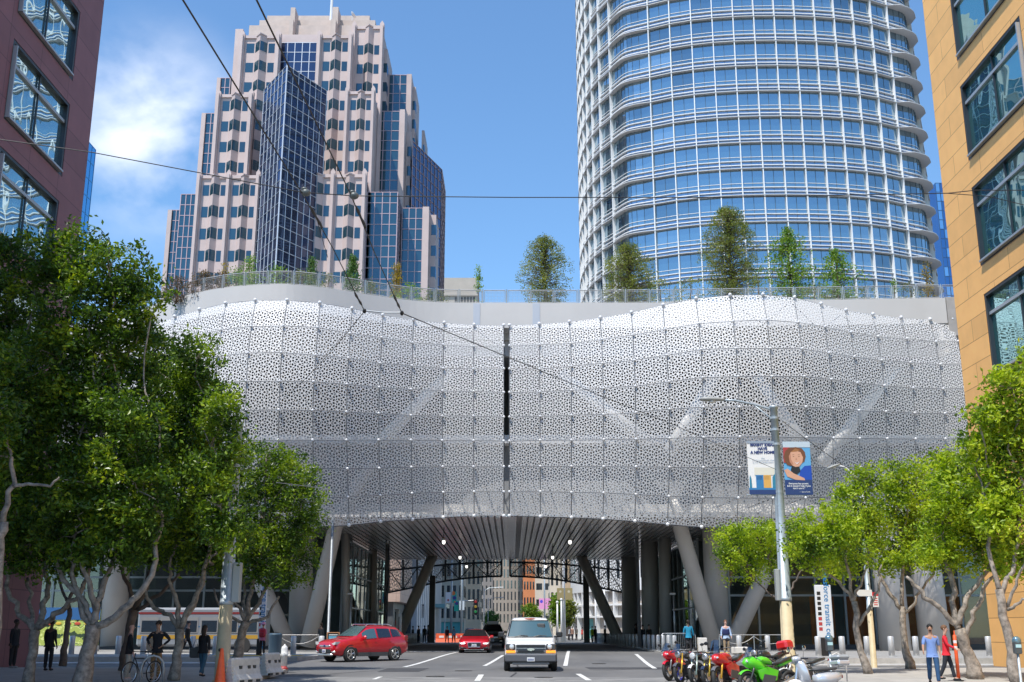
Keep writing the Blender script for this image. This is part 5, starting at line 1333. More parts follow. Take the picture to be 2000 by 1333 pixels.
def bannerA(t, w_, h, mb):
    mb.build('cloth', M_bw, t, smooth=True); X = -w_/2
    text('headline', 'BRIGHT IDEAS\nHAVE\nA NEW HOME', .142, M_ink, t, Mt(0.0, -.035, h*.855), bold=.008)
    text('small_text', 'Visit\nThe Commonwealth Club\nat 110 The Embarcadero', .078, mat('banner_grey_ink', (.24, .32, .44), .6), t, Mt(0, -.035, h*.635))
    flat(t, 'top_strip', rect(X, -X, h*.955, h), -.034, mat('banner_slate', (.28, .34, .42), .6))
    flat(t, 'bottom_strip', rect(X, -X, 0, h*.085), -.034, M_bk)
    flat(t, 'skyline_base', rect(X, -X, h*.085, h*.12), -.033, M_blu)
    flat(t, 'printed_building', rect(X+w_*.24, X+w_*.48, h*.12, h*.36), -.036, M_blu)
    flat(t, 'printed_building', rect(X+w_*.48, X+w_*.72, h*.12, h*.36), -.037, mat('print_orange', (.70, .40, .10), .6))
    flat(t, 'printed_sky', rect(X+w_*.2, -X, h*.36, h*.50), -.034, mat('print_cream', (.72, .70, .60), .6))
    flat(t, 'printed_tower', [(X+w_*.76, h*.12), (X+w_*.98, h*.12), (X+w_*.97, h*.34), (X+w_*.90, h*.38), (X+w_*.875, h*.56), (X+w_*.85, h*.38), (X+w_*.77, h*.32)], -.038, mat('print_teal', (.03, .22, .34), .6))
    flat(t, 'printed_tower', [(X+w_*.02, h*.12), (X+w_*.1, h*.12), (X+w_*.09, h*.3), (X+w_*.05, h*.36), (X+w_*.03, h*.3)], -.038, MATS['print_teal'])
    for k in range(5): flat(t, 'window_bars', rect(X+w_*(.27+.035*k), X+w_*(.285+.035*k), h*.27, h*.345), -.039, M_bk); flat(t, 'window_bars', rect(X+w_*(.51+.035*k), X+w_*(.525+.035*k), h*.27, h*.345), -.039, mat('print_brown', (.42, .22, .06), .6))
def bannerB(t, w_, h, mb):
    mb.build('cloth', mat('banner_sky', (.12, .38, .66), .6), t, smooth=True); X = -w_/2
    f = lambda n, P, y, m: flat(t, n, [(X+w_*a, h*b) for a, b in P], y, m)
    f('top_strip', [(0, .89), (1, .89), (1, 1), (0, 1)], -.034, mat('banner_pale', (.50, .60, .68), .6))
    f('red_ground', [(0, .60), (.2, .60), (.25, .89), (0, .89)], -.034, mat('print_red', (.40, .05, .05), .6))
    f('navy_ground', [(0, 0), (1, 0), (1, .28), (0, .28)], -.034, M_bk)
    f('dark_hair', [(.05, .62), (.02, .72), (.08, .82), (.22, .88), (.48, .895), (.70, .87), (.80, .80), (.82, .72), (.76, .62), (.62, .58), (.25, .54), (.12, .56)], -.036, mat('print_hair', (.17, .065, .03), .6))
    f('portrait_face', [(.22, .62), (.20, .72), (.28, .80), (.45, .83), (.64, .80), (.72, .70), (.68, .60), (.56, .53), (.42, .52), (.30, .55)], -.038, mat('print_skin', (.66, .36, .24), .6))
    f('black_collar', [(.24, .46), (.30, .55), (.56, .53), (.60, .44), (.45, .38), (.28, .40)], -.037, M_blk)
    f('blue_jacket', [(.50, .28), (.60, .46), (.76, .54), (1, .55), (1, .28)], -.0375, mat('print_blue', (.01, .07, .42), .6))
    f('portrait_hand', [(0, .46), (.12, .49), (.34, .40), (.72, .31), (.74, .27), (.40, .28), (.10, .34)], -.040, MATS['print_skin'])
    f('hair_highlight', [(.28, .80), (.45, .87), (.62, .84), (.50, .81)], -.040, mat('print_hair_light', (.35, .15, .05), .6))
    for x in (.37, .57): f('eye', [(x-.035, .716), (x, .724), (x+.035, .716), (x, .710)], -.042, mat('print_hair', (.17, .065, .03), .6)); f('brow', [(x-.06, .742), (x, .756), (x+.06, .745), (x, .748)], -.042, mat('print_hair', (.17, .065, .03), .6))
    f('nose_shadow', [(.46, .70), (.50, .655), (.45, .648), (.44, .66)], -.042, mat('print_skin_shade', (.48, .22, .14), .6)); f('cheek_shade', [(.22, .62), (.20, .72), (.27, .78), (.28, .66), (.36, .57), (.30, .55)], -.0385, mat('print_skin_shade', (.48, .22, .14), .6)); f('lips', [(.37, .617), (.48, .600), (.61, .628), (.50, .566)], -.0415, mat('print_lips', (.45, .10, .09), .6))
    f('smile', [(.38, .615), (.48, .595), (.60, .625), (.49, .575)], -.042, M_bw)
    text('quote', 'Everyone has power,\nbut it doesn\u2019t help if you\ndon\u2019t use it.\u201d', .088, M_bw, t, Mt(.0, -.042, h*.165), bold=.002)
    text('quote_name', '\u2014 Sylvia Earle', .07, M_bw, t, Mt(w_*.2, -.042, h*.055))
banner((1458, 1518), (862, 966), 40.9, 'street_banner', 'white banner reading bright ideas have a new home, left of the pole', bannerA)
banner((1528, 1581), (863, 967), 40.9, 'street_banner', 'blue banner with a smiling woman portrait and a quote, right of the pole', bannerB)
br_ = MB()
for zz in (865, 964):
    a = W(1458, zz, 41); b = W(1583, zz, 41); br_.tube([Vector((a.x-mb_.x, 0, a.z-KH)), Vector((b.x-mb_.x, 0, b.z-KH))], .02, 5)
br_.build('banner_brackets', M_gal, mp_)
MB().bbox(-.34, -.17, -.16, .12, W(1520, 1172, 41).z-.1, W(1520, 1130, 41).z+.25).build('control_box', mat('box_grey', (.36, .38, .37), .5), mp_)
bp_, bb_, bH = bigpole(432, 1334, 35.8, .23, .15, 8.2, 1172, 'tall tapered pole among the left trees, tan foot beside the orange cone')
MB().bbox(.17, .42, -.14, .14, W(450, 1170, 36).z-.1, W(450, 1130, 36).z+.5).build('control_box', MATS['box_grey'], bp_)
MB().ball((-.05, -.23, .98), .05, 8, 5).build('hand_hole', M_blk, bp_)
sp_, sb_, sH = bigpole(1708, 1309, 46.5, .125, .08, 6.9, 1192, 'thinner pole with parking sign, tan foot, between the right trees', 'lamp_post', .0)
a0 = Vector((sb_.x, 46.5, 0)); aq = [W(1690, 985, 46.5)-a0, W(1680, 950, 46.5)-a0, W(1668, 928, 46.5)-a0, W(1650, 912, 46.5)-a0, W(1635, 910, 46.5)-a0]
MB().tube([Vector((0, 0, 6.8)), aq[0], aq[1], aq[2], aq[3], aq[4]], .035, 8).build('lamp_arm', M_whp, sp_, smooth=True)
cobra(sp_, aq[-1]+Vector((-.15, 0, -.03)), Vector((-1, 0, -.35)), .75)
# parking sign and street name blade
a = W(1703, 1157, 46.3); b = W(1717, 1186, 46.3)
sg = empty('parking_sign', ((a.x+b.x)/2, 46.3, b.z), 'small red and white parking sign on the thin right pole', 'sign')
w_, h_ = b.x-a.x, a.z-b.z
MB().box(-w_/2, w_/2, 0, .012, 0, h_).build('plate', M_whp, sg); flat(sg, 'red_header', rect(-w_/2, w_/2, h_*.74, h_), -.003, mat('sign_red', (.65, .03, .04), .5))
for k in range(4): flat(sg, 'red_marks', rect(-w_*.33, w_*.33, h_*(.12+.14*k), h_*(.18+.14*k)), -.003, MATS['sign_red'])
bl = empty('direction_blade', (sb_.x, 46.4, W(1690, 1158, 46).z), 'small white arrow blade on the thin right pole', 'sign')
MB().prism([(-.55, 0), (-.42, .13), (.12, .13), (.12, -.13), (-.42, -.13)], -.01, .01, 'y').build('plate', M_whp, bl)
# tree-hidden signs near the hall: wayfinding totems
M_tot = mat('totem_white', (.78, .80, .82), .4); M_txt = mat('totem_blue', (.02, .22, .50), .5)
def totem(pxl, pxr, pyt, pyb, Y, label, txt, z=PF_):
    a, b = W(pxl, pyb, Y), W(pxr, pyt, Y); t = empty('wayfinding_totem', ((a.x+b.x)/2, Y, z), label, 'sign', None)
    w_ = b.x-a.x; zb, zt = a.z-z, b.z-z
    MB().bbox(-w_/2, w_/2, 0, .16, zb, zt).build('panel', M_tot, t); MB().bbox(-w_/2-.04, w_*.15, -.02, .2, 0, zb).build('plinth', M_blk, t)
    if txt:
        text('lettering', txt, .42, M_txt, t, Matrix.Translation((w_*.2, -.006, (zb+zt)/2+.1)) @ Matrix.Rotation(math.pi/2, 4, 'X') @ Matrix.Rotation(-math.pi/2, 4, 'Z'), bold=.004)
    for k in range(8): flat(t, 'pictogram', rect(-w_*.40, -w_*.18, zb+.35+(zt-zb-.6)*k/8, zb+.52+(zt-zb-.6)*k/8), -.006, M_blk if k > 2 else mat('picto_red', (.5, .06, .06), .6))
    return t
totem(1598, 1622, 1143, 1246, 58.5, 'tall white totem lettered salesforce transit center among the right trees', 'salesforce transit center')
totem(503, 522, 1140, 1248, 60.5, 'tall white totem lettered salesforce transit center behind the pink-hatted person', 'salesforce transit center')
totem(770, 779, 1190, 1232, 96, 'narrow white icon totem left of the far left bollards', '')
totem(777, 785, 1200, 1240, 88, 'second narrow white icon totem, just behind the red SUV tail', '')
# slender galvanised lighting masts by the hall
for px, Y, r, lab in ((641, 68, .09, 'slender galvanised mast beside the front left leaning column'), (752, 92, .17, 'thick galvanised mast before the left lobby glass'), (1249, 84, .13, 'galvanised mast before the dark right columns')):
    b = W(px, 1240, Y); t = empty('lighting_mast', (b.x, Y, PF_), lab, 'pole'); MB().lathe([(r*1.6, 0), (r*1.6, .05), (r, .06), (r, SZ-PF_-.5)], n=12).build('shaft', M_steel, t, smooth=True); MB().lathe([(r, SZ-PF_-.5), (r*1.3, SZ-PF_-.45), (r*1.3, SZ-PF_-.2)], n=12).build('collar', M_steel, t)
for px, Y, lab in ((683, 80, 'short grey lamp mast left of the lobby glass'), (1318, 80, 'short blue-grey lamp mast near the right round column')):
    b = W(px, 1240, Y); t = empty('lighting_mast', (b.x, Y, PF_), lab, 'pole'); MB().tube([(0, 0, 0), (0, 0, 3.7)], .06, 8).build('shaft', M_steel, t, smooth=True); MB().bbox(-.25, .15, -.1, .1, 3.7, 3.85).build('lamp_head', M_cd, t)
# ---- chain railing, left; low rail right
def lowrail(x0, x1, Y, label, h=1.0):
    t = empty('low_railing', ((x0+x1)/2, Y, PF_), label, 'railing'); L = (x1-x0)/2
    MB().tube([(-L, 0, h), (L, 0, h)], .02, 6).build('top_rail', M_cd, t)
    n = max(int(2*L/1.8), 1)
    for k in range(n+1): x = -L+2*L*k/n; MB().tube([(x, 0, 0), (x, 0, h)], .03, 6).build('post', M_steel, t)
    for k in range(n):
        x0_, x1_ = -L+2*L*k/n, -L+2*L*(k+1)/n
        MB().tube([(x0_+(x1_-x0_)*q/8, 0, h-.08-.45*(1-((q-4)/4)**2)) for q in range(9)], .014, 5).build('chain', M_cd, t)
lowrail(W(545, 1250, 70).x, W(622, 1250, 70).x, 70, 'low steel railing with hanging chains before the left columns')
lowrail(W(1405, 1250, 70).x, W(1540, 1250, 70).x, 70, 'low steel railing behind the parked motorcycles')
# ---- litter bin, A-board, barricade, blocks
p = W(537, 1262, 64); t = empty('litter_bin', (p.x, 64, PF_), 'dark blue litter bin beside the pink-hatted person', 'bin')
MB().lathe([(.34, 0), (.36, .06), (.38, 1.0), (.40, 1.05), (.3, 1.12)], n=14).build('body', mat('bin_blue', (.05, .09, .13), .5), t, smooth=True); MB().lathe([(.2, 1.12), (.22, 1.14), (.05, 1.16)], n=12).build('lid', M_blk, t)
p = W(650, 1262, 66); t = empty('chalkboard_sign', (p.x, 66, PF_), 'small black chalkboard sign in a wooden frame behind the red SUV', 'sign')
MB().box(-.32, .32, 0, .03, .2, 1.12).build('board', mat('chalkboard', (.015, .03, .04), .7), t)
mb = MB().box(-.37, -.32, -.02, .05, 0, 1.17).box(.32, .37, -.02, .05, 0, 1.17).box(-.32, .32, -.02, .05, 1.12, 1.17).box(-.32, .32, -.02, .05, .15, .2); mb.build('frame', mat('wood_frame', (.45, .22, .10), .6), t)
flat(t, 'chalk_drawing', rect(-.25, .2, .75, .95), -.003, mat('chalk_blue', (.10, .35, .50), .7)); flat(t, 'chalk_drawing', rect(-.25, .25, 1.0, 1.04), -.003, M_whp); flat(t, 'chalk_drawing', rect(-.22, .15, .5, .62), -.003, mat('chalk_green', (.06, .35, .25), .7))
def barricade(p, rz, label):
    t = empty('crowd_barrier', (p.x, p.y, PF_), label, 'barrier', None, rz)
    MB().tube([(-1, 0, .1), (-1, 0, 1.0), (-.9, 0, 1.1), (.9, 0, 1.1), (1, 0, 1.0), (1, 0, .1)], .025, 6).tube([(-1, 0, .2), (1, 0, .2)], .02, 6).build('frame', M_steel, t)
    for x in [-.88+.11*k for k in range(17)]: MB().tube([(x, 0, .2), (x, 0, 1.1)], .01, 4).build('bar', M_steel, t)
    for x in (-.75, .75): MB().tube([(x, -.25, 0), (x, 0, .12), (x, .25, 0)], .02, 5).build('foot', M_steel, t)
barricade(W(1326, 1270, 66), .1, 'steel crowd barrier with upright bars beside the right bollard row')
barricade(W(1308, 1262, 72), 1.3, 'steel crowd barrier edge-on behind the right bollard row')
for px0, px1, pt, Y, lab in ((1365, 1381, 1246, 66, 'upright white concrete block behind the motorcycles'), (1429, 1461, 1264, 62, 'low wide white concrete block behind the motorcycles')):
    a, b = W(px0, 1280, Y), W(px1, pt, Y); t = empty('concrete_block', ((a.x+b.x)/2, Y, PF_), lab, 'block'); w_ = (b.x-a.x)/2; h_ = b.z-PF_
    MB().bbox(-w_, w_, 0, .5, .05, h_, .03).build('block', mat('block_white', (.66, .64, .60), .7, var=.1, scale=3), t); MB().box(-w_*.7, w_*.7, .08, .42, 0, .05).build('plinth', M_blk, t)
# ---- hydrant
p = gp(556, 1306, .0); t = empty('fire_hydrant', (W(556, 1306, 43.6).x, 43.4, KH), 'white fire hydrant with red foot at the left kerb corner', 'hydrant')
MB().lathe([(.17, 0), (.17, .05), (.13, .07), (.12, .12)], n=14).build('foot', mat('hydrant_red', (.35, .04, .04), .5), t, smooth=True)
M_hy = mat('hydrant_white', (.66, .67, .68), .5, var=.2, scale=8)
MB().lathe([(.12, .12), (.12, .50), (.15, .52), (.15, .56), (.125, .58), (.13, .74), (.11, .82), (.06, .87), (.035, .88), (.035, .92), (.01, .925)], n=14).build('barrel', M_hy, t, smooth=True)
for s in (-1, 1): MB().lathe([(.055, 0), (.055, .08), (.07, .085), (.07, .11), (.03, .13), (.03, .15)], n=10, axis='x').xf(Matrix.Scale(s, 4, Vector((1, 0, 0)))).xf(Matrix.Translation((s*.11, 0, .5))).build('side_cap', M_cd, t)
MB().lathe([(.07, 0), (.07, -.08), (.085, -.085), (.085, -.12), (.03, -.14)], (0, -.10, .55), 10, 'y').build('front_cap', M_hy, t)
# ---- cone
def cone(p, label, h=1.05, z=KH, s=1.0):
    t = empty('traffic_cone', (p.x, p.y, z), label, 'cone')
    MB().bbox(-.24*s, .24*s, -.24*s, .24*s, 0, .04, .02).build('base', M_og, t); MB().lathe([(.19*s, .04), (.17*s, .06), (.05*s, h-.02), (.035*s, h), (.01, h)], n=14).build('body', M_og, t, smooth=True); return t
c_ = W(430, 1331, 35.2); cone(Vector((c_.x+.02, 35.1, 0)), 'orange traffic cone standing before the tall left pole')
# ---- red and white delineator post
c_ = W(1868, 1330, 36.6); t = empty('delineator_post', (c_.x, 36.4, KH), 'thin orange post with white bands beside the forked right tree', 'post')
MB().lathe([(.15, 0), (.15, .03), (.06, .05)], n=12).build('base', M_blk, t); MB().lathe([(.055, .05), (.055, 1.40), (.03, 1.42)], n=12).build('tube', M_og, t, smooth=True)
for z in (.98, 1.16): MB().lathe([(.058, z), (.058, z+.09)], n=12).build('reflective_band', M_whp, t)
MB().tube([(0, 0, 1.40), (0, 0, 1.55)], .02, 6).build('top_handle', M_og, t)
# ---- plastic water barriers
M_pb = mat('plastic_white', (.56, .55, .52), .5, var=.16, scale=4)
def water_barrier(p, rz, label, L=1.6, first=[None]):
    t = empty('plastic_barrier', (p.x, p.y, KH), label, 'barrier', 'white plastic barriers', rz)
    prof = [(-.26, 0), (-.26, .12), (-.17, .30), (-.10, .60), (-.10, .86), (-.06, .92), (.06, .92), (.10, .86), (.10, .60), (.17, .30), (.26, .12), (.26, 0)]
    mb = MB(); n = len(prof); xs = [(-L/2, .6), (-L/2+.1, 1), (L/2-.1, 1), (L/2, .6)]
    vs = [(x, y*k, z*(1 if k == 1 else .97)) for x, k in xs for y, z in prof]
    mb.add(vs, [(i*n+j, i*n+(j+1) % n, (i+1)*n+(j+1) % n, (i+1)*n+j) for i in range(3) for j in range(n)]+[tuple(range(n)), tuple(3*n+j for j in range(n))[::-1]])
    recalc(mb.build('shell', M_pb, t))
    for x in (-.35, .12, .42): MB().box(x-.07, x+.07, -.135 if True else 0, -.09, .50, .62).build('socket', M_blk, t)
    for x in (-.45, 0, .45): MB().box(x-.12, x+.12, -.265, -.2, 0, .09).build('fork_slot', M_blk, t)
    t.scale = (1, 1, .80)
    for z in (.16, .30, .44, .58, .72): MB().box(-L/2-.04, -L/2+.06, -.19+z*.14, .19-z*.14, z, z+.05).build('end_rib', M_pb, t)
    return t
a, b, c_ = gp(452, 1329, KH), gp(512, 1320, KH), gp(545, 1311, KH)
water_barrier((a+b)/2+Vector((-.25, .5, 0)), math.atan2(b.y-a.y, b.x-a.x)*.8, 'nearer white plastic water barrier beside the orange cone')
water_barrier((b+c_)/2+Vector((-.15, .6, 0)), math.atan2(c_.y-b.y, c_.x-b.x)*.8, 'farther white plastic water barrier toward the hydrant', 1.15)
# ---- parking meters
M_mt = mat('meter_grey', (.10, .12, .13), .35, .4); M_mc = mat('meter_dome', (.20, .33, .40), .15, .6)
def meter(x, Y, label, double=False, z=KH):
    t = empty('parking_meter', (x, Y, z), label, 'parking meter', 'parking meters by the right kerb')
    MB().lathe([(.05, 0), (.05, .05), (.04, .06), (.04, .98)], n=10).build('post', M_gal, t, smooth=True)
    mb = MB().bbox(-.11, .11, -.09, .09, .95, 1.33, .03); mb.build('housing', M_mt, t)
    MB().ball((0, 0, 1.33), .135, 12, 7, (1, .85, .9)).build('dome', M_mc, t, smooth=True)
    MB().box(-.08, .08, -.10, -.088, 1.13, 1.22).build('label_plate', mat('meter_label', (.45, .68, .70), .5), t); return t
c_ = W(1622, 1290, 35.4); meter(c_.x, 35.4, 'parking meter behind the silver scooter top box')
c_ = W(1983, 1310, 33.5); meter(c_.x, 33.2, 'parking meter at the right frame edge before the tan wall')
# bike hoop beside the meter
t = empty('bike_hoop', (W(1640, 1320, 35.6).x, 35.8, KH), 'thin dark metal bicycle hoop right of the scooter', 'rack'); MB().tube([(-.28, 0, 0), (-.28, 0, .55), (-.2, 0, .78), (0, 0, .88), (.2, 0, .78), (.28, 0, .55), (.28, 0, 0)], .025, 7).build('hoop', M_cd, t, smooth=True); MB().box(-.36, .36, -.06, .06, 0, .015).build('foot_plate', M_cd, t)
# ---- left far side: mural, streetcar, blue information cube
t = empty('mural_hoarding', (W(120, 1250, 72).x, 71.5, PF_), 'hoarding with a yellow-green mural under a blue band behind the left trees', 'hoarding')
a, b = W(45, 1250, 71.5), W(206, 1187, 71.5); w_ = (b.x-a.x)/2; z0_, z1_ = .35, b.z-PF_
def muralmat():
    m = mat('mural_paint', (.5, .6, .1), .6); tt = m.node_tree; b_ = tt.nodes['Principled BSDF']; co = tt.nodes.new('ShaderNodeTexCoord'); v = tt.nodes.new('ShaderNodeTexVoronoi'); v.inputs['Scale'].default_value = 1.5
    n = tt.nodes.new('ShaderNodeTexNoise'); n.inputs['Scale'].default_value = 1.6; n.inputs['Detail'].default_value = 6
    r = tt.nodes.new('ShaderNodeValToRGB'); e = r.color_ramp.elements; r.color_ramp.interpolation = 'CONSTANT'
    e[0].position = 0; e[0].color = (.03, .06, .03, 1); e[1].position = .43; e[1].color = (.40, .48, .10, 1)
    for p_, c in ((.52, (.66, .72, .25, 1)), (.57, (.12, .18, .06, 1)), (.6, (.45, .55, .12, 1))): k = e.new(p_); k.color = c
    tt.links.new(co.outputs['Object'], n.inputs['Vector']); tt.links.new(n.outputs['Fac'], r.inputs[0]); tt.links.new(r.outputs[0], b_.inputs['Base Color']); return m
MB().box(-w_, w_, 0, .15, z0_, z1_).build('panel', muralmat(), t); MB().box(-w_, w_, -.03, .0, z1_-.75, z1_).build('blue_band', mat('mural_blue', (.03, .12, .30), .5), t); MB().box(-w_, w_, .02, .3, 0, z0_).build('base', M_cd, t)
for k in range(7): MB().ball((-w_*.75+k*w_*.24, -.03, z1_-.98), .2, 8, 4, (1, .1, .5)).build('painted_cap', mat('mural_red', (.55, .08, .04), .6) if k % 3 else mat('mural_gold', (.65, .45, .05), .6), t)
# bus waiting behind the trees
bx0, bx1 = W(262, 1250, 67), W(508, 1250, 67)
t = empty('city_bus', ((bx0.x+bx1.x)/2, 68.5, PF_), 'white city bus with red and yellow stripes passing behind the left trees', 'bus'); L = (bx1.x-bx0.x)/2; zt = W(300, 1187, 67).z-PF_
MB().bbox(-L, L, -1.2, 1.2, .35, zt, .12).build('body', mat('bus_white_in_shade', (.22, .24, .27), .4), t)  # white body darkened in colour to stand for shade behind the trees
MB().box(-L+.05, L-.05, -1.215, -1.2, zt-.38, zt-.26).build('red_stripe', mat('bus_red_in_shade', (.20, .03, .03), .4), t); MB().box(-L+.05, L-.05, -1.215, -1.2, .78, 1.0).build('yellow_stripe', mat('bus_yellow_in_shade', (.42, .24, .03), .5), t); MB().box(-L+.05, L-.05, -1.212, -1.2, 1.45, 1.52).build('blue_stripe', mat('bus_blue_in_shade', (.03, .12, .25), .5), t)  # stripe colours dimmed for the same shade
n = 6
for k in range(n):
    x0_ = -L+.2+(2*L-.3)*k/n; fr = MB().box(x0_, x0_+(2*L-.3)/n-.12, -1.225, -1.2, 1.12, zt-.55).build('window', mat('bus_frame', (.25, .25, .25), .4), t)
    MB().box(x0_+.08, x0_+(2*L-.3)/n-.2, -1.235, -1.226, 1.18, zt-.75).build('pane', glassmat('bus_glass', (.55, .7, .8), .35, .05, (.03, .05, .07)), fr)
for x in (-L*.7, L*.7): MB().lathe([(.48, -.15), (.48, .15), (.2, .16)], (x, -1.08, .42), 18, 'y').build('wheel', M_rubber, t)
# ---- beyond the underpass: lamp posts, banners, signals, barriers, trees
def farpole(px, Y, h, r, label, m=M_gal, name='lamp_post', arm=None):
    b = W(px, 1240, Y); t = empty(name, (b.x, Y, .34 if abs(b.x) > 8 else gz(Y)), label, 'pole'); MB().tube([(0, 0, 0), (0, 0, h)], [r, r*.7], 8).build('shaft', m, t, smooth=True)
    if arm: MB().tube([(0, 0, h-.5), (arm*.4, 0, h), (arm, 0, h+.1)], .06, 6).build('lamp_arm', m, t); MB().bbox(min(arm, arm*1.5), max(arm, arm*1.5), -.15, .15, h+.02, h+.2, .05).build('lamp_head', M_whp, t)
    else: MB().ball((0, 0, h), r*1.4, 8, 5).build('cap', m, t)
    return t, b
def farbanner(px0, px1, py0, py1, Y, cols, label):
    a, b = W(px0, py1, Y), W(px1, py0, Y); t = empty('street_banner', ((a.x+b.x)/2, Y, a.z), label, 'banner', 'banners beyond the underpass'); w_, h_ = (b.x-a.x)/2, b.z-a.z
    MB().box(-w_, w_, 0, .03, 0, h_).build('cloth', mat(*cols[0]), t)
    for k, (nm, c, r_) in enumerate(cols[1:]): flat(t, 'printed_shape', [(r_[0]*w_+r_[2]*w_*math.cos(q*.524), r_[1]*h_+r_[2]*w_*math.sin(q*.524)) for q in range(12)], -.004-.002*k, mat(nm, c, .6))
    return t
farpole(881, 158, 14, .16, 'grey pole carrying the first pair of bright banners past the underpass')
farpole(901, 150, 14, .17, 'grey pole carrying the second pair of banners past the underpass')
farbanner(870, 881, 1157, 1178, 157.9, [('ban_white', (.75, .76, .78), .6), ('ban_red', (.5, .1, .1), (0, .25, .4))], 'white banner with a red mark, upper left of the bright banners')
farbanner(882, 892, 1156, 1178, 157.9, [('ban_teal', (.02, .45, .35), .6), ('ban_orange', (.75, .20, .05), (-.3, .85, .8)), ('ban_indigo', (.06, .06, .30), (.1, .45, .75))], 'orange and teal swirl banner beyond the underpass, upper one')
farbanner(887, 896, 1174, 1194, 150.1, [('ban_teal', (.02, .45, .35), .6), ('ban_indigo', (.06, .06, .30), (.1, .75, .75)), ('ban_orange', (.75, .20, .05), (-.8, .9, .4))], 'teal swirl banner beyond the underpass, lower one')
farbanner(897, 907, 1174, 1192, 149.9, [('ban_pale', (.55, .63, .70), .6), ('ban_ink', (.05, .08, .2), (0, .85, .25))], 'pale blue banner right of the lower swirl banner')
farpole(1064, 165, 12, .14, 'grey pole with two pink banners past the underpass')
farbanner(1053, 1063, 1169, 1190, 164.8, [('ban_pink', (.85, .35, .62), .6), ('ban_blue', (.12, .08, .65), (-.1, .7, .6))], 'pink banner with a blue square, left of its pole')
farbanner(1065, 1076, 1169, 1190, 164.8, [('ban_pink', (.85, .35, .62), .6), ('ban_rose', (.80, .30, .50), (.1, .4, .4))], 'plain pink banner right of its pole')
farpole(1102, 140, 15, .2, 'tall white pole with olive banners past the underpass', M_whp)
farbanner(1088, 1101, 1149, 1172, 139.8, [('ban_olive', (.36, .29, .14), .6), ('ban_cream', (.6, .55, .4), (0, .7, .35))], 'olive brown banner left of the tall white pole')
farbanner(1104, 1118, 1149, 1172, 139.8, [('ban_olive', (.36, .29, .14), .6), ('ban_cream', (.6, .55, .4), (0, .7, .35))], 'olive brown banner right of the tall white pole')
farbanner(823, 829, 1180, 1207, 128, [('ban_white', (.75, .76, .78), .6), ('ban_ink', (.05, .08, .2), (0, .9, .5))], 'narrow white vertical sign on the pale fin building')
farpole(945, 210, 9, .1, 'distant lamp post with its arm over the road, left lane', arm=2.4); farpole(953, 240, 8, .1, 'second distant lamp post with its arm over the road', arm=2.2)
for px, Y, h, lab in ((1089, 135, 4.6, 'first white flagless post right of the van'), (1097, 138, 5.0, 'second white post right of the van'), (1078, 150, 4, 'third thin white post right of the van roof'), (1164, 150, 6.2, 'white post before the curved white building'), (1182, 145, 6.6, 'taller white post nearer the curved white building')):
    farpole(px, Y, h, .12, lab, M_whp, 'white_post')
for px, Y, lab in ((843, 119.5, 'black steel column post at the far left of the underpass'), (1146, 119.5, 'black steel column post at the far right of the underpass')):
    b = W(px, 1240, Y); t = empty('black_post', (b.x, Y, PF_), lab, 'post'); MB().box(-.3, .3, -.3, .3, .05, 6.9).build('shaft', M_blk, t); MB().box(-.4, .4, -.4, .4, 0, .05).build('base_plate', M_blk, t)
b = W(929, 1186, 175); t = empty('traffic_signal', (b.x, 175, b.z-1.2), 'black traffic signal hanging from its mast arm over the left lane', 'traffic light'); MB().bbox(-.35, .35, 0, .4, 0, 2.4).build('housing', M_blk, t); MB().tube([(0, .2, 2.2), (-4.5, .2, 2.0), (-4.7, .2, 1.9), (-4.8, .2, -b.z+1.4)], .09, 6).build('mast_arm', M_cd, t)
for k, c in enumerate(((.3, .02, .02), (.3, .2, .02), (.02, .2, .06))): MB().lathe([(.2, 0), (.22, -.15), (.2, -.16)], (0, 0, 2.0-.75*k), 10, 'y').build('lens', mat('signal_%s' % 'abc'[k], c, .4), t)
for px, Y, lab in ((866, 134, 'leftmost orange plastic barrier closing the far lane'), (882, 133, 'middle orange plastic barrier behind the two walkers'), (899, 132, 'right orange plastic barrier next to the red sedan')):
    b = W(px, 1250, Y); t = empty('orange_barrier', (b.x, Y, gz(Y)), lab, 'barrier', 'orange barriers in the far lane')
    mb = MB().prism([(-.3, 0), (-.15, .4), (-.12, 1.0), (.12, 1.0), (.15, .4), (.3, 0)], -.9, .9, 'x'); mb.build('shell', mat('barrier_orange', (.75, .13, .05), .5), t)
    MB().box(-.5, .5, -.17, -.13, .5, .75).build('socket', M_whp, t)
def fartree(px, pyb, pyt, hw, Y, lm, seed, label):
    rnd = random.Random(seed); b = W(px, pyb, Y); tp = W(px, pyt, Y); r = hw/(F/(Y*CT)); t = empty('street_tree', (b.x, Y, .3), label, 'tree', None)
    H = tp.z-.3; MB().tube([(0, 0, 0), (0.1, 0, H*.45), (0, 0, H*.9)], [.14, .11, .03], 6).build('trunk', M_barkd, t, smooth=True)
    lf = MB(); leaves(lf, Vector((b.x, Y, .3+H*.64)), (r*.85, r*.85, H*.34), 110, 26, .36, rnd, .4, .5); lf.build('crown', lm, t, world=True)
fartree(1037, 1235, 1177, 22, 190, LG, 61, 'round bright green tree behind the white van roof'); fartree(1087, 1240, 1160, 13, 150, LG, 62, 'slim bright green tree left of the tall white pole')
fartree(1111, 1240, 1165, 12, 152, LO, 63, 'slim brownish tree right of the tall white pole'); fartree(960, 1236, 1192, 18, 260, LC, 64, 'dark distant tree in the shade left of the van')
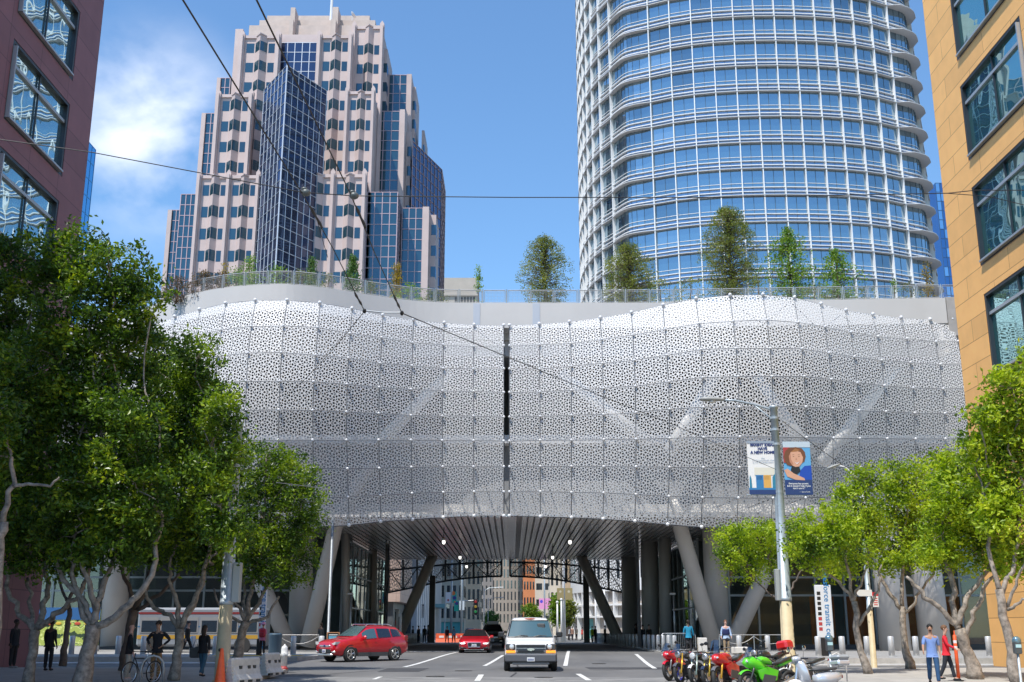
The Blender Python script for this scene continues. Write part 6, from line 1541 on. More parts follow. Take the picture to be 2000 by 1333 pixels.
# ---- overhead wires
M_wire = mat('wire_black', (.015, .015, .016), .5); M_wirel = mat('wire_grey', (.30, .32, .34), .4, .4)
def wire(label, P, r, m=M_wire, parts=(), name='overhead_wire'):
    p = [W(*q) for q in P]; o = p[0].copy(); t = empty(name, tuple(o), label, 'wire')
    MB().tube([v for v in p], r*.72, 6).build('cable', m, t, world=True)
    for q, kind in parts:
        c = W(*q)
        if kind == 'ins': MB().ball(tuple(c+Vector((.02, 0, .02))), .055, 12, 7, (1, 1, .75)).lathe([(.02, .05), (.035, .055), (.035, .075), (.01, .08)], tuple(c), 8).build('insulator', mat('insulator_grey', (.13, .14, .13), .4, .2), t, smooth=True, world=True)
        if kind == 'clamp': MB().ball(tuple(c), .032, 8, 5, (1, 1.6, 1.3)).build('clamp', M_wire, t, smooth=True, world=True)
        if kind == 'turnbuckle': d = (p[-1]-p[0]).normalized(); MB().tube([c-d*.45, c-d*.25, c, c+d*.25, c+d*.45], [.010, .021, .012, .021, .010], 7).build('turnbuckle', M_wire, t, world=True)
    return t
wire('left trolley feeder wire running down the sky from the top edge', [(346, -14, 6.6), (357, 0, 6.8), (590, 378, 11.6), (650, 485, 13.9), (712, 608, 17)], .0105, parts=[((594, 380, 11.6), 'ins'), ((618, 425, 12.6), 'turnbuckle'), ((700, 585, 16.4), 'turnbuckle'), ((712, 608, 17), 'clamp')])
wire('right trolley feeder wire running down the sky from the top edge', [(490, -14, 6.6), (501, 0, 6.8), (685, 380, 11.6), (732, 495, 13.9), (785, 612, 17)], .0105, parts=[((688, 386, 11.6), 'ins'), ((705, 425, 12.4), 'turnbuckle'), ((775, 590, 16.4), 'turnbuckle'), ((785, 612, 17), 'clamp')])
wire('short tail wire hanging below the left turnbuckle', [(618, 425, 12.6), (628, 462, 13), (640, 503, 13.8)], .006)
wire('short light bar joining the two trolley wires', [(712, 607, 17), (748, 611, 17), (785, 611, 17)], .016, M_wirel)
wire('thin span wire crossing the whole view from left wall to tan building', [(-60, 264, 12), (0, 273, 12), (180, 298, 12.2), (380, 336, 12.4), (590, 376, 12.6), (690, 383, 12.8), (1000, 386, 13), (1400, 386, 13.2), (1850, 378, 13.5), (1905, 372, 13.5), (2060, 372, 13.6)], .0085, M_wire)
wire('short wire splaying from the right end of the span wire', [(1850, 378, 13.5), (1930, 384, 13.5), (2060, 415, 13.6)], .007, M_wire)
wire('trolley wire sloping right from the joining bar to the banner pole', [(785, 612, 17), (985, 695, 22), (1170, 772, 28), (1320, 832, 34), (1400, 868, 37), (1515, 917, 40.8)], .012, M_wire)
wire('trolley wire running down left from the joining bar into the tree', [(712, 608, 17), (660, 672, 19), (612, 725, 22), (560, 775, 25)], .009, M_wire)
wire('guy wire from the pole top down to the right behind the far lamp', [(1527, 822, 41), (1580, 862, 41.6), (1640, 905, 42.4), (1760, 975, 44)], .014, M_wire)
wire('white wire end showing beyond the left tree crown', [(540, 943, 30), (600, 950, 31), (652, 958, 32)], .011, M_wirel)
# ================================================================== VEHICLES
def paint(n, c, metal=.1): return mat(n, c, .28, metal, coat=1.0)
G_car = glassmat('windscreen_glass', (.70, .88, .88), .12, .02, (.05, .10, .10)); G_cd = glassmat('privacy_glass', (.6, .65, .7), .06, .02, (.012, .013, .015))
M_hl = mat('headlamp', (.75, .77, .78), .12, .3, coat=1); M_hlon = mat('headlamp_lit', (1, 1, 1), .3, emit=(1, 1, .96, 4)); M_amb = mat('amber_lens', (.85, .30, .02), .25, emit=(1, .35, .02, .7), coat=1)
M_alloy = mat('alloy', (.62, .63, .65), .3, .85); M_trim = mat('grey_cladding', (.07, .072, .075), .55); M_plate = mat('number_plate', (.70, .72, .74), .5); M_pm_ = mat('plate_marks', (.10, .12, .28), .6)
def wheel(parent, x, y, r, w_, side, spokes=5):
    wh = MB().lathe([(r*.62, -w_/2), (r*.9, -w_/2), (r, -w_*.32), (r, w_*.32), (r*.9, w_/2), (r*.62, w_/2)], (0, 0, 0), 24, 'x').xf(Matrix.Translation((x, y, r))).build('wheel', M_rubber, parent, smooth=True)
    xo = x+side*w_*.46
    rb = MB().torus((xo, y, r), r*.62, r*.045, 22, 6, 'x')
    for k in range(spokes):
        a = 2*math.pi*k/spokes+.3
        for da in (-.16, .16): rb.tube([(xo, y+r*.10*math.cos(a), r+r*.10*math.sin(a)), (xo, y+r*.62*math.cos(a+da), r+r*.62*math.sin(a+da))], [r*.06, r*.045], 5)
    rb.lathe([(r*.14, -.02), (r*.14, .03)], (xo, y, r), 10, 'x').build('rim', M_alloy, wh)
    MB().lathe([(r*.6, -.01), (r*.6, .01)], (xo-side*.05, y, r), 20, 'x').build('brake_disc', M_trim, wh)
def loft(parent, st, m, name='body'):
    """st: stations front to rear (y, w_sill, w_belt, z_sill, z_belt, z_top, w_top); closed symmetric ring of 14 points"""
    rings = []
    for (y, ws, wb, zs, zb, zt, wt) in st:
        h = zb-zs
        half = [(0, zs), (ws*.82, zs), (ws, zs+h*.10), (wb*1.0, zs+h*.42), (wb*1.005, zs+h*.62), (wb*.975, zb), (wt+(wb-wt)*.10, zt-(zt-zb)*.16 if zt-zb > .12 else zt-.02), (wt*.86, zt-.004), (wt*.45, zt+.012), (0, zt+.018)]
        rings.append(half)
    mb = MB(); n = 10; N2 = 2*n-2; vs = []
    for (s, hf) in zip(st, rings):
        ring = [(x, s[0], z) for x, z in hf]+[(-x, s[0], z) for x, z in hf[-2:0:-1]]; vs += ring
    k = len(st); mb.add(vs, [(i*N2+j, i*N2+(j+1) % N2, (i+1)*N2+(j+1) % N2, (i+1)*N2+j) for i in range(k-1) for j in range(N2)]+[tuple(range(N2))[::-1], tuple((k-1)*N2+j for j in range(N2))])
    o = mb.build(name, m, parent, smooth=True); recalc(o)
    return rings
def pane(parent, name, P, m, push, label=None):
    """a glass patch from a grid of points, pushed out of the body by `push`"""
    mb = MB(); n = len(P[0]); vs = [Vector(p)+Vector(push) for row in P for p in row]
    a, b, c = vs[0], vs[1], vs[n]; nrm = (b-a).cross(c-a); out = Vector((push[0], push[1], abs(push[2]))) if abs(push[0]) > 1e-6 or abs(push[1]) > 1e-6 else Vector((0, 0, 1))
    fs = [(i*n+j, i*n+j+1, (i+1)*n+j+1, (i+1)*n+j) for i in range(len(P)-1) for j in range(n-1)]
    if nrm.dot(out) < 0: fs = [f[::-1] for f in fs]
    mb.add(vs, fs); return mb.build(name, m, parent, smooth=True)
def sidepane(parent, st, i0, i1, side, m, zlo=.06, zhi=.10, y0=None, y1=None, name='side_window'):
    """window between belt and roof from station y0 to y1 on one side"""
    def at(y):
        for a, b in zip(st, st[1:]):
            if a[0] <= y <= b[0]:
                t = (y-a[0])/(b[0]-a[0]); return [u+(v-u)*t for u, v in zip(a, b)]
        return st[-1]
    P = []
    n = 8
    for k in range(n+1):
        y = y0+(y1-y0)*k/n; s = at(y); zb, zt, wb, wt = s[4], s[5], s[2]*.975, s[6]
        z_hi = zt-(zt-zb)*.16-zhi*.3; x_hi = wt+(s[2]-wt)*.10
        row = []
        for q in (zlo, .5, .97):
            row.append((side*(wb+(x_hi-wb)*q+.006), y, zb+(z_hi-zb)*q))
        P.append(row)
    return pane(parent, name, P, m, (side*.016, 0, 0))
def arch(parent, y, r, zs, xw, side, m=None, rr=1.2):
    P = [(y+r*rr*math.cos(a), r+r*rr*math.sin(a)) for a in [math.pi*k/14 for k in range(15)]]
    P = [(p[0], max(p[1], zs)) for p in P]; P = [(P[0][0], zs)]+P+[(P[-1][0], zs)] if P[0][1] > zs else P
    a, b = (xw-.3, xw+.004) if side > 0 else (-xw-.004, -xw+.3)
    MB().prism(P, a, b, 'x').build('wheel_arch', m or M_blk, parent)
def plate(parent, y, z, w_=.30, s=-1):
    p = MB().bbox(-w_/2, w_/2, y-.02, y, z-.075, z+.075, .01).build('number_plate', M_plate, parent)
    for k in range(6): MB().box(-w_*.38+k*w_*.13, -w_*.38+k*w_*.13+.025, y-.026, y-.021, z-.04, z+.03).build('plate_mark', M_pm_, p)
def mirrors(parent, x, y, z, m, s=1.0, stalk=.12):
    for sd in (-1, 1):
        b = MB(); b.bbox(min(sd*x, sd*(x+.22*s)), max(sd*x, sd*(x+.22*s)), y-.05, y+.09, z-.08*s, z+.10*s, .04); b.tube([(sd*(x-stalk), y, z-.06), (sd*(x+.04), y, z-.03)], .025, 5); b.build('mirror', m, parent)

# ---- white passenger van, facing us
VX, VY = .73, 44.4
van = empty('white_van', (VX, VY+2.7, 0), 'white passenger van driving toward the camera in the centre lane', 'van')
pw = paint('van_white', (.80, .80, .80), 0)
L0 = -2.70
st = [(L0+.04, .90, .94, .52, .78, 1.02, .86), (L0+.16, .97, 1.0, .42, .84, 1.10, .90), (L0+.5, 1.0, 1.015, .40, .92, 1.16, .92), (L0+.95, 1.0, 1.02, .40, 1.14, 1.27, .93), (L0+1.06, 1.0, 1.02, .40, 1.16, 1.34, .93), (L0+1.42, 1.0, 1.02, .40, 1.17, 1.78, .80), (L0+1.68, 1.0, 1.02, .40, 1.18, 1.97, .76), (L0+2.1, 1.0, 1.02, .40, 1.18, 2.05, .77), (L0+3.6, 1.0, 1.02, .40, 1.18, 2.07, .78), (L0+5.3, 1.0, 1.02, .40, 1.18, 2.05, .77), (L0+5.4, .95, .97, .45, 1.16, 1.98, .72)]
loft(van, st, pw)
# windscreen follows the sloping nose
wsy0, wsy1 = L0+.98, L0+1.62
P = []
for k in range(6):
    t_ = k/5; z = 1.27+.64*t_; y = L0+.985+.53*t_; hw = .90-.155*t_; P.append([(x*hw, y-.075+.11*abs(x)**2.4, z) for x in (-1, -.7, -.35, 0, .35, .7, 1)])
gs = pane(van, 'windscreen', P, G_car, (0, -.03, .02))
fr = MB()
for z0_, zz in ((0, 0), (5, 0)): fr.tube([Vector(p)+Vector((0, -.032, .02)) for p in P[z0_]], .022, 5)
for j in (0, 6): fr.tube([Vector(r_[j])+Vector((0, -.032, .02)) for r_ in P], .024, 5)
fr.build('windscreen_seal', M_blk, van)
for x0_ in (-.62, .12): MB().tube([(x0_, L0+.90, 1.30), (x0_+.25, L0+.915, 1.36), (x0_+.52, L0+.90, 1.34)], .014, 5).build('wiper', M_blk, van)
MB().box(-.18, .42, L0+1.10, L0+1.14, 1.34, 1.40).build('dash_papers', M_whp, van)
MB().bbox(.28, .60, L0+1.22, L0+1.30, 1.45, 1.82, .08).build('headrest', M_trim, van)
for sd in (-1, 1):
    for a, b in ((L0+1.75, L0+2.5), (L0+2.62, L0+3.7), (L0+3.8, L0+5.1)): sidepane(van, st, 0, 0, sd, G_cd, y0=a, y1=b)
# face of the van
MB().bbox(-.58, .58, L0-.02, L0+.10, .70, 1.02, .02).build('grille_frame', mat('van_grey_trim', (.16, .17, .18), .45), van)
MB().box(-.54, .54, L0-.035, L0-.02, .885, 1.0).build('upper_mesh', M_blk, van); MB().box(-.50, .50, L0-.035, L0-.02, .715, .80).build('lower_mesh', M_blk, van)
MB().bbox(-.58, .58, L0-.05, L0-.02, .865, .885, .005).build('grille_bar', M_chrome, van)
MB().prism([(-.15, .835), (-.09, .79), (-.045, .80), (-.045, .775), (.045, .775), (.045, .80), (.13, .80), (.15, .835), (.09, .87), (.045, .862), (.045, .885), (-.045, .885), (-.045, .862), (-.12, .862)], L0-.06, L0-.037, 'y').build('badge', M_chrome, van)
for sd in (-1, 1):
    a, b = sorted((sd*.60, sd*.97)); hb = MB().bbox(a, b, L0+.0, L0+.15, .80, 1.04, .03).build('headlight', mat('lamp_housing', (.05, .05, .055), .2, coat=1), van)
    MB().lathe([(.085, .01), (.10, -.02), (.07, -.035), (.01, -.04)], (sd*.74, L0-.005, .93), 14, 'y').build('lamp_lens', M_hl, hb, smooth=True)
    MB().bbox(a, b, L0-.012, L0+.13, .695, .79, .02).build('indicator', M_amb, van)
bm = MB().bbox(-1.0, 1.0, L0-.16, L0+.2, .36, .67, .05).build('bumper', mat('bumper_grey', (.10, .105, .12), .5), van)
MB().bbox(-.72, .72, L0-.08, L0+.1, .26, .36, .03).build('valance', mat('valance', (.26, .26, .27), .5), van)
plate(van, L0-.165, .46)
mirrors(van, 1.04, L0+1.15, 1.38, M_blk, 1.15)
MB().ball((.0, L0+1.75, 1.99), .25, 10, 5, (1, .5, .2)).build('roof_light', mat('roof_clearance_red', (.35, .08, .04), .4), van, smooth=True)
for sd in (-1, 1):
    for y in (L0+.92, L0+4.3): arch(van, y, .37, .36, 1.018, sd, rr=1.16); wheel(van, sd*.925, y, .37, .24, sd)
MB().box(-.85, .85, L0+.3, L0+5.1, .28, .42).build('underbody', M_blk, van)

# ---- a car body shared by the sedan and the two sport-utilities
def car(name, label, loc, rz, kind, pm):
    t = empty(name, loc, label, 'car', None, rz)
    if kind == 'suv':
        L, Wd, r = 4.52, .92, .36; y0 = -L/2; clad = True
        st = [(y0, .70, .74, .48, .72, .80, .62), (y0+.10, .80, .84, .36, .80, .90, .70), (y0+.35, .88, .90, .30, .90, .99, .76), (y0+.8, .91, .92, .27, .97, 1.05, .80), (y0+1.15, .91, .92, .27, 1.0, 1.10, .80), (y0+1.5, .91, .92, .27, 1.01, 1.32, .72), (y0+1.95, .91, .925, .27, 1.02, 1.59, .62), (y0+2.3, .91, .925, .27, 1.04, 1.645, .62), (y0+3.2, .91, .925, .27, 1.09, 1.64, .61), (y0+3.9, .91, .92, .28, 1.14, 1.57, .58), (y0+4.25, .88, .90, .34, 1.14, 1.34, .62), (y0+4.42, .84, .86, .42, 1.06, 1.14, .66), (y0+4.5, .78, .80, .5, .9, .98, .6)]
        wy = (y0+.90, y0+3.60); win = [(y0+1.62, y0+2.45, G_car), (y0+2.55, y0+3.35, G_cd), (y0+3.42, y0+3.98, G_cd)]; ws = (y0+1.22, y0+1.93, 1.125, 1.575, .78, .60)
    else:
        L, Wd, r = 4.85, .95, .36; y0 = -L/2
        st = [(y0, .70, .74, .34, .58, .64, .62), (y0+.12, .84, .88, .22, .64, .74, .72), (y0+.45, .92, .94, .18, .74, .84, .78), (y0+1.0, .94, .95, .18, .82, .90, .82), (y0+1.4, .94, .95, .18, .86, .95, .82), (y0+1.8, .94, .95, .18, .87, 1.12, .72), (y0+2.3, .94, .95, .18, .89, 1.37, .58), (y0+2.8, .94, .95, .18, .90, 1.42, .56), (y0+3.5, .94, .95, .18, .92, 1.37, .55), (y0+4.2, .92, .94, .2, .95, 1.13, .62), (y0+4.65, .88, .9, .26, .92, .99, .70), (y0+4.82, .8, .83, .4, .8, .86, .65)]
        wy = (y0+.95, y0+3.85); win = [(y0+2.0, y0+2.75, G_car), (y0+2.85, y0+3.9, G_cd)]; ws = (y0+1.47, y0+2.27, .965, 1.355, .78, .56)
    loft(t, st, pm)
    ya, yb, za, zb, wa, wb = ws; P = []
    for k in range(6):
        q = k/5; P.append([(x*(wa+(wb-wa)*q), ya+(yb-ya)*q-.02+.12*abs(x)**2.5, za+(zb-za)*(q**.92)+.01) for x in (-1, -.6, 0, .6, 1)])
    pane(t, 'windscreen', P, G_car if kind == 'suv' and pm.name != 'paint_black' else G_cd, (0, -.02, .035))
    for sd in (-1, 1):
        for a, b, g in win: sidepane(t, st, 0, 0, sd, g, y0=a, y1=b)
        for y in wy:
            arch(t, y, r, st[4][3]+.01, Wd-.002, sd, rr=1.18); wheel(t, sd*(Wd-.085), y, r, .22, sd)
        if kind == 'suv':
            a, b = sorted((sd*(Wd-.04), sd*(Wd+.012))); MB().box(a, b, wy[0]+.44, wy[1]-.44, .26, .44).build('sill_cladding', M_trim, t)
            MB().tube([(sd*.60, y0+1.95, 1.62), (sd*.60, y0+2.1, 1.70), (sd*.59, y0+3.3, 1.70), (sd*.58, y0+3.6, 1.63)], .022, 6).build('roof_rail', M_alloy, t)
            for y in wy: MB().xf(Matrix()).torus((sd*(Wd+.0), y, r), r*1.2, .035, 22, 5, 'x').build('arch_trim', M_trim, t) if False else None
            for y in (y0+2.45, y0+3.35): a, b = sorted((sd*.93, sd*.945)); MB().bbox(a, b, y-.2, y-.06, 1.0, 1.03, .005).build('door_handle', pm, t)
        # lamps
        if kind == 'suv': MB().prism([(sd*.46, .80), (sd*.86, .92), (sd*.84, .80), (sd*.52, .72)][::sd], y0+.02, y0+.30, 'y').build('headlight', M_hl, t); MB().bbox(*sorted((sd*.55, sd*.8)), y0+.0, y0+.15, .43, .52, .03).build('fog_lamp', M_hl, t)
        else: MB().prism([(sd*.50, .56), (sd*.92, .66), (sd*.88, .55), (sd*.55, .50)][::sd], y0+.0, y0+.4, 'y').build('headlight', M_hl, t); MB().bbox(*sorted((sd*.56, sd*.80)), y0-.02, y0+.03, .55, .59, .01).build('running_light', M_hlon, t); MB().bbox(*sorted((sd*.52, sd*.88)), y0+.0, y0+.12, .24, .38, .04).build('air_intake', M_blk, t)
    if kind == 'suv':
        MB().bbox(-.44, .44, y0-.03, y0+.08, .70, .76, .015).build('upper_grille', M_alloy, t); MB().bbox(-.52, .52, y0-.02, y0+.1, .42, .60, .03).build('lower_grille', M_blk, t); MB().ball((0, y0-.03, .735), .05, 10, 5, (2, .3, 1)).build('badge', M_ink, t); MB().bbox(-.6, .6, y0-.03, y0+.12, .29, .40, .04).build('skid_plate', M_alloy if pm.name != 'paint_black' else M_trim, t); plate(t, y0-.04, .50)
        MB().box(-.5, .5, y0+2.15, y0+3.3, 1.652, 1.662).build('glass_roof', G_cd, t)
        mirrors(t, .90, y0+1.62, 1.08, pm)
        for sd in (-1, 1): MB().bbox(*sorted((sd*.70, sd*.90)), y0+4.2, y0+4.44, .92, 1.18, .03).build('tail_light', mat('tail_red', (.30, .01, .01), .3, coat=1), t)
    else:
        g = MB().prism([(-.40, .62), (.40, .62), (.36, .36), (-.36, .36)], y0-.05, y0+.1, 'y').build('grille', M_blk, t); MB().tube([(-.40, y0-.05, .62), (.40, y0-.05, .62), (.36, y0-.05, .36), (-.36, y0-.05, .36), (-.40, y0-.05, .62)], .018, 5).build('grille_surround', M_chrome, g)
        for k in range(4): MB().torus((-.12+.08*k, y0-.07, .56), .045, .008, 14, 4, 'y').build('badge_ring', M_chrome, g)
        plate(t, y0-.06, .44); mirrors(t, .93, y0+1.95, .96, pm)
        MB().bbox(-.6, .6, y0-.02, y0+.1, .20, .23, .01).build('splitter', M_chrome, t)
    return t
# red compact sport-utility turning left
rs_ = car('red_suv', 'shiny red compact SUV turning across the left corner', (-7.55, 57.6, .03), R(-47), 'suv', paint('paint_red', (.58, .008, .02), .2))
rs_.scale = (1.02, 1.0, 1.07)
car('red_sedan', 'red sedan with lit daytime lamps coming out of the underpass shade', (-2.32, 69.8+2.4, .2), 0, 'sedan', paint('paint_bright_red', (.55, .006, .02), .2))
bs_ = car('black_suv', 'black SUV with a white roof box, half hidden between red sedan and van', (-1.6, 94, .2), 0, 'suv', paint('paint_black', (.012, .012, .014), .2))
bs_.scale = (1.06, 1.06, 1.12)
b_ = empty('roof_box', (-1.6, 94.2, .2+1.86), 'white luggage box on the roof of the black SUV', 'roof box'); MB().bbox(-.5, .5, -.5, .9, 0, .22, .08).build('box', M_whp, b_); MB().box(-.42, .42, -.3, -.22, -.03, 0).build('crossbar', M_blk, b_)
# distant traffic glimpsed beyond
for px, Y, c, lab in ((1003, 190, 'paint_silver', 'distant silver car beyond the underpass beside the van'), (918, 170, 'paint_cream', 'distant pale car above the red sedan roof')):
    p = W(px, 1240, Y); car('distant_car', lab, (p.x, Y, .2), 0, 'suv', paint(c, (.5, .5, .5) if c == 'paint_silver' else (.6, .55, .45), .3))

# ================================================================== MOTORCYCLES
def moto(name, label, loc, rz, lean=-.16, tank=(.5, .02, .02), fairing=None, fork=(.5, .5, .5), rim=(.1, .1, .1), fender=None, screen=True, box=None, lamp=False, touring=False, frame=(.05, .05, .05), sc=1.0, seatc=(.02, .02, .02)):
    t = empty(name, loc, label, 'motorcycle', 'motorcycles parked at the right kerb', rz); t.rotation_euler = (0, lean, rz); t.scale = (sc, sc, sc)
    cn = lambda n, c, **k: mat('%s_%02d%02d%02d' % (n, int(c[0]*99), int(c[1]*99), int(c[2]*99)), c, .3, coat=.8, **k)
    mt, mf, mr = cn('bike_paint', tank), cn('bike_fork', fork, metal=.5), cn('bike_rim', rim)
    fc = cn('bike_paint', fairing) if fairing else None
    yf, yr, r = -.72, .70, .31
    for y, w_, nm in ((yf, .055, 'front_wheel'), (yr, .085, 'rear_wheel')):
        o = MB().torus((0, y, r), r-.05, .06, 26, 8, 'x', w_/.055).build(nm, M_rubber, t, smooth=True)
        rb = MB().torus((0, y, r), r-.11, .016, 22, 6, 'x', 1.6)
        for k in range(5):
            a = 2*math.pi*k/5; rb.tube([(0, y, r), (0, y+(r-.11)*math.cos(a), r+(r-.11)*math.sin(a))], .014, 5)
        rb.lathe([(.04, -.06), (.04, .06)], (0, y, r), 8, 'x').build('rim', mr, o, smooth=True)
        MB().lathe([(.12, -.004), (.12, .004)], (.07, y, r), 16, 'x').build('brake_disc', M_alloy, o)
    for s in (-1, 1): MB().tube([(s*.09, yf, r), (s*.09, yf+.17, .62), (s*.09, yf+.30, .92)], [.026, .03, .026], 7).build('fork', mf, t, smooth=True)
    fm = cn('bike_paint', fender) if fender else (fc or mt)
    P = [(yf+(r+.035)*math.cos(a), r+(r+.035)*math.sin(a)) for a in [math.pi*k/8*.62+.45 for k in range(9)]]
    v = [(x, y, z) for y, z in P for x in (-.065, -.04, .04, .065)]; v = [(x, y, z-(.03 if abs(x) > .05 else 0)) for x, y, z in v]
    MB().add(v, [(i*4+j, i*4+j+1, i*4+j+5, i*4+j+4) for i in range(8) for j in range(3)]).build('front_mudguard', fm, t, smooth=True)
    # engine and frame
    MB().bbox(-.17, .17, -.22, .28, .26, .58, .06).lathe([(.11, -.20), (.13, -.18), (.13, .18), (.11, .20)], (0, .05, .38), 12, 'x').build('engine', mat('engine_dark', (.05, .05, .055), .4, .5), t)
    mfz = cn('bike_frame', frame)
    MB().tube([(0, yf+.28, .88), (.12, -.1, .72), (.13, .3, .58), (.06, .42, .36)], .028, 6).tube([(0, yf+.28, .88), (-.12, -.1, .72), (-.13, .3, .58), (-.06, .42, .36)], .028, 6).tube([(.12, -.15, .7), (.14, .1, .5), (.12, .3, .6), (.14, .1, .72)], .018, 5).build('frame', mfz, t)
    MB().bbox(-.09, -.05, .30, yr+.05, .28, .36, .02).bbox(.05, .09, .30, yr+.05, .28, .36, .02).build('swingarm', mfz, t)
    MB().tube([(.12, -.25, .34), (.15, .1, .22), (.17, .45, .3), (.18, .85, .46)], [.03, .035, .05, .055], 8).build('exhaust', M_alloy, t, smooth=True)
    # tank, seat, tail
    tk = MB(); pf = [(-.42, .05, .80, .88), (-.36, .13, .78, .95), (-.2, .165, .76, .99), (-.02, .15, .75, .96), (.12, .09, .74, .86), (.16, .05, .74, .80)]
    n = 10; v = [(w_*math.cos(2*math.pi*j/n), y, (z0_+z1_)/2+(z1_-z0_)/2*math.sin(2*math.pi*j/n)) for y, w_, z0_, z1_ in pf for j in range(n)]
    tk.add(v, [(i*n+j, i*n+(j+1) % n, (i+1)*n+(j+1) % n, (i+1)*n+j) for i in range(5) for j in range(n)]+[tuple(range(n)), tuple(5*n+j for j in range(n))]); recalc(tk.build('tank', mt, t, smooth=True))
    v = [(w_*math.cos(2*math.pi*j/n), y, z+h*math.sin(2*math.pi*j/n)) for y, w_, z, h in [(.08, .08, .79, .04), (.2, .14, .79, .045), (.4, .15, .81, .05), (.6, .12, .88, .05), (.85, .08, .93, .04)] for j in range(n)]
    recalc(MB().add(v, [(i*n+j, i*n+(j+1) % n, (i+1)*n+(j+1) % n, (i+1)*n+j) for i in range(4) for j in range(n)]+[tuple(range(n)), tuple(4*n+j for j in range(n))]).build('seat', cn('bike_seat', seatc), t, smooth=True))
    v = [(w_*math.cos(2*math.pi*j/n), y, z+h*math.sin(2*math.pi*j/n)) for y, w_, z, h in [(.35, .11, .74, .05), (.6, .10, .80, .06), (.9, .05, .88, .04), (1.0, .03, .9, .02)] for j in range(n)]
    recalc(MB().add(v, [(i*n+j, i*n+(j+1) % n, (i+1)*n+(j+1) % n, (i+1)*n+j) for i in range(3) for j in range(n)]+[tuple(range(n)), tuple(3*n+j for j in range(n))]).build('tail', fc or mt, t, smooth=True))
    MB().bbox(-.05, .05, .98, 1.02, .86, .92, .01).build('tail_light', MATS['tail_red'], t)
    # bars, mirrors
    hz = 1.08 if touring else 1.0
    MB().tube([(-.36, -.34, hz), (-.15, -.40, hz), (.15, -.40, hz), (.36, -.34, hz)], .016, 6).tube([(0, yf+.28, .88), (0, -.40, hz)], .03, 6).build('handlebar', M_blk, t)
    for s in (-1, 1):
        MB().tube([(s*.28, -.36, hz), (s*.31, -.42, hz+.17)], .008, 5).ball((s*.33, -.43, hz+.20), .06, 8, 5, (1.2, .4, .8)).build('mirror', M_blk, t)
    if fc:
        secs = [(-.80, .05, .78, .86), (-.70, .12, .70, .97), (-.52, .17, .64, 1.0), (-.34, .19, .56, .92), (-.12, .17, .50, .80)]
        v = [(w_*math.cos(2*math.pi*j/n), y, (z0_+z1_)/2+(z1_-z0_)/2*math.sin(2*math.pi*j/n)) for y, w_, z0_, z1_ in secs for j in range(n)]
        recalc(MB().add(v, [(i*n+j, i*n+(j+1) % n, (i+1)*n+(j+1) % n, (i+1)*n+j) for i in range(4) for j in range(n)]+[tuple(range(n)), tuple(4*n+j for j in range(n))]).build('fairing', fc, t, smooth=True))
        for s in (-1, 1):
            MB().prism([(-.5, .62), (-.15, .70), (.2, .60), (.1, .36), (-.25, .26), (-.42, .40)], *sorted((s*.17, s*.215)), 'x').build('side_panel', fc, t)
            MB().ball((s*.08, -.74, .85), .05, 8, 5, (1.2, .6, .6)).build('headlight', M_hl, t, smooth=True)
        MB().prism([(-.42, .30), (.0, .28), (.1, .46), (-.3, .52)], .218, .226, 'x').prism([(-.42, .30), (.0, .28), (.1, .46), (-.3, .52)], -.226, -.218, 'x').build('dark_panel', M_trim, t)
    else:
        MB().lathe([(.02, .08), (.09, .05), (.105, -.02), (.08, -.05), (.01, -.055)], (0, -.56, .90), 14, 'y').build('headlight', M_hl if lamp else M_alloy, t, smooth=True)
    if screen: MB().add([(-.14, -.70, .96), (.14, -.70, .96), (.12, -.52, 1.20+.1*touring), (-.12, -.52, 1.20+.1*touring), (0, -.74, .97), (0, -.56, 1.23+.1*touring)], [(0, 4, 5, 3), (4, 1, 2, 5)]).build('windshield', clearglass('bike_screen', (.7, .75, .8), .15, (.35, .38, .4)), t)
    if box: MB().bbox(-.22, .22, .72, 1.12, .98, 1.26, .07).build('top_box', mat('top_box_paint', box, .35, coat=.6), t)
    MB().tube([(-.08, .1, .25), (-.28, .16, .0)], .014, 5).build('kickstand', M_blk, t)
    return t
def gpx(px, py, z=0): p = G(px, py, z); return (p.x, p.y, .012)
A = R(28)
def at(px, Y): return (W(px, 1310, Y).x, Y, .012)
moto('motorcycle', 'red sport motorcycle at the far left end of the parked row', at(1328, 39.0), R(-38), fairing=(.62, .01, .03), tank=(.6, .01, .03), fork=(.3, .3, .3), sc=1.0)
moto('motorcycle', 'grey naked motorcycle with blue front wheel and gold forks', at(1349, 37.4), R(-36), tank=(.10, .11, .13), fork=(.75, .45, .04), rim=(.05, .05, .55), fender=(.10, .10, .11), sc=1.02)
moto('motorcycle', 'black roadster motorcycle with round headlamp and white mudguard', at(1377, 36.6), R(-35), tank=(.02, .02, .02), fork=(.4, .5, .45), fender=(.75, .75, .75), lamp=True, screen=False)
moto('motorcycle', 'dark blue motorcycle with yellow stripe tucked behind the red tourer', at(1402, 35.8), R(-35), tank=(.03, .04, .09), fork=(.6, .42, .05), fender=(.02, .03, .07), screen=False)
moto('motorcycle', 'tall red and grey touring motorcycle with gold forks and red frame', at(1430, 34.2), R(-38), fairing=(.60, .015, .02), tank=(.55, .02, .02), fork=(.80, .42, .04), fender=(.14, .14, .15), frame=(.60, .02, .03), touring=True, sc=1.1)
moto('motorcycle', 'bright green and black sport motorcycle in front', at(1502, 32.3), R(-62), fairing=(.10, .62, .02), tank=(.11, .60, .02), fork=(.1, .1, .1), fender=(.10, .60, .02), sc=1.06, lean=-.1)
moto('motorcycle', 'dark motorcycle with a red top box behind the green one', at(1506, 36.6), R(-52), tank=(.03, .03, .03), fork=(.1, .1, .1), screen=False, box=(.62, .02, .02), sc=1.08)
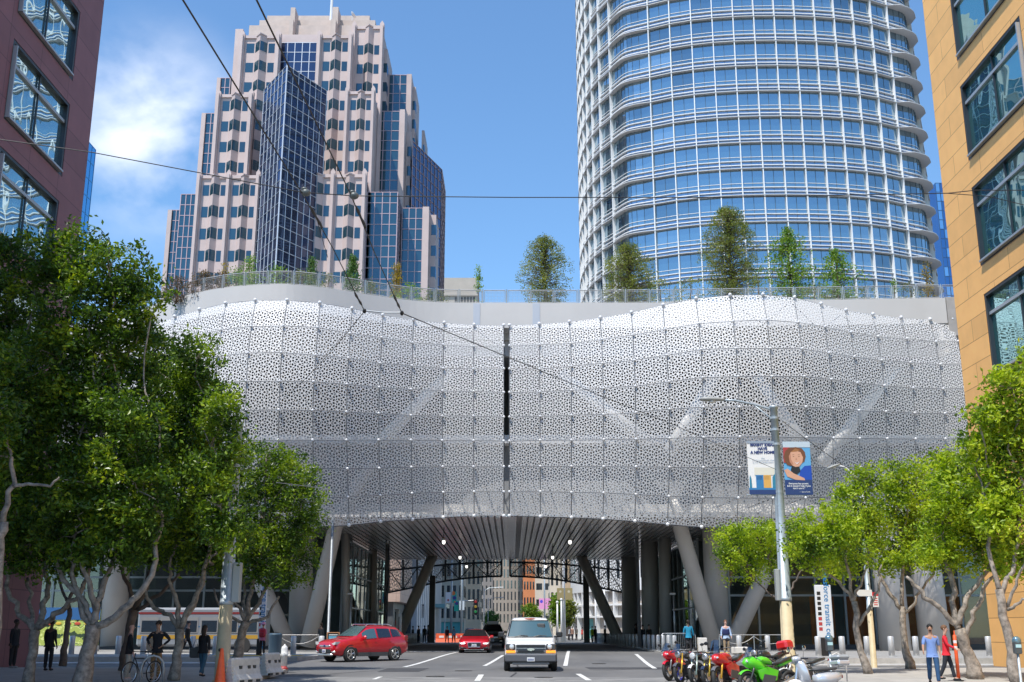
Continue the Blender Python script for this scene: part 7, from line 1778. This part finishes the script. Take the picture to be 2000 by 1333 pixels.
moto('motorcycle', 'white motorcycle with black seat behind the silver scooter', at(1572, 34.6), R(-70), tank=(.6, .62, .6), fork=(.4, .4, .4), screen=False, sc=.95)
# silver scooter
def scooter():
    t = empty('scooter', at(1590, 30.9), 'silver step-through scooter with a grey top box, nearest of the parked bikes', 'scooter', 'motorcycles parked at the right kerb', R(-68)); t.rotation_euler = (0, -.08, R(-68))
    mp = mat('scooter_silver', (.60, .63, .68), .25, .35, coat=1); r = .23
    for y in (-.62, .62):
        o = MB().torus((0, y, r), r-.055, .055, 24, 8, 'x').build('wheel', M_rubber, t, smooth=True); MB().lathe([(.13, -.03), (.14, 0), (.13, .03)], (0, y, r), 14, 'x').build('rim', MATS['lamp_head_grey'], o)
    n = 10
    def lob(name, secs, m, smooth=True):
        v = [(w_*math.cos(2*math.pi*j/n), y+dy*math.sin(2*math.pi*j/n), z+h*math.sin(2*math.pi*j/n)) for y, dy, w_, z, h in secs for j in range(n)]; k = len(secs)
        return recalc(MB().add(v, [(i*n+j, i*n+(j+1) % n, (i+1)*n+(j+1) % n, (i+1)*n+j) for i in range(k-1) for j in range(n)]+[tuple(range(n)), tuple((k-1)*n+j for j in range(n))]).build(name, m, t, smooth=smooth))
    lob('rear_body', [(-.02, 0, .05, .50, .10), (.12, 0, .20, .50, .17), (.38, 0, .25, .50, .21), (.65, 0, .22, .54, .17), (.86, 0, .10, .58, .10), (.92, 0, .04, .6, .05)], mp)
    lob('seat', [(-.02, 0, .09, .74, .03), (.15, 0, .15, .75, .05), (.45, 0, .16, .76, .05), (.70, 0, .13, .77, .045), (.76, 0, .08, .77, .03)], M_trim)
    # leg shield: curved upright panel
    P = [(-.30, .34, .12), (-.40, .50, .24), (-.46, .72, .25), (-.48, .92, .17), (-.48, 1.0, .10)]
    v = []
    for y, z, w_ in P: v += [(-w_, y+.10, z), (-w_*.6, y, z), (0, y-.06, z), (w_*.6, y, z), (w_, y+.10, z), (w_, y+.14, z), (w_*.6, y+.05, z), (0, y, z), (-w_*.6, y+.05, z), (-w_, y+.14, z)]
    recalc(MB().add(v, [(i*10+j, i*10+(j+1) % 10, (i+1)*10+(j+1) % 10, (i+1)*10+j) for i in range(4) for j in range(10)]+[tuple(range(10)), tuple(40+j for j in range(10))]).build('leg_shield', mp, t, smooth=True))
    MB().bbox(-.18, .18, -.34, .06, .24, .32, .03).build('footboard', M_trim, t)
    Pm = [(-.62+(r+.05)*math.cos(a), r+(r+.05)*math.sin(a)) for a in [math.pi*k/8 for k in range(9)]]; v = []
    for y, z in Pm: v += [(-.09, y, z-.07), (-.06, y, z), (.06, y, z), (.09, y, z-.07)]
    MB().add(v, [(i*4+j, i*4+j+1, i*4+j+5, i*4+j+4) for i in range(8) for j in range(3)]).build('front_mudguard', M_whp, t, smooth=True)
    MB().tube([(0, -.62, r), (0, -.58, .5), (0, -.46, .95)], .035, 7).build('steering_column', M_alloy, t)
    lob('headset', [(-.60, 0, .05, 1.02, .05), (-.54, 0, .10, 1.03, .075), (-.44, 0, .13, 1.03, .07), (-.36, 0, .08, 1.02, .04)], mp); MB().ball((0, -.60, 1.03), .06, 10, 6, (1, .4, 1)).build('headlight', M_hl, t, smooth=True)
    MB().tube([(-.34, -.36, 1.02), (-.12, -.43, 1.03), (.12, -.43, 1.03), (.34, -.36, 1.02)], .02, 6).build('handlebar', M_blk, t)
    for s in (-1, 1): MB().tube([(s*.2, -.42, 1.04), (s*.33, -.46, 1.26)], .01, 5).lathe([(.02, .02), (.07, .01), (.07, -.01), (.01, -.02)], (s*.34, -.46, 1.30), 12, 'y').build('mirror', M_chrome, t)
    MB().bbox(-.21, .21, .72, 1.14, .84, 1.00, .05).build('top_box', mp, t); MB().bbox(-.215, .215, .715, 1.145, 1.0, 1.13, .06).build('top_box_lid', mat('box_lid_grey', (.30, .33, .35), .3, coat=.6), t); MB().tube([(-.1, .60, .74), (-.1, .95, .83), (.1, .95, .83), (.1, .60, .74)], .012, 5).build('rack', M_chrome, t)
    MB().bbox(-.05, .05, .90, .94, .52, .60, .01).build('tail_light', MATS['tail_red'], t); MB().tube([(-.05, .0, .22), (-.2, .05, 0)], .012, 5).build('kickstand', M_blk, t)
scooter()
# bicycle leaning at the left, with the grey hoop in front
def bicycle(loc, rz, label, frame, lean=0):
    t = empty('bicycle', loc, label, 'bicycle', None, rz); t.rotation_euler = (0, lean, rz); r = .34
    for y in (-.53, .52):
        o = MB().torus((0, y, r), r-.02, .022, 30, 6, 'x').build('wheel', M_rubber, t, smooth=True); sp = MB().torus((0, y, r), r-.05, .010, 26, 4, 'x')
        for k in range(14): a = 2*math.pi*k/14; sp.tube([(0, y, r), (0, y+(r-.05)*math.cos(a), r+(r-.05)*math.sin(a))], .0025, 3)
        sp.build('rim', M_alloy, o)
    m = mat('bike_frame_black', frame, .35, .3)
    MB().tube([(0, -.36, .78), (0, -.08, .30), (0, .16, .80)], .018, 6).tube([(0, -.36, .76), (0, .14, .74)], .018, 6).tube([(0, -.08, .30), (0, .52, r)], .012, 5).tube([(0, .12, .70), (0, .52, r)], .010, 5).build('frame', m, t, smooth=True)
    MB().tube([(0, -.53, r), (0, -.42, .66), (0, -.36, .92)], .018, 6).build('fork', m, t); MB().tube([(-.30, -.32, .98), (-.1, -.38, .96), (.1, -.38, .96), (.30, -.32, .98)], .014, 6).build('handlebar', M_blk, t)
    MB().tube([(0, .16, .8), (0, .18, .92)], .014, 6).build('seat_post', M_alloy, t); MB().bbox(-.07, .07, .05, .32, .92, .97, .03).build('saddle', M_blk, t); MB().lathe([(.10, .03), (.10, .04)], (0, -.08, .30), 16, 'x').tube([(.05, -.08, .30), (.06, .05, .18)], .01, 5).build('crank', M_alloy, t); return t
p = W(284, 1320, 35.4); bicycle((p.x, 35.0, KH), R(-25), 'black bicycle held by the man in the dark sweater, at the left', (.02, .02, .022), .05)
t = empty('bike_rack', (W(296, 1330, 34.6).x, 34.6, KH), 'grey rounded metal bike rack hoop in front of the bicycle', 'rack', None, .35)
MB().tube([(-.33, 0, 0), (-.33, 0, .45), (-.29, 0, .66), (-.17, 0, .80), (0, 0, .85), (.17, 0, .80), (.29, 0, .66), (.33, 0, .45), (.33, 0, 0)], .034, 8).build('hoop', mat('rack_grey', (.30, .32, .33), .45, .4), t, smooth=True)
for s in (-1, 1): MB().lathe([(.08, 0), (.08, .015)], (s*.33, 0, 0), 10).build('foot_plate', MATS['rack_grey'], t)
# ================================================================== PEOPLE
def skinmesh(name, V, E, Rr, m, parent, root=0, sub=1):
    me = bpy.data.meshes.new(name); me.from_pydata([tuple(v) for v in V], E, []); me.update()
    o = bpy.data.objects.new(name, me); C.objects.link(o); me.materials.append(m)
    if parent is not None: o.parent = parent
    sk = o.modifiers.new('skin', 'SKIN'); sk.use_smooth_shade = True; sk.branch_smoothing = .6
    if not me.skin_vertices: me.attributes.new
    for i, s in enumerate(me.skin_vertices[0].data if me.skin_vertices else []):
        r = Rr[i]; s.radius = r if isinstance(r, tuple) else (r, r); s.use_root = (i == root)
    if sub: ss = o.modifiers.new('sub', 'SUBSURF'); ss.levels = sub; ss.render_levels = sub
    return o
SK = {'light': (.62, .38, .28), 'tan': (.42, .24, .16), 'dark': (.09, .05, .035), 'pink': (.66, .40, .32)}
def person(label, x, Y, z, rz=0.0, h=1.74, skin='light', top=(.02, .02, .025), legs=(.03, .05, .10), hair=(.03, .02, .015), hairlen=0, sleeve='long', step=.0, armL=(.08, -.05), armR=(.08, -.05), elbL=.15, elbR=.15, lean=0.0, female=False, bald=False, shoes=(.02, .02, .02), hat=None, head=0.0, hips=False, group=None, skirt=False, detail=True, topcol2=None):
    """local frame: faces -Y. armX = (side angle, forward swing), elbX = elbow bend"""
    t = empty('person', (x, Y, z), label, 'person', group, rz); s = h/1.75; t.scale = (s, s, s)
    ms = mat('skin_'+skin, SK[skin], .5, spec=.4); cm = lambda n, c: mat('cloth_%s_%03d%03d%03d' % (n, int(c[0]*999), int(c[1]*999), int(c[2]*999)), c, .85, var=.12, scale=9)
    V, E, Rr = [], [], []
    def av(p, r, par=None):
        V.append(Vector(p)); Rr.append(r); i = len(V)-1
        if par is not None: E.append((par, i))
        return i
    ln = lambda zz: -lean*(zz-.95)
    sw = .155 if female else .178; hw = .095
    pel = av((0, 0, .96), (.135, .10)); ab = av((0, ln(1.12), 1.12), (.12 if female else .135, .095), pel); ch = av((0, ln(1.30), 1.32), (.145 if female else .16, .11), ab); nb = av((0, ln(1.47), 1.455), (.06, .06), ch); nk = av((0, ln(1.52)-.01, 1.53), (.052, .055), nb)
    hx = head; jaw = av((0, ln(1.58)-.035, 1.585), (.060, .070), nk); hm = av((0, ln(1.65)-.02, 1.655), (.078, .095), jaw); ht = av((0, ln(1.72)+.0, 1.715), (.066, .080), hm)
    def arm(sd, ang, el):
        sa, fa = ang; S = Vector((sd*sw, ln(1.42), 1.405)); i = av(S, .058, ch)
        d = Vector((sd*math.sin(sa), -math.sin(fa)*math.cos(sa), -math.cos(fa)*math.cos(sa))); El = S+d*.285; j = av(El, .042, i)
        if hips: d2 = (Vector((sd*.15, -.10, .98))-El).normalized()
        else:
            f2 = fa+el; d2 = Vector((sd*math.sin(sa*.4), -math.sin(f2), -math.cos(f2)))
        Wr = El+d2*.25; k = av(Wr, .028, j); hd = []
        Pm = Wr+d2*.075; q = av(Pm, (.034, .018), k)
        u = Vector((sd*1, 0, 0)); u = (Vector((0, -1, 0))-d2*Vector((0, -1, 0)).dot(d2)); u = u.normalized() if u.length > .1 else Vector((1, 0, 0)); nrm = d2.cross(u)
        for f, l in ((-.026, .062), (-.009, .074), (.009, .070), (.025, .055)):
            a = av(Pm+d2*.02+u*f*1.1, .0095, q); b = av(Pm+d2*(.02+l*.55)+u*f*1.25+nrm*.008*sd, .009, a); av(Pm+d2*(.02+l)+u*f*1.25+nrm*.025*sd, .008, b)
        a = av(Wr+d2*.035-u*.032, .011, q); av(Wr+d2*.075-u*.052, .009, a)
        return i, j, k
    aL = arm(1, armL, elbL); aR = arm(-1, armR, elbR)
    def leg(sd, a):
        H = Vector((sd*hw, 0, .90)); i = av(H, .092, pel); K = Vector((sd*(hw+.005), -math.sin(a)*.42-.01, .90-math.cos(a)*.42)); j = av(K, .058, i)
        b = a-abs(step)*(.25 if a > 0 else 1.0)-.02; A_ = K+Vector((0, -math.sin(b)*.40, -math.cos(b)*.40)); A_.z = max(A_.z, .075); k = av(A_, .038, j); Tn = A_+Vector((0, -.14, -.045)); av(Tn, (.035, .022), k); return i, j, k, A_
    gL = leg(1, step); gR = leg(-1, -step*.8)
    body = skinmesh('body', V, E, Rr, ms, t)
    nv = V
    # clothes: same bones, a little fatter, cut short at cuffs and hems
    def sub(idx, chain, k, m, name, extra=()):
        VV = [nv[i] for i in idx]+[Vector(e[0]) for e in extra]; RR = [tuple(c*k[min(n_, len(k)-1)] if isinstance(k, list) else c*k for c in (Rr[i] if isinstance(Rr[i], tuple) else (Rr[i], Rr[i]))) for n_, i in enumerate(idx)]+[e[1] for e in extra]
        return skinmesh(name, VV, chain, RR, m, t)
    idx = [pel, ab, ch, nb, aL[0], aL[1], aR[0], aR[1]]; ch_ = [(0, 1), (1, 2), (2, 3), (2, 4), (4, 5), (2, 6), (6, 7)]
    ex = []
    if sleeve == 'long': idx += [aL[2], aR[2]]; ch_ += [(5, 8), (7, 9)]
    ch_ = ch_+[(0, len(idx))]; ex = [((0, 0, .865), (.150, .115))]
    o = sub(idx, ch_, 1.24, cm('top', top), 'jacket' if sleeve == 'long' else 'shirt', ex)
    if sleeve == 'vest':
        pass
    idx = [pel, gL[0], gL[1], gL[2], gR[0], gR[1], gR[2]]; sub(idx, [(0, 1), (1, 2), (2, 3), (0, 4), (4, 5), (5, 6), (0, 7)], [1.1, 1.13, 1.28, 1.6, 1.13, 1.28, 1.6], cm('legs', legs), 'trousers', [((0, 0, 1.04), (.142, .105))])
    for g in (gL, gR):
        A_ = g[3]; MB().ball((A_.x, A_.y-.065, max(A_.z-.04, .038)), .06, 10, 6, (.75, 2.25, .62)).build('shoe', cm('shoe', shoes), t, smooth=True)
    H = nv[hm]; hm_ = mat('hair_%02d%02d' % (int(hair[0]*99), int(hair[1]*99)), hair, .75)
    if not bald:
        hb = MB().ball((H.x, H.y+.018, H.z+.035), .098, 12, 8, (.90, 1.08, .95))
        hb.v = [(a, b, c) if not (b < H.y-.055 and c < H.z+.045) else (a, H.y-.05+(b-H.y)*.2, max(c, H.z+.05)) for a, b, c in hb.v]
        if hairlen: hb.tube([(H.x, H.y+.05, H.z+.02), (H.x, H.y+.09, H.z-.10), (H.x, H.y+.09, H.z-.12-hairlen)], [.09, .095, .05], 10)
        hb.build('hair', hm_, t, smooth=True)
    if detail:
        MB().ball((H.x, H.y-.108, H.z-.022), .014, 6, 4, (.9, 1.2, 1.4)).build('nose', ms, body)
        for sd in (-1, 1): MB().ball((H.x+sd*.030, H.y-.094, H.z+.008), .010, 6, 4, (1.3, .6, .8)).build('eye', M_blk, body); MB().ball((H.x+sd*.080, H.y+.01, H.z-.005), .02, 6, 4, (.5, .9, 1.5)).build('ear', ms, body)
        MB().ball((H.x, H.y-.088, H.z-.058), .018, 6, 4, (1.3, .4, .35)).build('mouth', mat('lips', (.35, .12, .10), .5), body)
    if hat:
        MB().lathe([(.001, .13), (.07, .125), (.10, .07), (.105, .03), (.20, .0), (.21, -.012), (.105, .018)], (H.x, H.y+.01, H.z+.03), 16).build('hat', mat('hat_cloth', hat, .8), t, smooth=True)
    return t
def item(parent, name, mb, m): return mb.build(name, m, parent)
def ppl(label, px, py, Y, z=KH, **k):
    p = W(px, py, Y); return person(label, p.x, Y, z, **k), p
# left side
ppl('person in dark clothes waiting against the maroon wall at the far left', 22, 1310, 44.5, rz=R(75), skin='dark', top=(.012, .012, .016), legs=(.015, .015, .018), shoes=(.3, .3, .3), h=1.82)
ppl('person in black seen from behind between the first two left trees', 92, 1310, 42.5, rz=R(170), skin='dark', top=(.01, .01, .012), legs=(.015, .015, .02), h=1.82, elbL=.5, elbR=.5)
t, p = ppl('bald older man in black jacket and pale trousers, seen from the side', 248, 1325, 36.6, rz=R(110), skin='pink', top=(.014, .014, .018), legs=(.42, .38, .32), bald=True, h=1.76, armL=(.05, -.1), armR=(.05, .15), step=.06, shoes=(.4, .4, .4))
t, p = ppl('man in dark sweater and sunglasses with hands on hips behind his bicycle', 303, 1318, 36.6, rz=R(-8), skin='tan', top=(.012, .013, .018), legs=(.24, .14, .06), armL=(.75, -.25), armR=(.75, -.25), hips=True, h=1.84)
MB().box(-.075, .075, -.125, -.10, 1.655, 1.68).build('sunglasses', M_blk, t)
t, p = ppl('long-haired woman in black top and blue jeans walking away with a bag', 394, 1320, 38.2, rz=R(165), skin='light', top=(.012, .012, .015), legs=(.035, .10, .16), female=True, hairlen=.16, h=1.68, step=.28, armL=(.15, .2), armR=(.35, -.3))
b_ = empty('shoulder_bag', (p.x-.36, 38.5, KH+.62), 'grey shoulder bag held by the long-haired woman', 'bag'); MB().bbox(-.17, .17, -.07, .07, 0, .34, .04).build('bag', mat('bag_grey', (.10, .10, .10), .8), b_); MB().tube([(-.1, 0, .33), (0, 0, .6), (.1, 0, .33)], .012, 5).build('strap', M_blk, b_)
ppl('walker in black and white crossing behind the left trees', 364, 1275, 58.5, z=PF_, rz=R(80), skin='light', top=(.02, .02, .02), legs=(.02, .02, .02), step=.4, h=1.7)
t, p = ppl('person in a wide pink hat wearing a red backpack', 511, 1285, 59, z=PF_, rz=R(172), skin='light', top=(.60, .22, .34), legs=(.015, .015, .018), female=True, hat=(.70, .28, .36), h=1.64, sleeve='short')
b_ = empty('backpack', (p.x+.02, 58.75, PF_+.92), 'red backpack on the pink-hatted person', 'backpack'); MB().bbox(-.17, .17, -.12, .08, 0, .46, .07).build('pack', mat('pack_red', (.45, .02, .04), .6), b_); MB().bbox(-.12, .12, -.17, -.12, .05, .25, .03).build('pocket', mat('pack_red_dark', (.32, .015, .03), .6), b_)
ppl('dark figure standing in the shade beside the front left column', 626, 1262, 74, z=PF_, rz=R(150), skin='dark', top=(.03, .035, .04), legs=(.02, .02, .02))
# right side
t, p = ppl('man in a light blue patterned shirt and jeans walking past the right trees', 1826, 1338, 34.2, rz=R(-15), skin='tan', top=(.17, .27, .55), legs=(.02, .07, .16), hair=(.01, .01, .01), sleeve='short', step=.30, h=1.76, armL=(.14, -.2), armR=(.22, .3), elbL=.5, elbR=.7)
MB().ball((0, -.082, 1.578), .036, 8, 5, (1.1, .6, .7)).build('beard', mat('hair_0101', (.01, .01, .01), .75), t, smooth=True)
ppl('woman in a red vest over white sleeves behind the man in blue', 1853, 1328, 36.4, rz=R(60), skin='light', top=(.62, .015, .03), legs=(.02, .025, .035), hair=(.16, .08, .04), female=True, h=1.70, step=.25, armR=(.2, .35), elbR=.8)
t, p = ppl('man in navy and pale blue jacket with khaki trousers, hands in front', 1420, 1284, 62, z=PF_, rz=R(-6), skin='pink', top=(.36, .48, .68), legs=(.34, .26, .17), hair=(.22, .10, .05), h=1.80, armL=(.22, .1), armR=(.22, .1), elbL=.5, elbR=.5)
MB().lathe([(.185, 1.0), (.20, 1.08), (.205, 1.25), (.195, 1.30)], (0, 0, 0), 14).xf(Matrix.Diagonal((1, .72, 1, 1))).build('navy_panel', mat('cloth_navy', (.02, .03, .11), .85), t, smooth=True)
ppl('man in a teal jacket seen from behind at the right columns', 1346, 1275, 66, z=PF_, rz=R(175), skin='dark', top=(.015, .25, .42), legs=(.02, .02, .025), h=1.84, armL=(.25, .1), armR=(.25, .1))
# in and beyond the underpass
far_p = [(742, 118, 'left crowd figure nearest the second totem', (.02, .02, .02)), (806, 118, 'left crowd figure in grey by the far bollards', (.05, .05, .05)), (817, 117, 'left crowd figure beside the grey one', (.02, .02, .03)), (829, 119, 'left crowd figure in dark olive', (.03, .035, .02)),
         (836, 116, 'left crowd figure at the black post', (.02, .02, .02)), (1157, 118, 'person in a yellow safety vest behind the right bollards', (.55, .70, .03)), (1163, 116, 'dark figure right of the yellow vest', (.03, .03, .03)), (1182, 112, 'dark figure behind the right bollards, arms out', (.02, .02, .02)), (1196, 112, 'dark figure left of the far leaning column foot', (.02, .02, .02)),
         (1242, 92, 'dark figure at the left of the right masts', (.015, .015, .015)), (1256, 84, 'man in black in the shade by the right mast', (.012, .012, .014)), (1268, 86, 'second man in black in the shade by the right mast', (.02, .018, .015)),
         (1112, 150, 'distant pedestrian in white crossing', (.6, .6, .6)), (1118, 148, 'distant pedestrian in brown crossing', (.25, .14, .1)), (1126, 152, 'distant pedestrian in tan crossing', (.4, .3, .2)), (1137, 150, 'distant pedestrian in red jacket', (.55, .03, .02))]
for i, (px, Y, lab, c) in enumerate(far_p):
    p = W(px, 1250, Y); person(lab, p.x, Y, PF_, rz=R((i*67) % 360), skin=('dark', 'tan', 'light')[i % 3], top=c, legs=(.02, .02, .03), detail=False, step=.15*(i % 2), h=1.66+.03*(i % 5))
for px, lab, c, r in ((873, 'walker in dark red crossing before the orange barriers', (.15, .02, .03), 20), (886, 'walker with a pale blue backpack crossing before the orange barriers', (.30, .42, .60), 200)):
    p = W(px, 1250, 126); person(lab, p.x, 126, .2, rz=R(r), skin='tan', top=c, legs=(.02, .02, .03), detail=False, step=.25, h=1.76)

# ---- the near ground dips toward the camera: everything standing on it goes down with it
for o in list(C.objects):
    if o.parent is None and o.get('kind') is None and o.type in ('EMPTY', 'MESH') and -.05 < o.location.z < 1.5 and 20 < o.location.y < 44 and o.get('category') not in ('wire', 'banner'):
        o.location.z += gz(o.location.y)
